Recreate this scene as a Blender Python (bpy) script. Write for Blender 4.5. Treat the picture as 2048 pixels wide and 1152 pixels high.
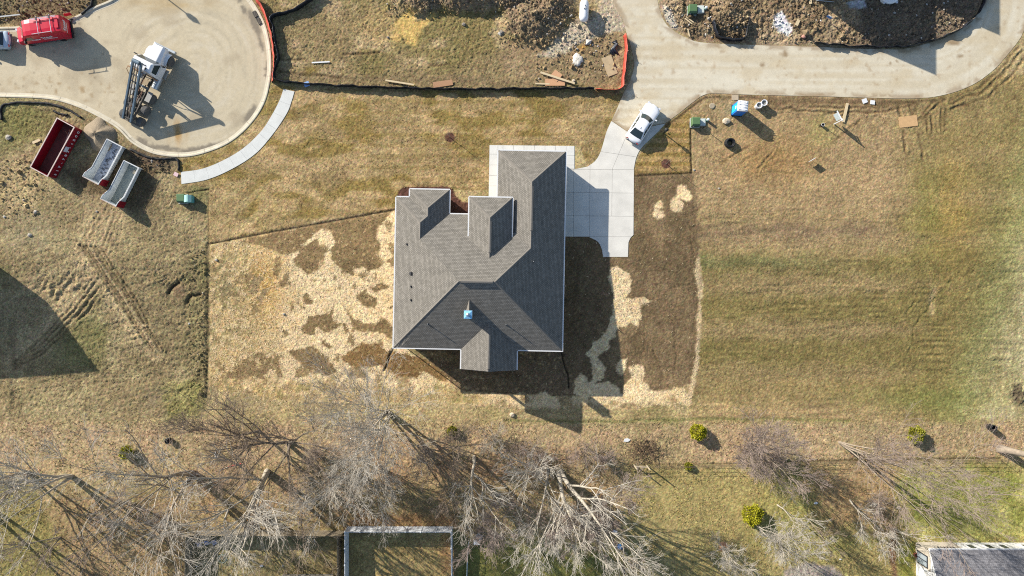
import bpy, bmesh, math, random
import numpy as np
from mathutils import Vector, Matrix
from mathutils.geometry import delaunay_2d_cdt

for o in list(bpy.data.objects):
    bpy.data.objects.remove(o, do_unlink=True)
SC = bpy.context.scene
COL = SC.collection
R = math.radians
random.seed(7)

# ------------------------------------------------------------------ camera, sky, sun, exposure
CAM_H = 76.0                       # drone height in metres, looking straight down
FPX = 2048 / 2 / 0.75              # plan-sheet units per unit of slope
cam_d = bpy.data.cameras.new('camera')
cam_d.sensor_fit = 'HORIZONTAL'
cam_d.angle = 2 * math.atan(0.75)
cam_d.clip_start = 1.0
cam_d.clip_end = 3000.0
cam = bpy.data.objects.new('camera', cam_d)
cam.location = (0, 0, CAM_H)
COL.objects.link(cam)
SC.camera = cam

SUN_EL = R(25.4)
SUN_DIR = Vector((-math.cos(SUN_EL) * math.cos(R(37.5)), math.cos(SUN_EL) * math.sin(R(37.5)), math.sin(SUN_EL)))
world = bpy.data.worlds.new('World')
SC.world = world
world.use_nodes = True
wn = world.node_tree.nodes
wl = world.node_tree.links
wn.clear()
sky = wn.new('ShaderNodeTexSky')
sky.sky_type = 'NISHITA'
sky.sun_disc = False
sky.sun_elevation = SUN_EL
sky.sun_rotation = math.atan2(SUN_DIR.x, SUN_DIR.y)
sky.altitude = 200
sky.air_density = 1.0
sky.dust_density = 0.8
bg = wn.new('ShaderNodeBackground')
bg.inputs['Strength'].default_value = 0.108
wo = wn.new('ShaderNodeOutputWorld')
wl.new(sky.outputs[0], bg.inputs[0])
wl.new(bg.outputs[0], wo.inputs[0])

sun_d = bpy.data.lights.new('sun', 'SUN')
sun_d.energy = 4.9
sun_d.angle = R(0.5)
sun_d.color = (1.0, 0.945, 0.86)
sun = bpy.data.objects.new('sun', sun_d)
sun.rotation_euler = SUN_DIR.to_track_quat('Z', 'Y').to_euler()
sun.location = SUN_DIR * 200
COL.objects.link(sun)

SC.view_settings.view_transform = 'Standard'
SC.view_settings.look = 'None'
SC.view_settings.gamma = 1.0
SC.view_settings.exposure = 0.80
SC.view_settings.use_curve_mapping = False
SC.render.engine = 'CYCLES'
SC.cycles.use_denoising = False
SC.cycles.max_bounces = 5
SC.cycles.diffuse_bounces = 3
SC.cycles.glossy_bounces = 2
SC.cycles.caustics_reflective = False
SC.cycles.caustics_refractive = False
SC.cycles.filter_width = 1.1

# ------------------------------------------------------------------ helpers
def s2l(c):
    return tuple(((v / 255.0) / 12.92 if v / 255.0 <= 0.04045 else ((v / 255.0 + 0.055) / 1.055) ** 2.4) for v in c)

GAIN = 1.36                        # sunlit level of a flat white sheet at this exposure
def alb(c):
    return tuple(min(0.9, v / GAIN) for v in s2l(c))

_m = {}
def mat(name, col, rough=0.7, metal=0.0, var=0.12, scale=6.0, bump=0.0, bscale=30.0, detail=4.0, spec=0.4, raw=False, alpha=None):
    """procedural material: base colour varied by noise, optional fine relief"""
    if name in _m:
        return _m[name]
    m = bpy.data.materials.new(name)
    m.use_nodes = True
    nt = m.node_tree
    N, L = nt.nodes, nt.links
    b = N['Principled BSDF']
    c = col if raw else alb(col)
    b.inputs['Roughness'].default_value = rough
    b.inputs['Metallic'].default_value = metal
    b.inputs['Specular IOR Level'].default_value = spec
    tc = N.new('ShaderNodeTexCoord')
    nz = N.new('ShaderNodeTexNoise')
    nz.inputs['Scale'].default_value = scale
    nz.inputs['Detail'].default_value = detail
    L.new(tc.outputs['Object'], nz.inputs['Vector'])
    rp = N.new('ShaderNodeMapRange')
    rp.inputs[1].default_value = 0.25
    rp.inputs[2].default_value = 0.75
    rp.inputs[3].default_value = 1.0 - var
    rp.inputs[4].default_value = 1.0 + var
    L.new(nz.outputs[0], rp.inputs[0])
    mx = N.new('ShaderNodeVectorMath')
    mx.operation = 'SCALE'
    mx.inputs[0].default_value = c[:3]
    L.new(rp.outputs[0], mx.inputs['Scale'])
    L.new(mx.outputs[0], b.inputs['Base Color'])
    if bump:
        n2 = N.new('ShaderNodeTexNoise')
        n2.inputs['Scale'].default_value = bscale
        n2.inputs['Detail'].default_value = 3
        L.new(tc.outputs['Object'], n2.inputs['Vector'])
        bp = N.new('ShaderNodeBump')
        bp.inputs['Strength'].default_value = 1.0
        bp.inputs['Distance'].default_value = bump
        L.new(n2.outputs[0], bp.inputs['Height'])
        L.new(bp.outputs[0], b.inputs['Normal'])
    _m[name] = m
    return m

def attr_mat(name, rough=0.95, gscale=9.0, gvar=0.22, bump=0.02, bscale=14.0, spec=0.2):
    """colour from the 'Albedo' attribute (what lies where), grain and fine relief from noise"""
    m = bpy.data.materials.new(name)
    m.use_nodes = True
    nt = m.node_tree
    N, L = nt.nodes, nt.links
    b = N['Principled BSDF']
    b.inputs['Roughness'].default_value = rough
    b.inputs['Specular IOR Level'].default_value = spec
    at = N.new('ShaderNodeAttribute')
    at.attribute_name = 'Albedo'
    tc = N.new('ShaderNodeTexCoord')
    nz = N.new('ShaderNodeTexNoise')
    nz.inputs['Scale'].default_value = gscale
    nz.inputs['Detail'].default_value = 5
    nz.inputs['Roughness'].default_value = 0.7
    L.new(tc.outputs['Object'], nz.inputs['Vector'])
    rp = N.new('ShaderNodeMapRange')
    rp.inputs[1].default_value = 0.3
    rp.inputs[2].default_value = 0.7
    rp.inputs[3].default_value = 1 - gvar
    rp.inputs[4].default_value = 1 + gvar
    rp.clamp = False
    L.new(nz.outputs[0], rp.inputs[0])
    mx = N.new('ShaderNodeVectorMath')
    mx.operation = 'SCALE'
    L.new(at.outputs['Color'], mx.inputs[0])
    L.new(rp.outputs[0], mx.inputs['Scale'])
    L.new(mx.outputs[0], b.inputs['Base Color'])
    n2 = N.new('ShaderNodeTexNoise')
    n2.inputs['Scale'].default_value = bscale
    n2.inputs['Detail'].default_value = 4
    L.new(tc.outputs['Object'], n2.inputs['Vector'])
    bp = N.new('ShaderNodeBump')
    bp.inputs['Distance'].default_value = bump
    L.new(n2.outputs[0], bp.inputs['Height'])
    L.new(bp.outputs[0], b.inputs['Normal'])
    return m

def tag(o, label=None, cat=None, group=None, kind=None):
    if label: o['label'] = label
    if cat: o['category'] = cat
    if group: o['group'] = group
    if kind: o['kind'] = kind
    return o

def thing(name, label, cat, loc=(0, 0, 0), rz=0.0, group=None):
    o = bpy.data.objects.new(name, None)
    o.empty_display_size = 0.2
    COL.objects.link(o)
    o.location = loc
    o.rotation_euler = (0, 0, rz)
    return tag(o, label, cat, group)

def copy_tree(o, parent=None):
    c = o.copy()
    COL.objects.link(c)
    c.parent = parent
    for ch in list(o.children):
        copy_tree(ch, c)
    return c

class MB:
    """collects simple shapes into one mesh"""
    def __init__(s):
        s.v, s.f = [], []
    def add(s, v, f):
        n = len(s.v)
        s.v += [tuple(p) for p in v]
        s.f += [tuple(i + n for i in q) for q in f]
        return s
    def box(s, c, d, rz=0.0, ry=0.0, rx=0.0, taper=1.0):
        x, y, z = d[0] / 2, d[1] / 2, d[2] / 2
        M = Matrix.Translation(c) @ Matrix.Rotation(rz, 4, 'Z') @ Matrix.Rotation(ry, 4, 'Y') @ Matrix.Rotation(rx, 4, 'X')
        t = taper
        p = [(-x, -y, -z), (x, -y, -z), (x, y, -z), (-x, y, -z), (-x * t, -y * t, z), (x * t, -y * t, z), (x * t, y * t, z), (-x * t, y * t, z)]
        return s.add([M @ Vector(q) for q in p], [(3, 2, 1, 0), (4, 5, 6, 7), (0, 1, 5, 4), (1, 2, 6, 5), (2, 3, 7, 6), (3, 0, 4, 7)])
    def tube(s, pts, rad, n=6, cap=True):
        pts = [Vector(p) for p in pts]
        if not hasattr(rad, '__len__'):
            rad = [rad] * len(pts)
        vs, fs = [], []
        up = Vector((0.13, 0.21, 0.97))
        for i, p in enumerate(pts):
            d = (pts[min(i + 1, len(pts) - 1)] - pts[max(i - 1, 0)]).normalized()
            if abs(d.dot(up)) > 0.95:
                up = Vector((0.9, 0.3, 0.1)).normalized()
            a = d.cross(up).normalized()
            b = d.cross(a)
            for k in range(n):
                t = 2 * math.pi * k / n
                vs.append(p + (a * math.cos(t) + b * math.sin(t)) * rad[i])
        for i in range(len(pts) - 1):
            for k in range(n):
                k2 = (k + 1) % n
                fs.append((i * n + k, i * n + k2, (i + 1) * n + k2, (i + 1) * n + k))
        if cap:
            fs.append(tuple(range(n - 1, -1, -1)))
            fs.append(tuple((len(pts) - 1) * n + k for k in range(n)))
        return s.add(vs, fs)
    def loft(s, rings, cap=True, closed=True):
        n = len(rings[0])
        vs = [p for r in rings for p in r]
        fs = []
        for i in range(len(rings) - 1):
            for k in range(n if closed else n - 1):
                k2 = (k + 1) % n
                fs.append((i * n + k, i * n + k2, (i + 1) * n + k2, (i + 1) * n + k))
        if cap:
            fs.append(tuple(range(n - 1, -1, -1)))
            fs.append(tuple((len(rings) - 1) * n + k for k in range(n)))
        return s.add(vs, fs)
    def lathe(s, prof, n=16, c=(0, 0, 0), axis='Z', cap=True):
        rings = []
        for r, h in prof:
            ring = []
            for k in range(n):
                t = 2 * math.pi * k / n
                x, y = r * math.cos(t), r * math.sin(t)
                q = {'Z': (x, y, h), 'X': (h, x, y), 'Y': (y, h, x)}[axis]
                ring.append((q[0] + c[0], q[1] + c[1], q[2] + c[2]))
            rings.append(ring)
        return s.loft(rings, cap)
    def prism(s, poly, z0, z1):
        n = len(poly)
        vs = [(p[0], p[1], z0) for p in poly] + [(p[0], p[1], z1) for p in poly]
        fs = [tuple(range(n - 1, -1, -1)), tuple(range(n, 2 * n))]
        fs += [(i, (i + 1) % n, n + (i + 1) % n, n + i) for i in range(n)]
        return s.add(vs, fs)
    def build(s, name, m, parent=None, smooth=False, bevel=0.0, loc=None, fix=True):
        me = bpy.data.meshes.new(name)
        me.from_pydata(s.v, [], s.f)
        if fix:
            bm = bmesh.new(); bm.from_mesh(me)
            bmesh.ops.recalc_face_normals(bm, faces=bm.faces)
            bm.to_mesh(me); bm.free()
        if m: me.materials.append(m)
        if smooth:
            me.polygons.foreach_set('use_smooth', [True] * len(me.polygons))
        o = bpy.data.objects.new(name, me)
        COL.objects.link(o)
        if parent: o.parent = parent
        if loc: o.location = loc
        if bevel:
            bv = o.modifiers.new('bevel', 'BEVEL')
            bv.width = bevel; bv.segments = 2; bv.limit_method = 'ANGLE'
        return o

def text_mesh(name, txt, size, m, parent, loc, rot, bold=0.0, sx=1.0):
    cu = bpy.data.curves.new(name, 'FONT')
    cu.body = txt; cu.size = size; cu.align_x = 'CENTER'; cu.align_y = 'CENTER'
    cu.extrude = 0.004; cu.offset = bold
    t = bpy.data.objects.new(name, cu)
    COL.objects.link(t)
    bpy.context.view_layer.update()
    me = bpy.data.meshes.new_from_object(t.evaluated_get(bpy.context.evaluated_depsgraph_get()))
    bpy.data.objects.remove(t, do_unlink=True)
    me.materials.clear(); me.materials.append(m)
    o = bpy.data.objects.new(name, me)
    COL.objects.link(o)
    o.parent = parent; o.location = loc; o.rotation_euler = rot; o.scale = (sx, 1, 1)
    return o

# ground level: flat to the street, falling 1.3 m behind the house
Y_TOP, Y_LOW, DROP = 3.0, -10.2, 1.3
def base_z(y):
    t = min(1.0, max(0.0, (Y_TOP - y) / (Y_TOP - Y_LOW)))
    return -DROP * t
def base_np(y):
    return -DROP * np.clip((Y_TOP - y) / (Y_TOP - Y_LOW), 0, 1)
def G(px, py, dz=0.0):
    """survey-sheet position -> point on the ground"""
    z = 0.0
    for _ in range(4):
        k = (CAM_H - z) / FPX
        x, y = (px - 1024) * k, (576 - py) * k
        z = base_z(y)
    return Vector((x, y, z + dz))
def GZ(px, py, z):
    k = (CAM_H - z) / FPX
    return Vector(((px - 1024) * k, (576 - py) * k, z))
def smooth_path(pts, per=6, closed=False):
    P = [Vector(p) for p in pts]
    out = []
    n = len(P)
    for i in range(n - 1):
        p0 = P[max(i - 1, 0)]; p1 = P[i]; p2 = P[i + 1]; p3 = P[min(i + 2, n - 1)]
        for j in range(per):
            t = j / per
            out.append(0.5 * ((2 * p1) + (p2 - p0) * t + (2 * p0 - 5 * p1 + 4 * p2 - p3) * t * t + (3 * p1 - p0 - 3 * p2 + p3) * t ** 3))
    out.append(P[-1])
    return out

# ---- numpy noise
_rng = np.random.default_rng(11)
_lat = _rng.random((8, 256, 256)).astype(np.float32)
def vn(x, y, seed=0):
    T = _lat[seed % 8]
    x = x + seed * 17.31; y = y + seed * 9.77
    xi = np.floor(x).astype(np.int64); yi = np.floor(y).astype(np.int64)
    fx = (x - xi).astype(np.float32); fy = (y - yi).astype(np.float32)
    fx = fx * fx * (3 - 2 * fx); fy = fy * fy * (3 - 2 * fy)
    a, b, c, d = xi & 255, (xi + 1) & 255, yi & 255, (yi + 1) & 255
    return (T[c, a] * (1 - fx) + T[c, b] * fx) * (1 - fy) + (T[d, a] * (1 - fx) + T[d, b] * fx) * fy
def fbm(x, y, seed=0, octv=4, gain=0.5):
    s = 0; a = 1.0; t = 0
    for o in range(octv):
        s = s + a * vn(x * 2 ** o, y * 2 ** o, seed + o)
        t += a; a *= gain
    return s / t
def poly_sd(px, py, poly):
    """signed distance to polygon, negative inside"""
    d = np.full(px.shape, 1e9); inside = np.zeros(px.shape, bool)
    n = len(poly)
    for i in range(n):
        x1, y1 = poly[i]; x2, y2 = poly[(i + 1) % n]
        dx, dy = x2 - x1, y2 - y1
        L2 = dx * dx + dy * dy + 1e-12
        t = np.clip(((px - x1) * dx + (py - y1) * dy) / L2, 0, 1)
        d = np.minimum(d, (px - x1 - t * dx) ** 2 + (py - y1 - t * dy) ** 2)
        if y1 != y2:
            c = ((y1 > py) != (y2 > py)) & (px < (x2 - x1) * (py - y1) / (y2 - y1) + x1)
            inside ^= c
    d = np.sqrt(d)
    return np.where(inside, -d, d)
def line_d(px, py, pts):
    d = np.full(px.shape, 1e9)
    for (x1, y1), (x2, y2) in zip(pts[:-1], pts[1:]):
        dx, dy = x2 - x1, y2 - y1
        L2 = dx * dx + dy * dy + 1e-12
        t = np.clip(((px - x1) * dx + (py - y1) * dy) / L2, 0, 1)
        d = np.minimum(d, (px - x1 - t * dx) ** 2 + (py - y1 - t * dy) ** 2)
    return np.sqrt(d)
# ------------------------------------------------------------------ pavement outlines (survey-sheet units)
def sm2(pts, per=5):
    return [(p.x, p.y) for p in smooth_path([(a, b, 0) for a, b in pts], per)]
KERB = sm2([(-420, 192), (-100, 192), (0, 194), (83, 197), (125, 204), (167, 219), (206, 239), (236, 258), (264, 286), (305, 307), (356, 314), (403, 308), (458, 286),
            (500, 250), (528, 208), (540, 164), (543, 125), (539, 83), (528, 42), (504, 0), (470, -35), (420, -60), (360, -68), (300, -60), (255, -30),
            (228, -4), (187, 14), (150, 33), (122, 44), (90, 50), (38, 53), (0, 54), (-100, 55), (-420, 55)])
ROAD = (sm2([(1300, -160), (1304, -80), (1312, -20), (1318, 15), (1330, 45), (1348, 62), (1372, 75), (1397, 84), (1450, 88), (1540, 91), (1640, 94), (1700, 97), (1752, 98), (1807, 98), (1857, 86),
             (1891, 75), (1934, 51), (1957, 25), (1970, -10), (1978, -60), (1980, -160)]) +
        sm2([(2110, -160), (2095, -60), (2072, 0), (2048, 60), (2038, 80), (2016, 108), (1988, 139), (1946, 169), (1891, 189), (1821, 197), (1655, 193), (1488, 189), (1440, 187),
             (1410, 189), (1385, 205), (1360, 225), (1331, 246)]) +
        sm2([(1254, 262), (1223, 241)], 1) +
        sm2([(1235, 215), (1247, 187), (1259, 163), (1267, 140), (1268, 122), (1262, 95), (1252, 62), (1246, 40), (1230, 10), (1215, -30), (1205, -90), (1200, -160)]))
DRIVE = ([(1223, 242), (1254, 263), (1331, 247)] + sm2([(1318, 262), (1300, 279), (1283, 296), (1273, 314), (1268, 337)]) +
         sm2([(1267, 470), (1261, 476), (1257, 485)], 4) + [(1256, 514), (1206, 514)] + sm2([(1204, 500), (1196, 484), (1177, 474)], 4) +
         [(1100, 473), (1100, 337), (1150, 338)] + sm2([(1175, 333), (1190, 322), (1199, 308), (1206, 288), (1213, 263), (1222, 243)], 4))
WALK = sm2([(362, 344), (403, 338), (444, 322), (486, 297), (522, 263), (544, 230), (560, 199), (567, 178)], 5)
WALK_L = sm2([(363, 368), (411, 360), (458, 341), (508, 310), (543, 272), (573, 228), (583, 203), (589, 183)], 5)
WALKP = WALK + WALK_L[::-1]
GWALK = [(979, 290), (1149, 292), (1149, 338), (1100, 336), (1100, 320), (1000, 315), (1000, 400), (977, 400)]
def W2(p):
    k = CAM_H / FPX
    return ((p[0] - 1024) * k, (576 - p[1]) * k)
KERB_W = [W2(p) for p in KERB]; ROAD_W = [W2(p) for p in ROAD]; DRIVE_W = [W2(p) for p in DRIVE]
WALK_W = [W2(p) for p in WALKP]; GWALK_W = [W2(p) for p in GWALK]
PAVED = [KERB_W, ROAD_W, DRIVE_W, WALK_W, GWALK_W]

# ------------------------------------------------------------------ ground
def axis(lo, hi, step, far):
    a = np.arange(lo, hi + 1e-6, step)
    g = [step * 1.35]
    while sum(g) < far: g.append(g[-1] * 1.35)
    g = np.cumsum(g)
    return np.concatenate([(lo - g)[::-1], a, hi + g])
gx = axis(-60.5, 60.5, 0.116, 500); gy = axis(-34.5, 34.5, 0.116, 500)
NX, NY = len(gx), len(gy)
X, Y = np.meshgrid(gx, gy)
X = X.ravel(); Y = Y.ravel()
ZB = base_np(Y)
KK = FPX / (CAM_H - ZB)
PX = 1024 + X * KK; PY = 576 - Y * KK
LARGE = fbm(X / 9, Y / 9, 1, 3)
MED = fbm(X / 2.2, Y / 2.2, 2, 4)
FINE = fbm(X / 0.55, Y / 0.55, 3, 3, 0.6)
GR = vn(X / 0.16, Y / 0.16, 5)
WX = (fbm(X / 1.1, Y / 1.1, 4, 3) - 0.5); WY = (fbm(X / 1.1, Y / 1.1, 6, 3) - 0.5)
N = X.size
C = np.empty((N, 3)); C[:] = s2l((168, 149, 108))
RAG = fbm(X / 0.45, Y / 0.45, 7, 3, 0.65)
ROUGH = np.full(N, 0.030)          # relief amplitude (m)
LUMP = np.full(N, 0.40)            # relief wavelength selector 0..1 fine..coarse

def sel(poly, pad=30):
    xs = [p[0] for p in poly]; ys = [p[1] for p in poly]
    return np.nonzero((PX > min(xs) - pad) & (PX < max(xs) + pad) & (PY > min(ys) - pad) & (PY < max(ys) + pad))[0]
def mask(poly, soft=3.0, warp=8.0, grow=0.0):
    i = sel(poly, 30 + soft + warp)
    d = poly_sd(PX[i] + warp * 2 * WX[i], PY[i] + warp * 2 * WY[i], poly) - grow
    if warp > 2: d = d + (RAG[i] - 0.5) * min(warp, 9) * 1.5
    return i, np.clip(0.5 - d / (2 * soft), 0, 1)
def paint(poly, col, soft=3.0, warp=8.0, op=1.0, rough=None, lump=None, grow=0.0):
    i, m = mask(poly, soft, warp, grow)
    m = m * op
    C[i] = C[i] * (1 - m[:, None]) + np.array(s2l(col)) * m[:, None]
    if rough is not None: ROUGH[i] = ROUGH[i] * (1 - m) + rough * m
    if lump is not None: LUMP[i] = LUMP[i] * (1 - m) + lump * m
    return i, m
def ell(cx, cy, rx, ry, n=14, rot=0.0):
    c, s = math.cos(rot), math.sin(rot)
    return [(cx + rx * math.cos(t) * c - ry * math.sin(t) * s, cy + rx * math.cos(t) * s + ry * math.sin(t) * c) for t in [2 * math.pi * k / n for k in range(n)]]
def tint(col, w):
    """mix the whole sheet towards col by weight array w"""
    global C
    w = np.clip(w, 0, 1)[:, None]
    C = C * (1 - w) + np.array(s2l(col)) * w
def tinti(i, col, w):
    w = np.clip(w, 0, 1)[:, None]
    C[i] = C[i] * (1 - w) + np.array(s2l(col)) * w
def crop(ox, oy, pts, s=3.6):
    return [(ox + a / s, oy + b / s) for a, b in pts]

# back yards: tan turf, leaf litter under the trees, greener lawns
tint((172, 152, 108), 0.9 * (MED > 0.5) * (MED - 0.5) * 4)
tint((140, 126, 82), np.clip((LARGE - 0.5) * 5, 0, 0.7))
i, m = paint([(-400, 838), (420, 846), (700, 850), (1300, 850), (1560, 842), (1900, 850), (2500, 862), (2500, 915), (1560, 922), (1250, 930), (900, 960), (500, 1000), (300, 960), (-400, 960)], (176, 152, 116), 14, 18, 0.6, 0.045)
tinti(i, (156, 126, 102), m * np.clip((MED[i] - 0.48) * 4, 0, 0.6))
i, m = paint([(380, 960), (800, 900), (1260, 930), (1260, 1060), (700, 1050), (380, 1060)], (156, 132, 96), 25, 20, 0.6, 0.045)
tinti(i, (150, 112, 80), m * np.clip((MED[i] - 0.54) * 5, 0, 0.6))
paint([(-400, 980), (380, 985), (380, 1300), (-400, 1300)], (150, 124, 90), 20, 20, 0.7, 0.045)
paint([(-60, 930), (90, 990), (130, 1100), (40, 1300), (-300, 1300)], (128, 124, 66), 20, 25, 0.6)
paint([(690, 1035), (905, 1030), (930, 1054), (690, 1056)], (160, 116, 80), 10, 18, 0.55)
paint([(905, 1075), (1245, 1075), (1250, 1300), (905, 1300)], (124, 122, 62), 22, 22, 0.85, 0.03)
paint([(700, 1070), (900, 1070), (905, 1300), (700, 1300)], (164, 142, 92), 8, 10, 0.8)
paint([(885, 1075), (905, 1075), (907, 1300), (893, 1300)], (158, 116, 82), 8, 14, 0.6)
paint([(1250, 935), (1560, 928), (2500, 920), (2500, 1300), (1250, 1300)], (162, 146, 94), 10, 8, 0.8, 0.030)
i, m = paint([(1560, 940), (2500, 925), (2500, 1090), (1830, 1086), (1780, 1060), (1700, 1100), (1600, 1120), (1500, 1060)], (144, 138, 76), 24, 30, 0.6)
i, m = paint([(1790, 950), (2500, 930), (2500, 1085), (1840, 1083)], (134, 136, 66), 14, 26, 0.75)
tinti(i, (186, 176, 112), m * np.clip((MED[i] - 0.5) * 4, 0, 0.8))
paint([(1600, 930), (1790, 920), (1800, 1060), (1660, 1060)], (168, 130, 104), 18, 24, 0.55)
paint([(1780, 1055), (1794, 1055), (1794, 1300), (1782, 1300)], (130, 98, 74), 3, 5, 0.9)
paint([(1796, 1090), (1832, 1088), (1834, 1300), (1796, 1300)], (140, 140, 64), 6, 6, 0.8)
paint(ell(1625, 1150, 60, 24), (158, 146, 134), 3, 5, 0.9, 0.03)
# east lot
lot = [(1384, 180), (2600, 120), (2600, 838), (1700, 842), (1380, 846)]
i, m = paint(lot, (162, 138, 100), 6, 6, 1.0, 0.030, 0.3)
px, py = PX[i] + 40 * WX[i], PY[i] + 30 * WY[i]
g = np.clip((py - 400) / 170, 0, 1) * np.clip((870 - py) / 130, 0.3, 1) * 0.8 + np.clip((px - 1760) / 130, 0, 1) * 0.6
band = 0.5 + 0.5 * np.sin((py - 505) / 88 * 2 * math.pi) * np.exp(-((py - 600) / 260) ** 2)
tinti(i, (124, 112, 64), m * np.clip(g * (0.45 + 0.75 * band) * (0.6 + LARGE[i] * 1.0), 0, 0.8))
tinti(i, (112, 112, 72), m * 0.65 * np.exp(-((py - 524) / 13) ** 2) * np.clip((1720 - px) / 150, 0, 1))
tinti(i, (124, 104, 82), m * 0.6 * np.exp(-((py - 462) / 18) ** 2) * np.clip((1830 - px) / 100, 0, 1))
tinti(i, (150, 118, 72), m * 0.7 * np.exp(-(((px - 1545) / 90) ** 2 + ((py - 320) / 50) ** 2)))
tinti(i, (126, 122, 60), m * 0.5 * np.exp(-(((px - 1850) / 34) ** 2 + ((py - 400) / 90) ** 2)))
tinti(i, (156, 130, 70), m * 0.45 * np.exp(-(((px - 1905) / 36) ** 2 + ((py - 420) / 110) ** 2)))
tinti(i, (190, 178, 132), m * np.clip((px + (PY[i] - 700) * 0.30 - 1935) / 110, 0, 0.8) * (0.35 + 0.9 * fbm(X[i] / 0.9, Y[i] / 3.2, 3, 3)))
tinti(i, (146, 146, 92), m * np.clip((px + (PY[i] - 700) * 0.3 - 1890) / 60, 0, 1) * np.clip(1.0 - (px + (PY[i] - 700) * 0.3 - 1890) / 130, 0, 0.45))
tinti(i, (186, 164, 112), m * 0.45 * np.clip(1 - np.abs(py - 815) / 25, 0, 1) * np.clip((1620 - px) / 200, 0, 1))
tinti(i, (118, 122, 66), m * 0.6 * np.exp(-(((px - 1860) / 120) ** 2 + ((py - 800) / 25) ** 2)))
paint(ell(2036, 785, 16, 26), (98, 84, 66), 4, 10, 0.9, 0.10, 0.8)
paint(ell(1640, 262, 30, 36), (142, 134, 80), 14, 20, 0.5)
# west lot
i, m = paint([(-600, 192), (300, 192), (417, 330), (417, 800), (405, 830), (240, 842), (-600, 842)], (146, 129, 94), 5, 8, 1.0, 0.050, 0.5)
tinti(i, (158, 142, 104), m * np.clip((MED[i] - 0.52) * 6, 0, 0.7))
tinti(i, (118, 116, 70), m * np.clip((LARGE[i] - 0.55) * 5, 0, 0.6))
paint(ell(38, 370, 40, 60), (182, 160, 118), 14, 18, 0.75, 0.06)
paint(ell(60, 250, 60, 40), (116, 110, 62), 14, 14, 0.6, 0.06)
paint(ell(55, 470, 60, 40), (150, 136, 104), 20, 14, 0.7, 0.02)
paint([(40, 560), (110, 520), (190, 500), (200, 560), (150, 640), (60, 720), (0, 720), (0, 600)], (154, 136, 102), 10, 12, 0.85, 0.055, 0.9)
paint([(342, 575), (360, 565), (395, 566), (402, 590), (380, 602), (352, 598)], (130, 108, 82), 4, 6, 0.9, 0.015)
paint([(370, 520), (415, 500), (416, 800), (385, 820), (360, 700)], (130, 118, 82), 12, 10, 0.7, 0.075, 0.85)
paint([(320, 770), (412, 760), (408, 835), (330, 838)], (126, 122, 68), 10, 12, 0.6, 0.07, 0.85)
paint([(125, 335), (270, 300), (330, 320), (300, 420), (180, 420)], (92, 76, 58), 16, 14, 0.7, 0.05, 0.8)
paint([(235, 285), (350, 318), (350, 345), (270, 330)], (98, 84, 68), 8, 8, 0.8, 0.06, 0.9)
# top bank beside the parked van, and the empty lot above the front lawn
paint([(-600, -300), (500, -300), (520, 0), (240, -80), (228, -4), (150, 33), (90, 50), (-600, 55)], (122, 106, 78), 3, 4, 1.0, 0.07, 0.7)
i, m = paint([(500, -300), (1310, -300), (1310, 0), (1260, 60), (1262, 120), (1246, 182), (900, 183), (700, 178), (545, 165), (540, 90), (510, 0)], (146, 127, 90), 3, 3, 1.0, 0.055, 0.5)
tinti(i, (128, 116, 70), m * np.clip((LARGE[i] - 0.48) * 5, 0, 0.6))
tinti(i, (172, 150, 114), m * np.clip((MED[i] - 0.55) * 6, 0, 0.7))
paint(crop(500, 0, [(1120, -30), (1180, 0), (1190, 160), (1250, 150), (1330, 90), (1350, 100), (1250, 200), (1215, 270), (1190, 330), (1130, 310), (1080, 250), (1080, 300), (1030, 300), (1000, 200), (1080, 130), (1130, 90)]), (204, 172, 104), 2.5, 4, 0.95, 0.03)
paint(ell(757, 55, 40, 36), (178, 152, 106), 12, 12, 0.7)
paint([(560, 150), (640, 148), (1120, 158), (1120, 176), (560, 162)], (132, 114, 84), 6, 6, 0.7, 0.03)
paint(crop(500, 0, [(410, 480), (480, 480), (480, 525), (410, 530)]), (130, 112, 62), 3, 5, 0.9, 0.01)
paint([(1000, 90), (1120, 70), (1240, 60), (1250, 170), (1180, 175), (1050, 160), (1000, 130)], (150, 128, 96), 14, 14, 0.85, 0.04)
paint([(1080, 110), (1130, 60), (1200, 20), (1250, 30), (1250, 60), (1200, 70), (1150, 90), (1120, 112)], (184, 170, 146), 5, 9, 0.9, 0.05, 0.8)
paint([(1190, -300), (1330, -300), (1320, 20), (1250, 45), (1200, 40)], (180, 164, 138), 8, 8, 0.9, 0.06, 0.8)
paint(ell(1166, 92, 14, 5), (176, 134, 68), 4, 6, 0.8)
MOUND = [(848, -12, 62, 38, 1.5), (930, -10, 80, 34, 1.9), (1010, -20, 60, 40, 1.6), (1066, 40, 58, 46, 1.5), (1105, 5, 42, 40, 1.1), (1700, -30, 90, 30, 0.6), (1450, 30, 44, 42, 0.9)]
for cx, cy, rx, ry, h in MOUND[:5]:
    paint(ell(cx, cy, rx, ry), (142, 123, 97), 6, 12, 0.95, 0.13, 0.95)
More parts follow.
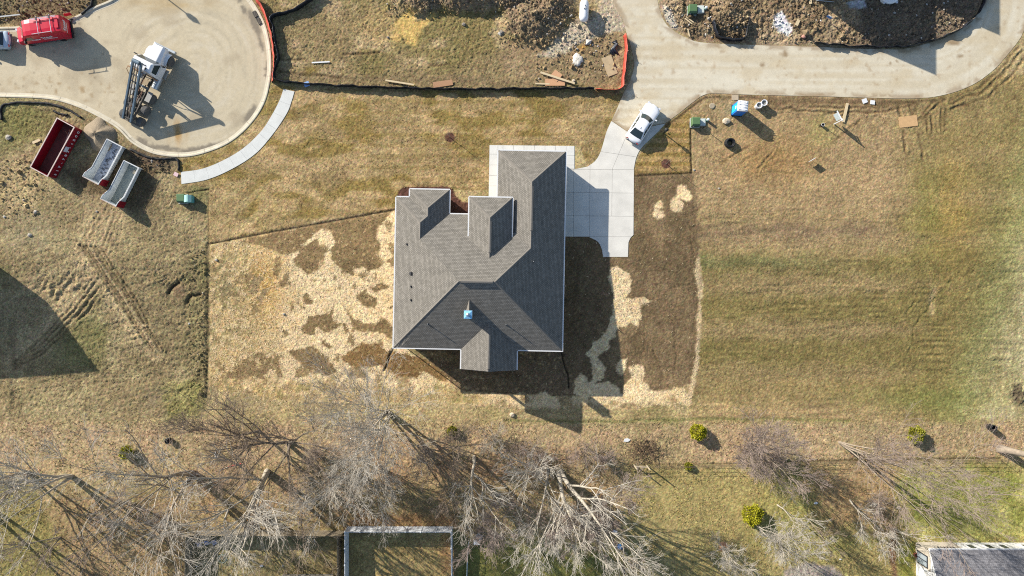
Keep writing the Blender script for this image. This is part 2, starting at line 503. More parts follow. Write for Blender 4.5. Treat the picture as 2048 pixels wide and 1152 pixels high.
# building site top right
i, m = paint([(1318, -300), (2010, -300), (1976, -30), (1955, 24), (1934, 50), (1891, 74), (1857, 85), (1807, 97), (1700, 96), (1640, 93), (1540, 90), (1450, 87), (1397, 83), (1348, 61), (1330, 44), (1318, 14)], (142, 122, 94), 2, 3, 1.0, 0.105, 0.95)
tinti(i, (108, 93, 72), m * np.clip((MED[i] - 0.48) * 5, 0, 0.7))
tinti(i, (170, 150, 120), m * np.clip((0.44 - MED[i]) * 6, 0, 0.6))
tinti(i, (116, 102, 86), m * np.clip((PX[i] - 1690) / 60, 0, 0.7))
tinti(i, (176, 154, 122), m * np.clip((fbm(X[i] / 3, Y[i] / 3, 6, 3) - 0.52) * 6, 0, 0.75) * (PX[i] < 1720))
paint([(1550, 32), (1562, 22), (1575, 38), (1584, 58), (1575, 74), (1555, 62), (1545, 50)], (216, 214, 212), 2, 5, 0.95, 0.03)
paint([(1690, 2), (1730, 0), (1734, 14), (1700, 16)], (190, 190, 190), 2, 4, 0.9, 0.02)
paint([(1322, 10), (1334, 12), (1350, 48), (1356, 60), (1345, 56), (1330, 36)], (196, 186, 168), 2, 6, 0.9, 0.05)
paint([(1375, 80), (1500, 88), (1500, 84), (1400, 70)], (140, 112, 84), 3, 5, 0.6, 0.04)
# front lawn sod
SOD = [(417, 372), (417, 488), (790, 419), (800, 380), (985, 380), (985, 290), (1160, 290), (1175, 335), (1199, 310), (1222, 245), (1247, 188), (1200, 179), (900, 181), (700, 177), (600, 176), (545, 168), (535, 200), (502, 256), (460, 290), (400, 313), (356, 320), (356, 372)]
i, m = paint(SOD, (152, 130, 90), 1.2, 0.5, 1.0, 0.030, 0.3)
tinti(i, (132, 112, 60), m * np.clip((fbm(X[i] / 5, Y[i] / 2.2, 5, 3) - 0.47) * 5, 0, 0.75))
tinti(i, (182, 155, 112), m * np.clip((fbm(X[i] / 2.5, Y[i] / 1.0, 6, 4) - 0.52) * 5, 0, 0.7))
dg = (PX[i] * 0.62 + PY[i] * 0.78)
tinti(i, (180, 158, 112), m * 0.45 * (np.sin(dg / 17 * 2 * math.pi / 2) > 0.2) * np.clip((600 - PX[i]) / 90, 0, 1) * (PY[i] > 360))
rows = np.sin(PY[i] / 11.0 * math.pi + 2 * WX[i])
tinti(i, (128, 108, 58), m * 0.3 * (rows > 0.55) * np.clip((PX[i] - 640) / 100, 0, 1))
SOD2 = [(1381, 212), (1383, 346), (1268, 352), (1269, 332), (1285, 300), (1332, 248), (1347, 238)]
i, m = paint(SOD2, (162, 134, 88), 1.0, 0.5, 1.0, 0.028, 0.3)
tinti(i, (134, 112, 60), m * 0.7 * (np.sin(PY[i] / 9.5 * math.pi) > 0.1))
# bare fill and straw round the house
SOIL_E = [(1100, 340), (1268, 352), (1384, 347), (1396, 420), (1398, 560), (1392, 770), (1375, 800), (1240, 804), (1050, 800), (915, 790), (830, 690), (1110, 690)]
paint(SOIL_E, (116, 97, 71), 3, 5, 1.0, 0.026, 0.5)
i, m = paint([(1265, 350), (1385, 350), (1390, 800), (1215, 800), (1215, 545)], (124, 104, 76), 14, 14, 0.55)
tinti(i, (142, 121, 88), m * np.clip((MED[i] - 0.52) * 5, 0, 0.5))
tinti(i, (104, 90, 64), m * np.clip((0.46 - MED[i]) * 5, 0, 0.7))
STRAW = (234, 207, 160)
SW_ = [(417, 489), (792, 419), (800, 690), (850, 720), (925, 784), (1060, 790), (1250, 796), (1388, 770), (1386, 806), (1200, 818), (1050, 816), (900, 806), (760, 806), (560, 800), (420, 775)]
i, m = paint(SW_, STRAW, 3, 6, 1.0, 0.018, 0.3)
w = np.clip((615 - PX[i] + 150 * WX[i] + 90 * (RAG[i] - 0.5)) / 120, 0, 1)
tinti(i, (184, 158, 110), m * w * 0.9)
tinti(i, (146, 130, 90), m * w * np.clip((MED[i] - 0.46) * 6, 0, 0.8))
tinti(i, (222, 194, 146), m * w * np.clip((RAG[i] - 0.56) * 9, 0, 0.7))
tinti(i, (200, 158, 88), m * 0.75 * np.exp(-(((PX[i] - 535) / 34) ** 2 + ((PY[i] - 570) / 85) ** 2)))
w2 = np.clip((PY[i] - 748 + 70 * WX[i] + 60 * (RAG[i] - 0.5)) / 40, 0, 1) * np.clip((1000 - PX[i]) / 60, 0.35, 1)
tinti(i, (170, 148, 100), m * w2 * 0.85)
tinti(i, (140, 126, 80), m * w2 * np.clip((MED[i] - 0.5) * 5, 0, 0.6))
tinti(i, (196, 164, 112), m * np.clip((FINE[i] - 0.58) * 5, 0, 0.6))
hole = fbm(X[i] / 1.5, Y[i] / 1.5, 3, 5, 0.62) + 0.10 * np.clip((PY[i] - 640) / 120, 0, 1)
tinti(i, (138, 116, 82), m * np.clip((hole - 0.615) * 14, 0, 0.92) * (1 - 0.6 * w2))
def bare(pts, op=1.0, col=(136, 114, 80)):
    i, m = paint(pts, col, 1.6, 5.0, op, 0.020, 0.4)
    tinti(i, (196, 168, 122), m * 0.55 * np.clip((fbm(X[i] / 0.35, Y[i] / 0.35, 7, 2) - 0.68) * 9, 0, 1))
o8 = (400, 400)
bare(crop(*o8, [(250, 300), (500, 245), (1390, 70), (1330, 140), (1280, 220), (1270, 270), (1310, 320), (1290, 400), (1310, 470), (1220, 515), (1170, 490), (1110, 505), (1100, 550), (1070, 530), (1020, 525), (990, 460), (940, 430), (940, 370), (975, 300), (930, 215), (860, 220), (800, 280), (720, 340), (690, 370), (600, 390), (520, 350), (400, 330)]))
bare(crop(*o8, [(660, 420), (730, 380), (770, 310), (830, 290), (880, 330), (905, 380), (890, 470), (830, 510), (770, 540), (740, 500), (700, 480), (680, 450)]))
bare(crop(*o8, [(730, 690), (770, 670), (820, 730), (800, 755), (740, 725)]))
for a, b, r in ((1015, 625, 17), (1110, 620, 19), (970, 565, 15), (895, 575, 11), (945, 530, 11), (660, 770, 22), (600, 600, 25), (340, 580, 26)):
    bare(crop(*o8, ell(a, b, r, r * 1.2)), 0.9)
bare(crop(*o8, [(1125, 690), (1160, 665), (1220, 670), (1275, 700), (1275, 740), (1250, 775), (1200, 780), (1160, 740), (1130, 715)]))
bare(crop(*o8, [(1230, 640), (1300, 600), (1350, 620), (1320, 650), (1260, 660)]))
bare(crop(*o8, [(780, 840), (870, 820), (900, 800), (970, 770), (960, 830), (990, 880), (1050, 890), (1075, 950), (1050, 970), (1010, 900), (960, 940), (890, 950), (840, 920), (820, 970), (740, 965), (730, 900), (770, 880)]))
bare(crop(*o8, [(1040, 765), (1070, 790), (1100, 850), (1180, 880), (1260, 890), (1300, 850), (1350, 870), (1390, 920), (1390, 1050), (1340, 980), (1280, 950), (1150, 960), (1100, 910), (1080, 860)]))
bare(crop(*o8, [(860, 1000), (900, 1010), (970, 1060), (940, 1080), (880, 1040)]))
bare(crop(*o8, [(540, 420), (600, 390), (590, 470), (560, 560), (520, 550)]), 0.8)
bare(crop(*o8, [(370, 590), (410, 540), (460, 560), (420, 620), (410, 680), (360, 680)]), 0.8, (140, 122, 92))
bare(crop(*o8, [(400, 715), (450, 650), (500, 630), (480, 700), (440, 760)]), 0.8, (140, 122, 92))
bare(crop(*o8, ell(195, 640, 45, 60)), 0.75, (132, 120, 86))
bare(crop(400, 640, [(640, 240), (700, 210), (820, 180), (870, 250), (960, 310), (990, 370), (900, 400), (800, 380), (720, 320)]))
bare(crop(400, 640, [(1080, 220), (1180, 160), (1280, 180), (1330, 210), (1400, 220), (1500, 240), (1600, 270), (1700, 330), (1800, 420), (1760, 440), (1700, 420), (1600, 370), (1560, 410), (1450, 400), (1350, 360), (1300, 330), (1100, 350), (1010, 270)]), 1.0, (136, 108, 70))
bare(crop(760, 520, [(330, 680), (450, 660), (560, 690), (560, 740), (480, 740), (400, 720)]))
bare(crop(760, 520, [(440, 790), (600, 800), (780, 830), (900, 850), (1060, 870), (1060, 960), (900, 940), (600, 940), (520, 860)]), 1.0, (128, 108, 80))
bare(crop(760, 520, [(970, 650), (1310, 660), (1400, 870), (1390, 950), (1250, 990), (1180, 940), (1060, 960), (980, 800)]), 1.0, (124, 104, 78))
def straw(pts, op=1.0):
    i, m = paint(pts, STRAW, 1.8, 5.0, op, 0.018, 0.3)
    tinti(i, (196, 164, 112), m * np.clip((FINE[i] - 0.55) * 5, 0, 0.6))
o7 = (760, 520)
straw(crop(*o7, [(1640, 60), (1700, 45), (1780, 90), (1825, 150), (1790, 230), (1760, 270), (1830, 275), (1900, 265), (1955, 300), (1940, 320), (1890, 320), (1880, 400), (1850, 470), (1800, 440), (1750, 480), (1720, 460), (1690, 540), (1650, 590), (1640, 640), (1600, 680), (1560, 700), (1600, 740), (1640, 770), (1600, 850), (1570, 870), (1560, 890), (1620, 880), (1700, 910), (1750, 980), (1740, 1000), (1600, 990), (1440, 990), (1390, 950), (1410, 860), (1450, 830), (1490, 850), (1500, 880), (1530, 850), (1530, 780), (1510, 710), (1480, 670), (1540, 600), (1600, 560), (1640, 470), (1690, 350), (1690, 240), (1640, 150)]))
straw(crop(*o7, [(1700, 750), (1740, 710), (1780, 720), (1780, 780), (1740, 830), (1710, 800)]))
straw(crop(*o7, [(1800, 780), (1850, 760), (1900, 770), (1910, 820), (1890, 880), (1950, 930), (2016, 970), (2016, 1020), (1500, 1010), (1740, 990), (1760, 910), (1810, 850)]))
straw(crop(*o7, [(1090, 1050), (1130, 990), (1190, 950), (1260, 990), (1290, 1040), (1250, 1060)]))
for a, b, r in ((1317, 411, 8), (1317, 429, 10), (1353, 411, 13), (1366, 384, 14), (1374, 392, 9)):
    straw(ell(a, b, r, r * 1.1), 0.9)
straw([(1388, 540), (1396, 500), (1404, 560), (1398, 720), (1384, 800), (1378, 790), (1391, 700), (1396, 600)], 0.6)
paint(crop(760, 270, [(130, 410), (160, 380), (215, 372), (490, 372), (530, 395), (545, 440), (590, 480), (640, 490), (640, 600), (500, 600), (130, 445)]), (92, 64, 54), 1.2, 1.5, 1.0, 0.05, 0.2)
for a, b in ((900, 275), (1332, 327)):
    paint(ell(a, b, 10, 10), (96, 68, 56), 1.0, 1.0, 1.0, 0.03)
paint(ell(1446, 1092, 9, 9), (178, 132, 104), 2, 3, 0.9)
# narrow trenches, sod edges and cracks: relief grooves, most with a darker soil colour
RELIEF = np.zeros(N)
def groove(pts, width, depth, col=None, op=0.9, berm=0.0, wob=2.0):
    i = sel(pts, 24)
    d = line_d(PX[i] + wob * 2 * WX[i], PY[i] + wob * 2 * WY[i], pts) / 18.0
    br = np.clip((fbm(X[i] / 0.8, Y[i] / 0.8, 1, 3) - 0.30) * 3.2, 0.1, 1.1) if berm else 1.0
    m = np.exp(-(d / (width * (0.7 + 0.8 * MED[i]))) ** 2)
    RELIEF[i] -= depth * m * br * (0.62 if berm else 1.0)
    if berm:
        RELIEF[i] += 0.6 * berm * br * np.exp(-((d - width * 1.9) / (width * 0.8)) ** 2)
    if col is not None:
        tinti(i, col, m * op)
groove([(417, 488), (520, 468), (640, 447), (790, 419)], 0.10, 0.10, (52, 44, 34), 1.0, 0.0, 1.0)
groove([(1381, 246), (1383, 346), (1325, 349), (1270, 352)], 0.09, 0.10, (52, 44, 34), 1.0, 0.0, 0.6)
groove([(417, 378), (417, 488)], 0.07, 0.05, (104, 88, 60), 0.7, 0, 0.8)
groove([(374, 386), (390, 383), (417, 378)], 0.09, 0.08, (44, 38, 30), 1.0, 0, 1)
groove([(787, 697), (779, 712), (775, 730), (768, 742)], 0.07, 0.16, (30, 26, 22), 1.0, 0.0, 1.5)
groove([(1123, 705), (1128, 728), (1136, 750), (1137, 775)], 0.07, 0.16, (30, 26, 22), 1.0, 0.0, 1.5)
groove([(416, 490), (416, 640), (414, 790)], 0.22, 0.10, (104, 92, 64), 0.8, 0.05, 3)
rut_c = (116, 98, 70)
for q in ([(236, 428), (196, 500), (158, 585), (95, 655), (25, 722)], [(205, 412), (165, 497), (205, 560), (262, 640), (305, 700)]):
    groove(q, 1.1, 0.0, (184, 162, 122), 0.8, 0.0, 4)
for off in (0, 10):
    groove([(205 + off, 412), (180 + off, 455), (158 + off, 497)], 0.16, 0.06, rut_c, 0.6, 0.03)
    groove([(232 + off, 424), (215 + off, 470), (200 + off, 505)], 0.14, 0.05, rut_c, 0.5, 0.03)
for off in (0, 7, 13, 24, 31, 40):
    groove([(160 + off, 490 + off * 0.1), (200 + off, 552), (232 + off, 598), (262 + off * 0.9, 640 + (off % 3) * 9)], 0.11, 0.16, (98, 83, 58), 0.85, 0.07, 1.5)
for off in (0, 6, 20, 27):
    groove([(270 + off, 655), (288 + off, 682), (300 + off, 700)], 0.11, 0.15, (106, 90, 64), 0.8, 0.08, 2)
for off in (0, 9, 20, 30):
    groove([(190 + off * 0.6, 548 + off), (150 + off * 0.6, 606 + off * 0.8), (110 + off * 0.5, 650 + off * 0.7), (70 + off * 0.4, 690 + off * 0.6), (30, 722 + off * 0.5)], 0.13, 0.13, (112, 96, 68), 0.6, 0.08, 3)
for q in range(9):
    groove([(270 + 14 * q, 545 + (q % 3) * 5), (310 + 8 * q, 560 + (q % 4) * 6), (335 + 6 * q, 552 - q)], 0.09, 0.07, None, 0, 0.05, 4)
groove([(338, 588), (344, 575), (356, 566)], 0.22, 0.25, (64, 54, 40), 0.9, 0.0, 4)
groove([(376, 606), (384, 592), (400, 590)], 0.18, 0.2, (64, 54, 40), 0.8, 0.0, 4)
for k in range(11):
    a = 60 + k * 11
    groove([(a + 36, 548 + (k % 4) * 12), (a + 20, 566 + (k % 4) * 13), (a, 580 + (k % 3) * 14)], 0.20, 0.09, (166, 146, 108), 0.5, 0.06, 9)
groove([(25, 640), (30, 760), (24, 840)], 0.3, 0.10, (128, 112, 84), 0.6, 0.07, 4)
for off in (0, 8, 19):
    groove([(1540, 203 + off * 0.6), (1600, 206 + off * 0.8), (1680, 207 + off), (1760, 208 + off * 0.8), (1830, 207 + off * 0.4)], 0.15, 0.09, (96, 76, 54), 0.7, 0.07, 6)
    groove([(2035 + off, 95 + off), (2000 + off, 140 + off * 0.7), (1960 + off, 172 + off), (1900, 200 + off)], 0.16, 0.10, (102, 82, 56), 0.7, 0.06, 5)
groove([(1440, 195), (1540, 197), (1700, 201), (1820, 204), (1890, 197)], 0.25, 0.05, (92, 74, 54), 0.7, 0.03, 5)
groove([(1332, 252), (1362, 230), (1388, 209), (1412, 195), (1440, 193)], 0.14, 0.05, (70, 56, 42), 0.8, 0.0, 2)
for a, b, c, d in ((1793, 205, 1800, 232), (1818, 205, 1824, 230), (1836, 210, 1822, 236), (1868, 200, 1838, 240), (1878, 206, 1846, 238), (1853, 232, 1856, 262), (1862, 232, 1864, 264), (1884, 215, 1882, 258), (1892, 215, 1888, 255), (1806, 262, 1812, 300), (1836, 266, 1846, 320)):
    groove([(a, b), (c, d)], 0.14, 0.12, (96, 78, 54), 0.7, 0.08, 3)
for a, b, c, d in ((1478, 330, 1540, 285), (1430, 335, 1500, 290), (1545, 300, 1515, 345), (1530, 345, 1590, 346), (1555, 325, 1600, 322), (1700, 225, 1640, 255), (1720, 240, 1670, 280)):
    groove([(a, b), (c, d)], 0.12, 0.06, (122, 98, 66), 0.6, 0.05, 4)
groove([(1868, 580), (1862, 600), (1864, 625)], 0.3, 0.05, (182, 160, 116), 0.7, 0.0, 3)
groove([(1900, 560), (1860, 610), (1830, 650), (1815, 710)], 0.12, 0.08, (106, 100, 58), 0.5, 0.04, 5)
groove([(1832, 600), (1812, 630)], 0.12, 0.06, (106, 100, 58), 0.5, 0.04, 4)
groove([(688, 109), (760, 105)], 0.12, 0.10, (90, 74, 52), 0.9, 0.05, 2)
groove([(860, 130), (898, 128)], 0.12, 0.08, (90, 74, 52), 0.8, 0.05, 2)
groove([(560, 120), (610, 118)], 0.1, 0.08, (90, 74, 52), 0.8, 0.05, 2)
groove([(556, 144), (680, 155)], 0.14, 0.08, (90, 74, 52), 0.7, 0.05, 2)
groove([(1010, 842), (1240, 843), (1400, 838), (1700, 840)], 0.16, 0.06, (104, 110, 60), 0.6, 0.03, 3)
groove([(200, 865), (300, 868), (420, 862)], 0.12, 0.05, (140, 110, 84), 0.6, 0.03, 3)
for a in (8, 14, 22): groove([(1576 + a, 5), (1580 + a, 36)], 0.12, 0.10, (84, 70, 54), 0.7, 0.06, 3)
groove([(1560, 924), (1700, 920), (2000, 917)], 0.14, 0.07, (88, 76, 52), 0.8, 0.02, 1.5)
groove([(1255, 929), (1400, 928), (1560, 925)], 0.10, 0.05, (110, 94, 66), 0.7, 0.02, 1.5)
for k in range(7):
    y0 = 268 + k * 14 + 4 * math.sin(k * 2.1)
    groove([(1385 + 30 * (k % 2), y0 + 90), (1480, y0 + 96), (1600 + 20 * (k % 3), y0 + 95)], 0.09, 0.025, None, 0, 0.02, 5)
# soil creep lines in the bare fill east of the house
for a, b, c, d in ((1330, 480, 1372, 520), (1378, 440, 1380, 560), (1310, 700, 1322, 780), (1345, 640, 1350, 760), (1280, 600, 1290, 700)):
    groove([(a, b), ((a + c) / 2 + 5, (b + d) / 2), (c, d)], 0.10, 0.05, (92, 76, 54), 0.6, 0.03, 6)

# heights
H_ = np.zeros(N)
for cx, cy, rx, ry, h in MOUND:
    i = sel([(cx - rx * 1.5, cy - ry * 1.5), (cx + rx * 1.5, cy + ry * 1.5)], 20)
    r = np.sqrt(((PX[i] - cx) / rx) ** 2 + ((PY[i] - cy) / ry) ** 2)
    hh = h * np.clip(1 - r / 1.25, 0, 1) ** 1.1 * (0.6 + 0.8 * MED[i])
    H_[i] = np.maximum(H_[i], hh)
lump = (fbm(X / 0.95, Y / 0.95, 2, 3, 0.55) - 0.5) * 2.0
fine = (fbm(X / 0.42, Y / 0.42, 4, 2, 0.6) - 0.5) * 2.0
tiny = (vn(X / 0.15, Y / 0.15, 6) - 0.5) * 2
wht = _rng.normal(size=N)
clod = np.clip((fbm(X / 0.7, Y / 0.7, 5, 3, 0.6) - 0.56) * 5, 0, 1.2)
H_ += ROUGH * (LUMP * (0.5 * lump + np.clip(ROUGH / 0.05 - 0.8, 0, 1.5) * clod) + 0.55 * fine + 0.75 * tiny + 0.42 * wht)
ln = vn(X / 2.4, Y / 0.30, 3) - 0.5          # harrow lines in the east lot, running with the street
wE = np.clip((PX - 1395) / 20, 0, 1) * np.clip((PY - 370) / 60, 0, 1) * np.clip((850 - PY) / 30, 0, 1)
H_ += wE * ln * 0.10 * np.clip((fbm(X / 4, Y / 2, 7, 2) - 0.38) * 4, 0.15, 1)
wW = np.clip((410 - PX) / 20, 0, 1) * np.clip((PY - 420) / 60, 0, 1) * np.clip((840 - PY) / 40, 0, 1)
H_ += wW * (vn((X + Y * 0.4) / 1.2, (Y - X * 0.25) / 0.32, 5) - 0.5) * 0.07
H_ += RELIEF
H_ += (LARGE - 0.5) * 0.15 * np.clip((PY - 520) / 200, 0, 1)
# gaps under the pavement
for poly in PAVED:
    xs = [p[0] for p in poly]; ys = [p[1] for p in poly]
    i = np.nonzero((X > min(xs) - 3) & (X < max(xs) + 3) & (Y > min(ys) - 3) & (Y < max(ys) + 3))[0]
    d = poly_sd(X[i], Y[i], poly)
    damp = np.clip((d - 0.05) / 0.7, 0.18, 1)
    H_[i] = np.where(d > 0, H_[i] * damp - 0.012 * (1 - damp), H_[i])
    under = d < -0.13
    H_[i[under]] = -0.30 - ZB[i[under]]
    edge = (d >= -0.13) & (d <= 0.10)
    H_[i[edge]] = np.minimum(H_[i[edge]], -0.015)
Z = ZB + H_
# colour: modest mottling on top of the zones
mot = (0.72 + 0.56 * FINE) * (0.78 + 0.44 * GR) * (0.82 + 0.36 * MED) * np.exp(0.14 * _rng.normal(size=N))
mot = mot[:, None] * np.exp(0.07 * _rng.normal(size=(N, 3)))
Ca = np.clip(C / GAIN * 1.13 * mot, 0.01, 0.85)
def grid_mesh(name, m):
    me = bpy.data.meshes.new(name)
    co = np.stack([X, Y, Z], 1).astype(np.float32)
    idx = np.arange(NX * NY).reshape(NY, NX)
    q = np.stack([idx[:-1, :-1], idx[:-1, 1:], idx[1:, 1:], idx[1:, :-1]], -1).reshape(-1, 4)
    me.vertices.add(len(co)); me.vertices.foreach_set('co', co.ravel())
    me.loops.add(q.size); me.loops.foreach_set('vertex_index', q.ravel().astype(np.int32))
    me.polygons.add(len(q)); me.polygons.foreach_set('loop_start', np.arange(0, q.size, 4, dtype=np.int32))
    me.polygons.foreach_set('use_smooth', np.ones(len(q), bool))
    at = me.attributes.new('Albedo', 'FLOAT_COLOR', 'POINT')
    at.data.foreach_set('color', np.concatenate([Ca, np.ones((N, 1))], 1).astype(np.float32).ravel())
    me.update(); me.validate()
    me.materials.append(m)
    o = bpy.data.objects.new(name, me)
    COL.objects.link(o)
    return tag(o, kind='structure')
ground = grid_mesh('ground', attr_mat('ground_soil_and_turf', 1.0, 6.5, 0.40, 0.03, 7.0, 0.1))
_near = np.array([gx[0]])
def ground_h(x, y):
    """height of the finished ground at a point"""
    ix = int(np.clip(np.searchsorted(gx, x), 1, NX - 1)); iy = int(np.clip(np.searchsorted(gy, y), 1, NY - 1))
    return float(Z[iy * NX + ix])
def GG(px, py, dz=0.0):
    p = G(px, py)
    return Vector((p.x, p.y, ground_h(p.x, p.y) + dz))

# ------------------------------------------------------------------ roads
def cdt_sheet(name, poly_w, z, step, colour, m, thick=0.16, parent=None):
    n = len(poly_w)
    xs = np.array([p[0] for p in poly_w]); ys = np.array([p[1] for p in poly_w])
    gxx, gyy = np.meshgrid(np.arange(xs.min(), xs.max(), step), np.arange(ys.min(), ys.max(), step))
    gxx = gxx.ravel(); gyy = gyy.ravel()
    rg = np.random.default_rng(5)
    gxx = gxx + rg.uniform(-.3, .3, gxx.shape) * step; gyy = gyy + rg.uniform(-.3, .3, gyy.shape) * step
    d = poly_sd(gxx, gyy, poly_w)
    keep = d < -step * 0.5
    pts = [Vector(p) for p in poly_w] + [Vector((a, b)) for a, b in zip(gxx[keep], gyy[keep])]
    vs, es, fs, *_ = delaunay_2d_cdt(pts, [(i, (i + 1) % n) for i in range(n)], [list(range(n))], 1, 1e-5)
    v = np.array([(p.x, p.y) for p in vs])
    me = bpy.data.meshes.new(name)
    nv = len(v)
    skirt = [(p[0], p[1], z - thick) for p in poly_w]
    verts = [(a, b, z) for a, b in v] + [(p[0], p[1], z) for p in poly_w] + skirt
    faces = [tuple(f) for f in fs] + [(nv + i, nv + (i + 1) % n, nv + n + (i + 1) % n, nv + n + i) for i in range(n)]
    me.from_pydata(verts, [], faces)
    allxy = np.concatenate([v, np.array(poly_w), np.array(poly_w)])
    c = colour(allxy[:, 0], allxy[:, 1])
    at = me.attributes.new('Albedo', 'FLOAT_COLOR', 'POINT')
    at.data.foreach_set('color', np.concatenate([np.clip(c, 0.02, 0.85), np.ones((len(c), 1))], 1).astype(np.float32).ravel())
    me.materials.append(m)
    o = bpy.data.objects.new(name, me)
    COL.objects.link(o)
    if parent: o.parent = parent
    return o
def mixc(c, col, w):
    w = np.clip(w, 0, 1)[:, None]
    return c * (1 - w) + np.array(alb(col)) * w
KM = FPX / CAM_H
def bulb_col(x, y):
    px, py = 1024 + x * KM, 576 - y * KM
    c = np.tile(np.array(alb((206, 191, 160))), (len(x), 1))
    r = np.hypot(px - 372, py - 125); a = np.arctan2(py - 125, px - 372)
    r2 = np.hypot(px - 345 - 40 * vn(px / 120, py / 120, 3), py - 118 - 30 * vn(px / 90, py / 90, 4)); ring = fbm(r2 / 6.0, a * 1.6 + 9, 1, 3)
    w = np.clip((px - 150) / 160, 0, 1)
    c = mixc(c, (214, 203, 180), w * np.clip((ring - 0.5) * 2.0, 0, 0.5))
    c = mixc(c, (170, 160, 138), w * np.clip((0.45 - ring) * 2.0, 0, 0.45))
    st = vn(py / 9.0, px / 140.0, 3)
    c = mixc(c, (212, 198, 168), (1 - w) * np.clip((st - 0.5) * 2, 0, 0.6))
    c = mixc(c, (176, 160, 132), np.clip((fbm(px / 40, py / 40, 4, 4) - 0.55) * 4, 0, 0.55))
    c = mixc(c, (158, 128, 84), 0.9 * np.clip((fbm(px / 9, py / 9, 6, 3) - 0.62) * 8, 0, 0.8) * np.exp(-(((px - 130) / 120) ** 2 + ((py - 180) / 40) ** 2)))
    c = mixc(c, (182, 140, 78), np.exp(-(((px - 355) / 18) ** 2 + ((py - 265) / 25) ** 2)) * np.clip((vn(px / 5, py / 20, 2) - 0.3) * 1.6, 0, 0.9))
    c = mixc(c, (188, 160, 110), np.exp(-(((px - 330) / 90) ** 2 + ((py - 8) / 14) ** 2)) * np.clip(fbm(px / 30, py / 6, 3, 3) * 1.3 - 0.2, 0, 0.8))
    wq = 10 * (fbm(px / 14, py / 14, 2, 3) - 0.5)
    for cx, cy, rx, ry, rot in ((508, 45, 30, 8, 1.15), (522, 88, 22, 4, 1.3), (500, 228, 22, 7, -1.0), (400, 296, 62, 5, -0.22), (330, 296, 40, 5, 0.1), (283, 282, 12, 7, 0.5), (487, 18, 9, 5, 1.2), (479, -5, 6, 10, 0), (533, 140, 5, 16, 0), (545, 180, 0.1, 0.1, 0)):
        dx, dy = px - cx, py - cy
        u = dx * math.cos(rot) + dy * math.sin(rot); v = -dx * math.sin(rot) + dy * math.cos(rot)
        d = np.sqrt((u / rx) ** 2 + (v / ry) ** 2) * ry - ry + wq * 0.5
        c = mixc(c, (132, 122, 106), np.clip(0.5 - d / 2.0, 0, 0.85))
    sp = vn(px / 2.2, py / 2.2, 5)
    c = mixc(c, (120, 104, 80), np.clip((sp - 0.93) * 30, 0, 0.5) * np.clip((330 - px) / 100, 0, 1))
    return c * (0.93 + 0.14 * fbm(px / 5, py / 5, 7, 2))[:, None]
def road_col(x, y):
    px, py = 1024 + x * KM, 576 - y * KM
    c = np.tile(np.array(alb((216, 204, 178))), (len(x), 1))
    t = np.where(px > 1860, np.hypot(px - 1850, py + 10), py)
    st = vn(t / 6.0, px / 170.0 + py / 300, 1)
    c = mixc(c, (226, 217, 194), np.clip((st - 0.45) * 2, 0, 0.6))
    c = mixc(c, (204, 188, 156), np.clip((0.45 - st) * 2, 0, 0.5))
    c = mixc(c, (206, 188, 154), np.clip((fbm(px / 50, py / 22, 3, 4) - 0.52) * 4, 0, 0.6))
    c = mixc(c, (170, 140, 102), np.clip((fbm(px / 8, py / 4, 5, 4, 0.7) - 0.66) * 6, 0, 0.45))
    c = mixc(c, (196, 176, 144), np.clip((20 - py) / 60, 0, 0.6))
    for cx, cy, rx, ry in ((1570, 108, 6, 5), (1907, 85, 12, 5), (1920, 112, 6, 4), (1780, 125, 2, 2), (1794, 123, 2, 2), (1525, 130, 5, 4), (1440, 105, 6, 2)):
        c = mixc(c, (150, 124, 90), np.clip(1.5 - np.hypot((px - cx) / rx, (py - cy) / ry), 0, 0.8))
    d = poly_sd(x, y, ROAD_W)
    c = mixc(c, (150, 122, 88), np.clip(1 + (d + 0.15 * fbm(x * 2, y * 2, 2, 2)) / 0.5, 0, 0.55) * (fbm(x, y, 3, 2) > 0.45))
    return c * (0.93 + 0.14 * fbm(px / 5, py / 5, 7, 2))[:, None]
pave_m = attr_mat('dusty_concrete_paving', 0.9, 5.0, 0.07, 0.004, 30.0, 0.25)
# kerb and gutter swept round the turning circle; its inner edge bounds the roadway
def offset_path(pts, d):
    out = []
    n = len(pts)
    for i in range(n):
        a = Vector(pts[max(i - 1, 0)]); b = Vector(pts[min(i + 1, n - 1)])
        t = (b - a).normalized()
        out.append((pts[i][0] - t.y * d, pts[i][1] + t.x * d))
    return out
KIN = offset_path(KERB_W, 0.52)
kx = KIN[60][0] - KERB_W[60][0]
if poly_sd(np.array([KIN[60][0]]), np.array([KIN[60][1]]), KERB_W)[0] > 0:
    KSG = -1
else:
    KSG = 1
KIN = offset_path(KERB_W, 0.50 * KSG)
cul = cdt_sheet('cul_de_sac', KIN, -0.10, 0.24, bulb_col, pave_m)
tag(cul, kind='structure')
rd = cdt_sheet('road', ROAD_W, 0.015, 0.26, road_col, pave_m)
tag(rd, kind='structure')
kerb_m = mat('kerb_concrete', (220, 209, 184), 0.9, var=0.16, scale=1.2, detail=6)
kerb = bpy.data.objects.new('kerb', None); COL.objects.link(kerb); tag(kerb, kind='structure')
KP = [Vector((p[0], p[1], 0)) for p in KERB_W]
seg = [0.0]
for a, b in zip(KP[:-1], KP[1:]): seg.append(seg[-1] + (b - a).length)
def along(path, seg, s):
    s = min(max(s, 0), seg[-1])
    for i in range(len(path) - 1):
        if seg[i + 1] >= s:
            t = (s - seg[i]) / max(1e-9, seg[i + 1] - seg[i])
            p = path[i].lerp(path[i + 1], t)
            return p, (path[i + 1] - path[i]).normalized()
    return path[-1], (path[-1] - path[-2]).normalized()
s = 0.0
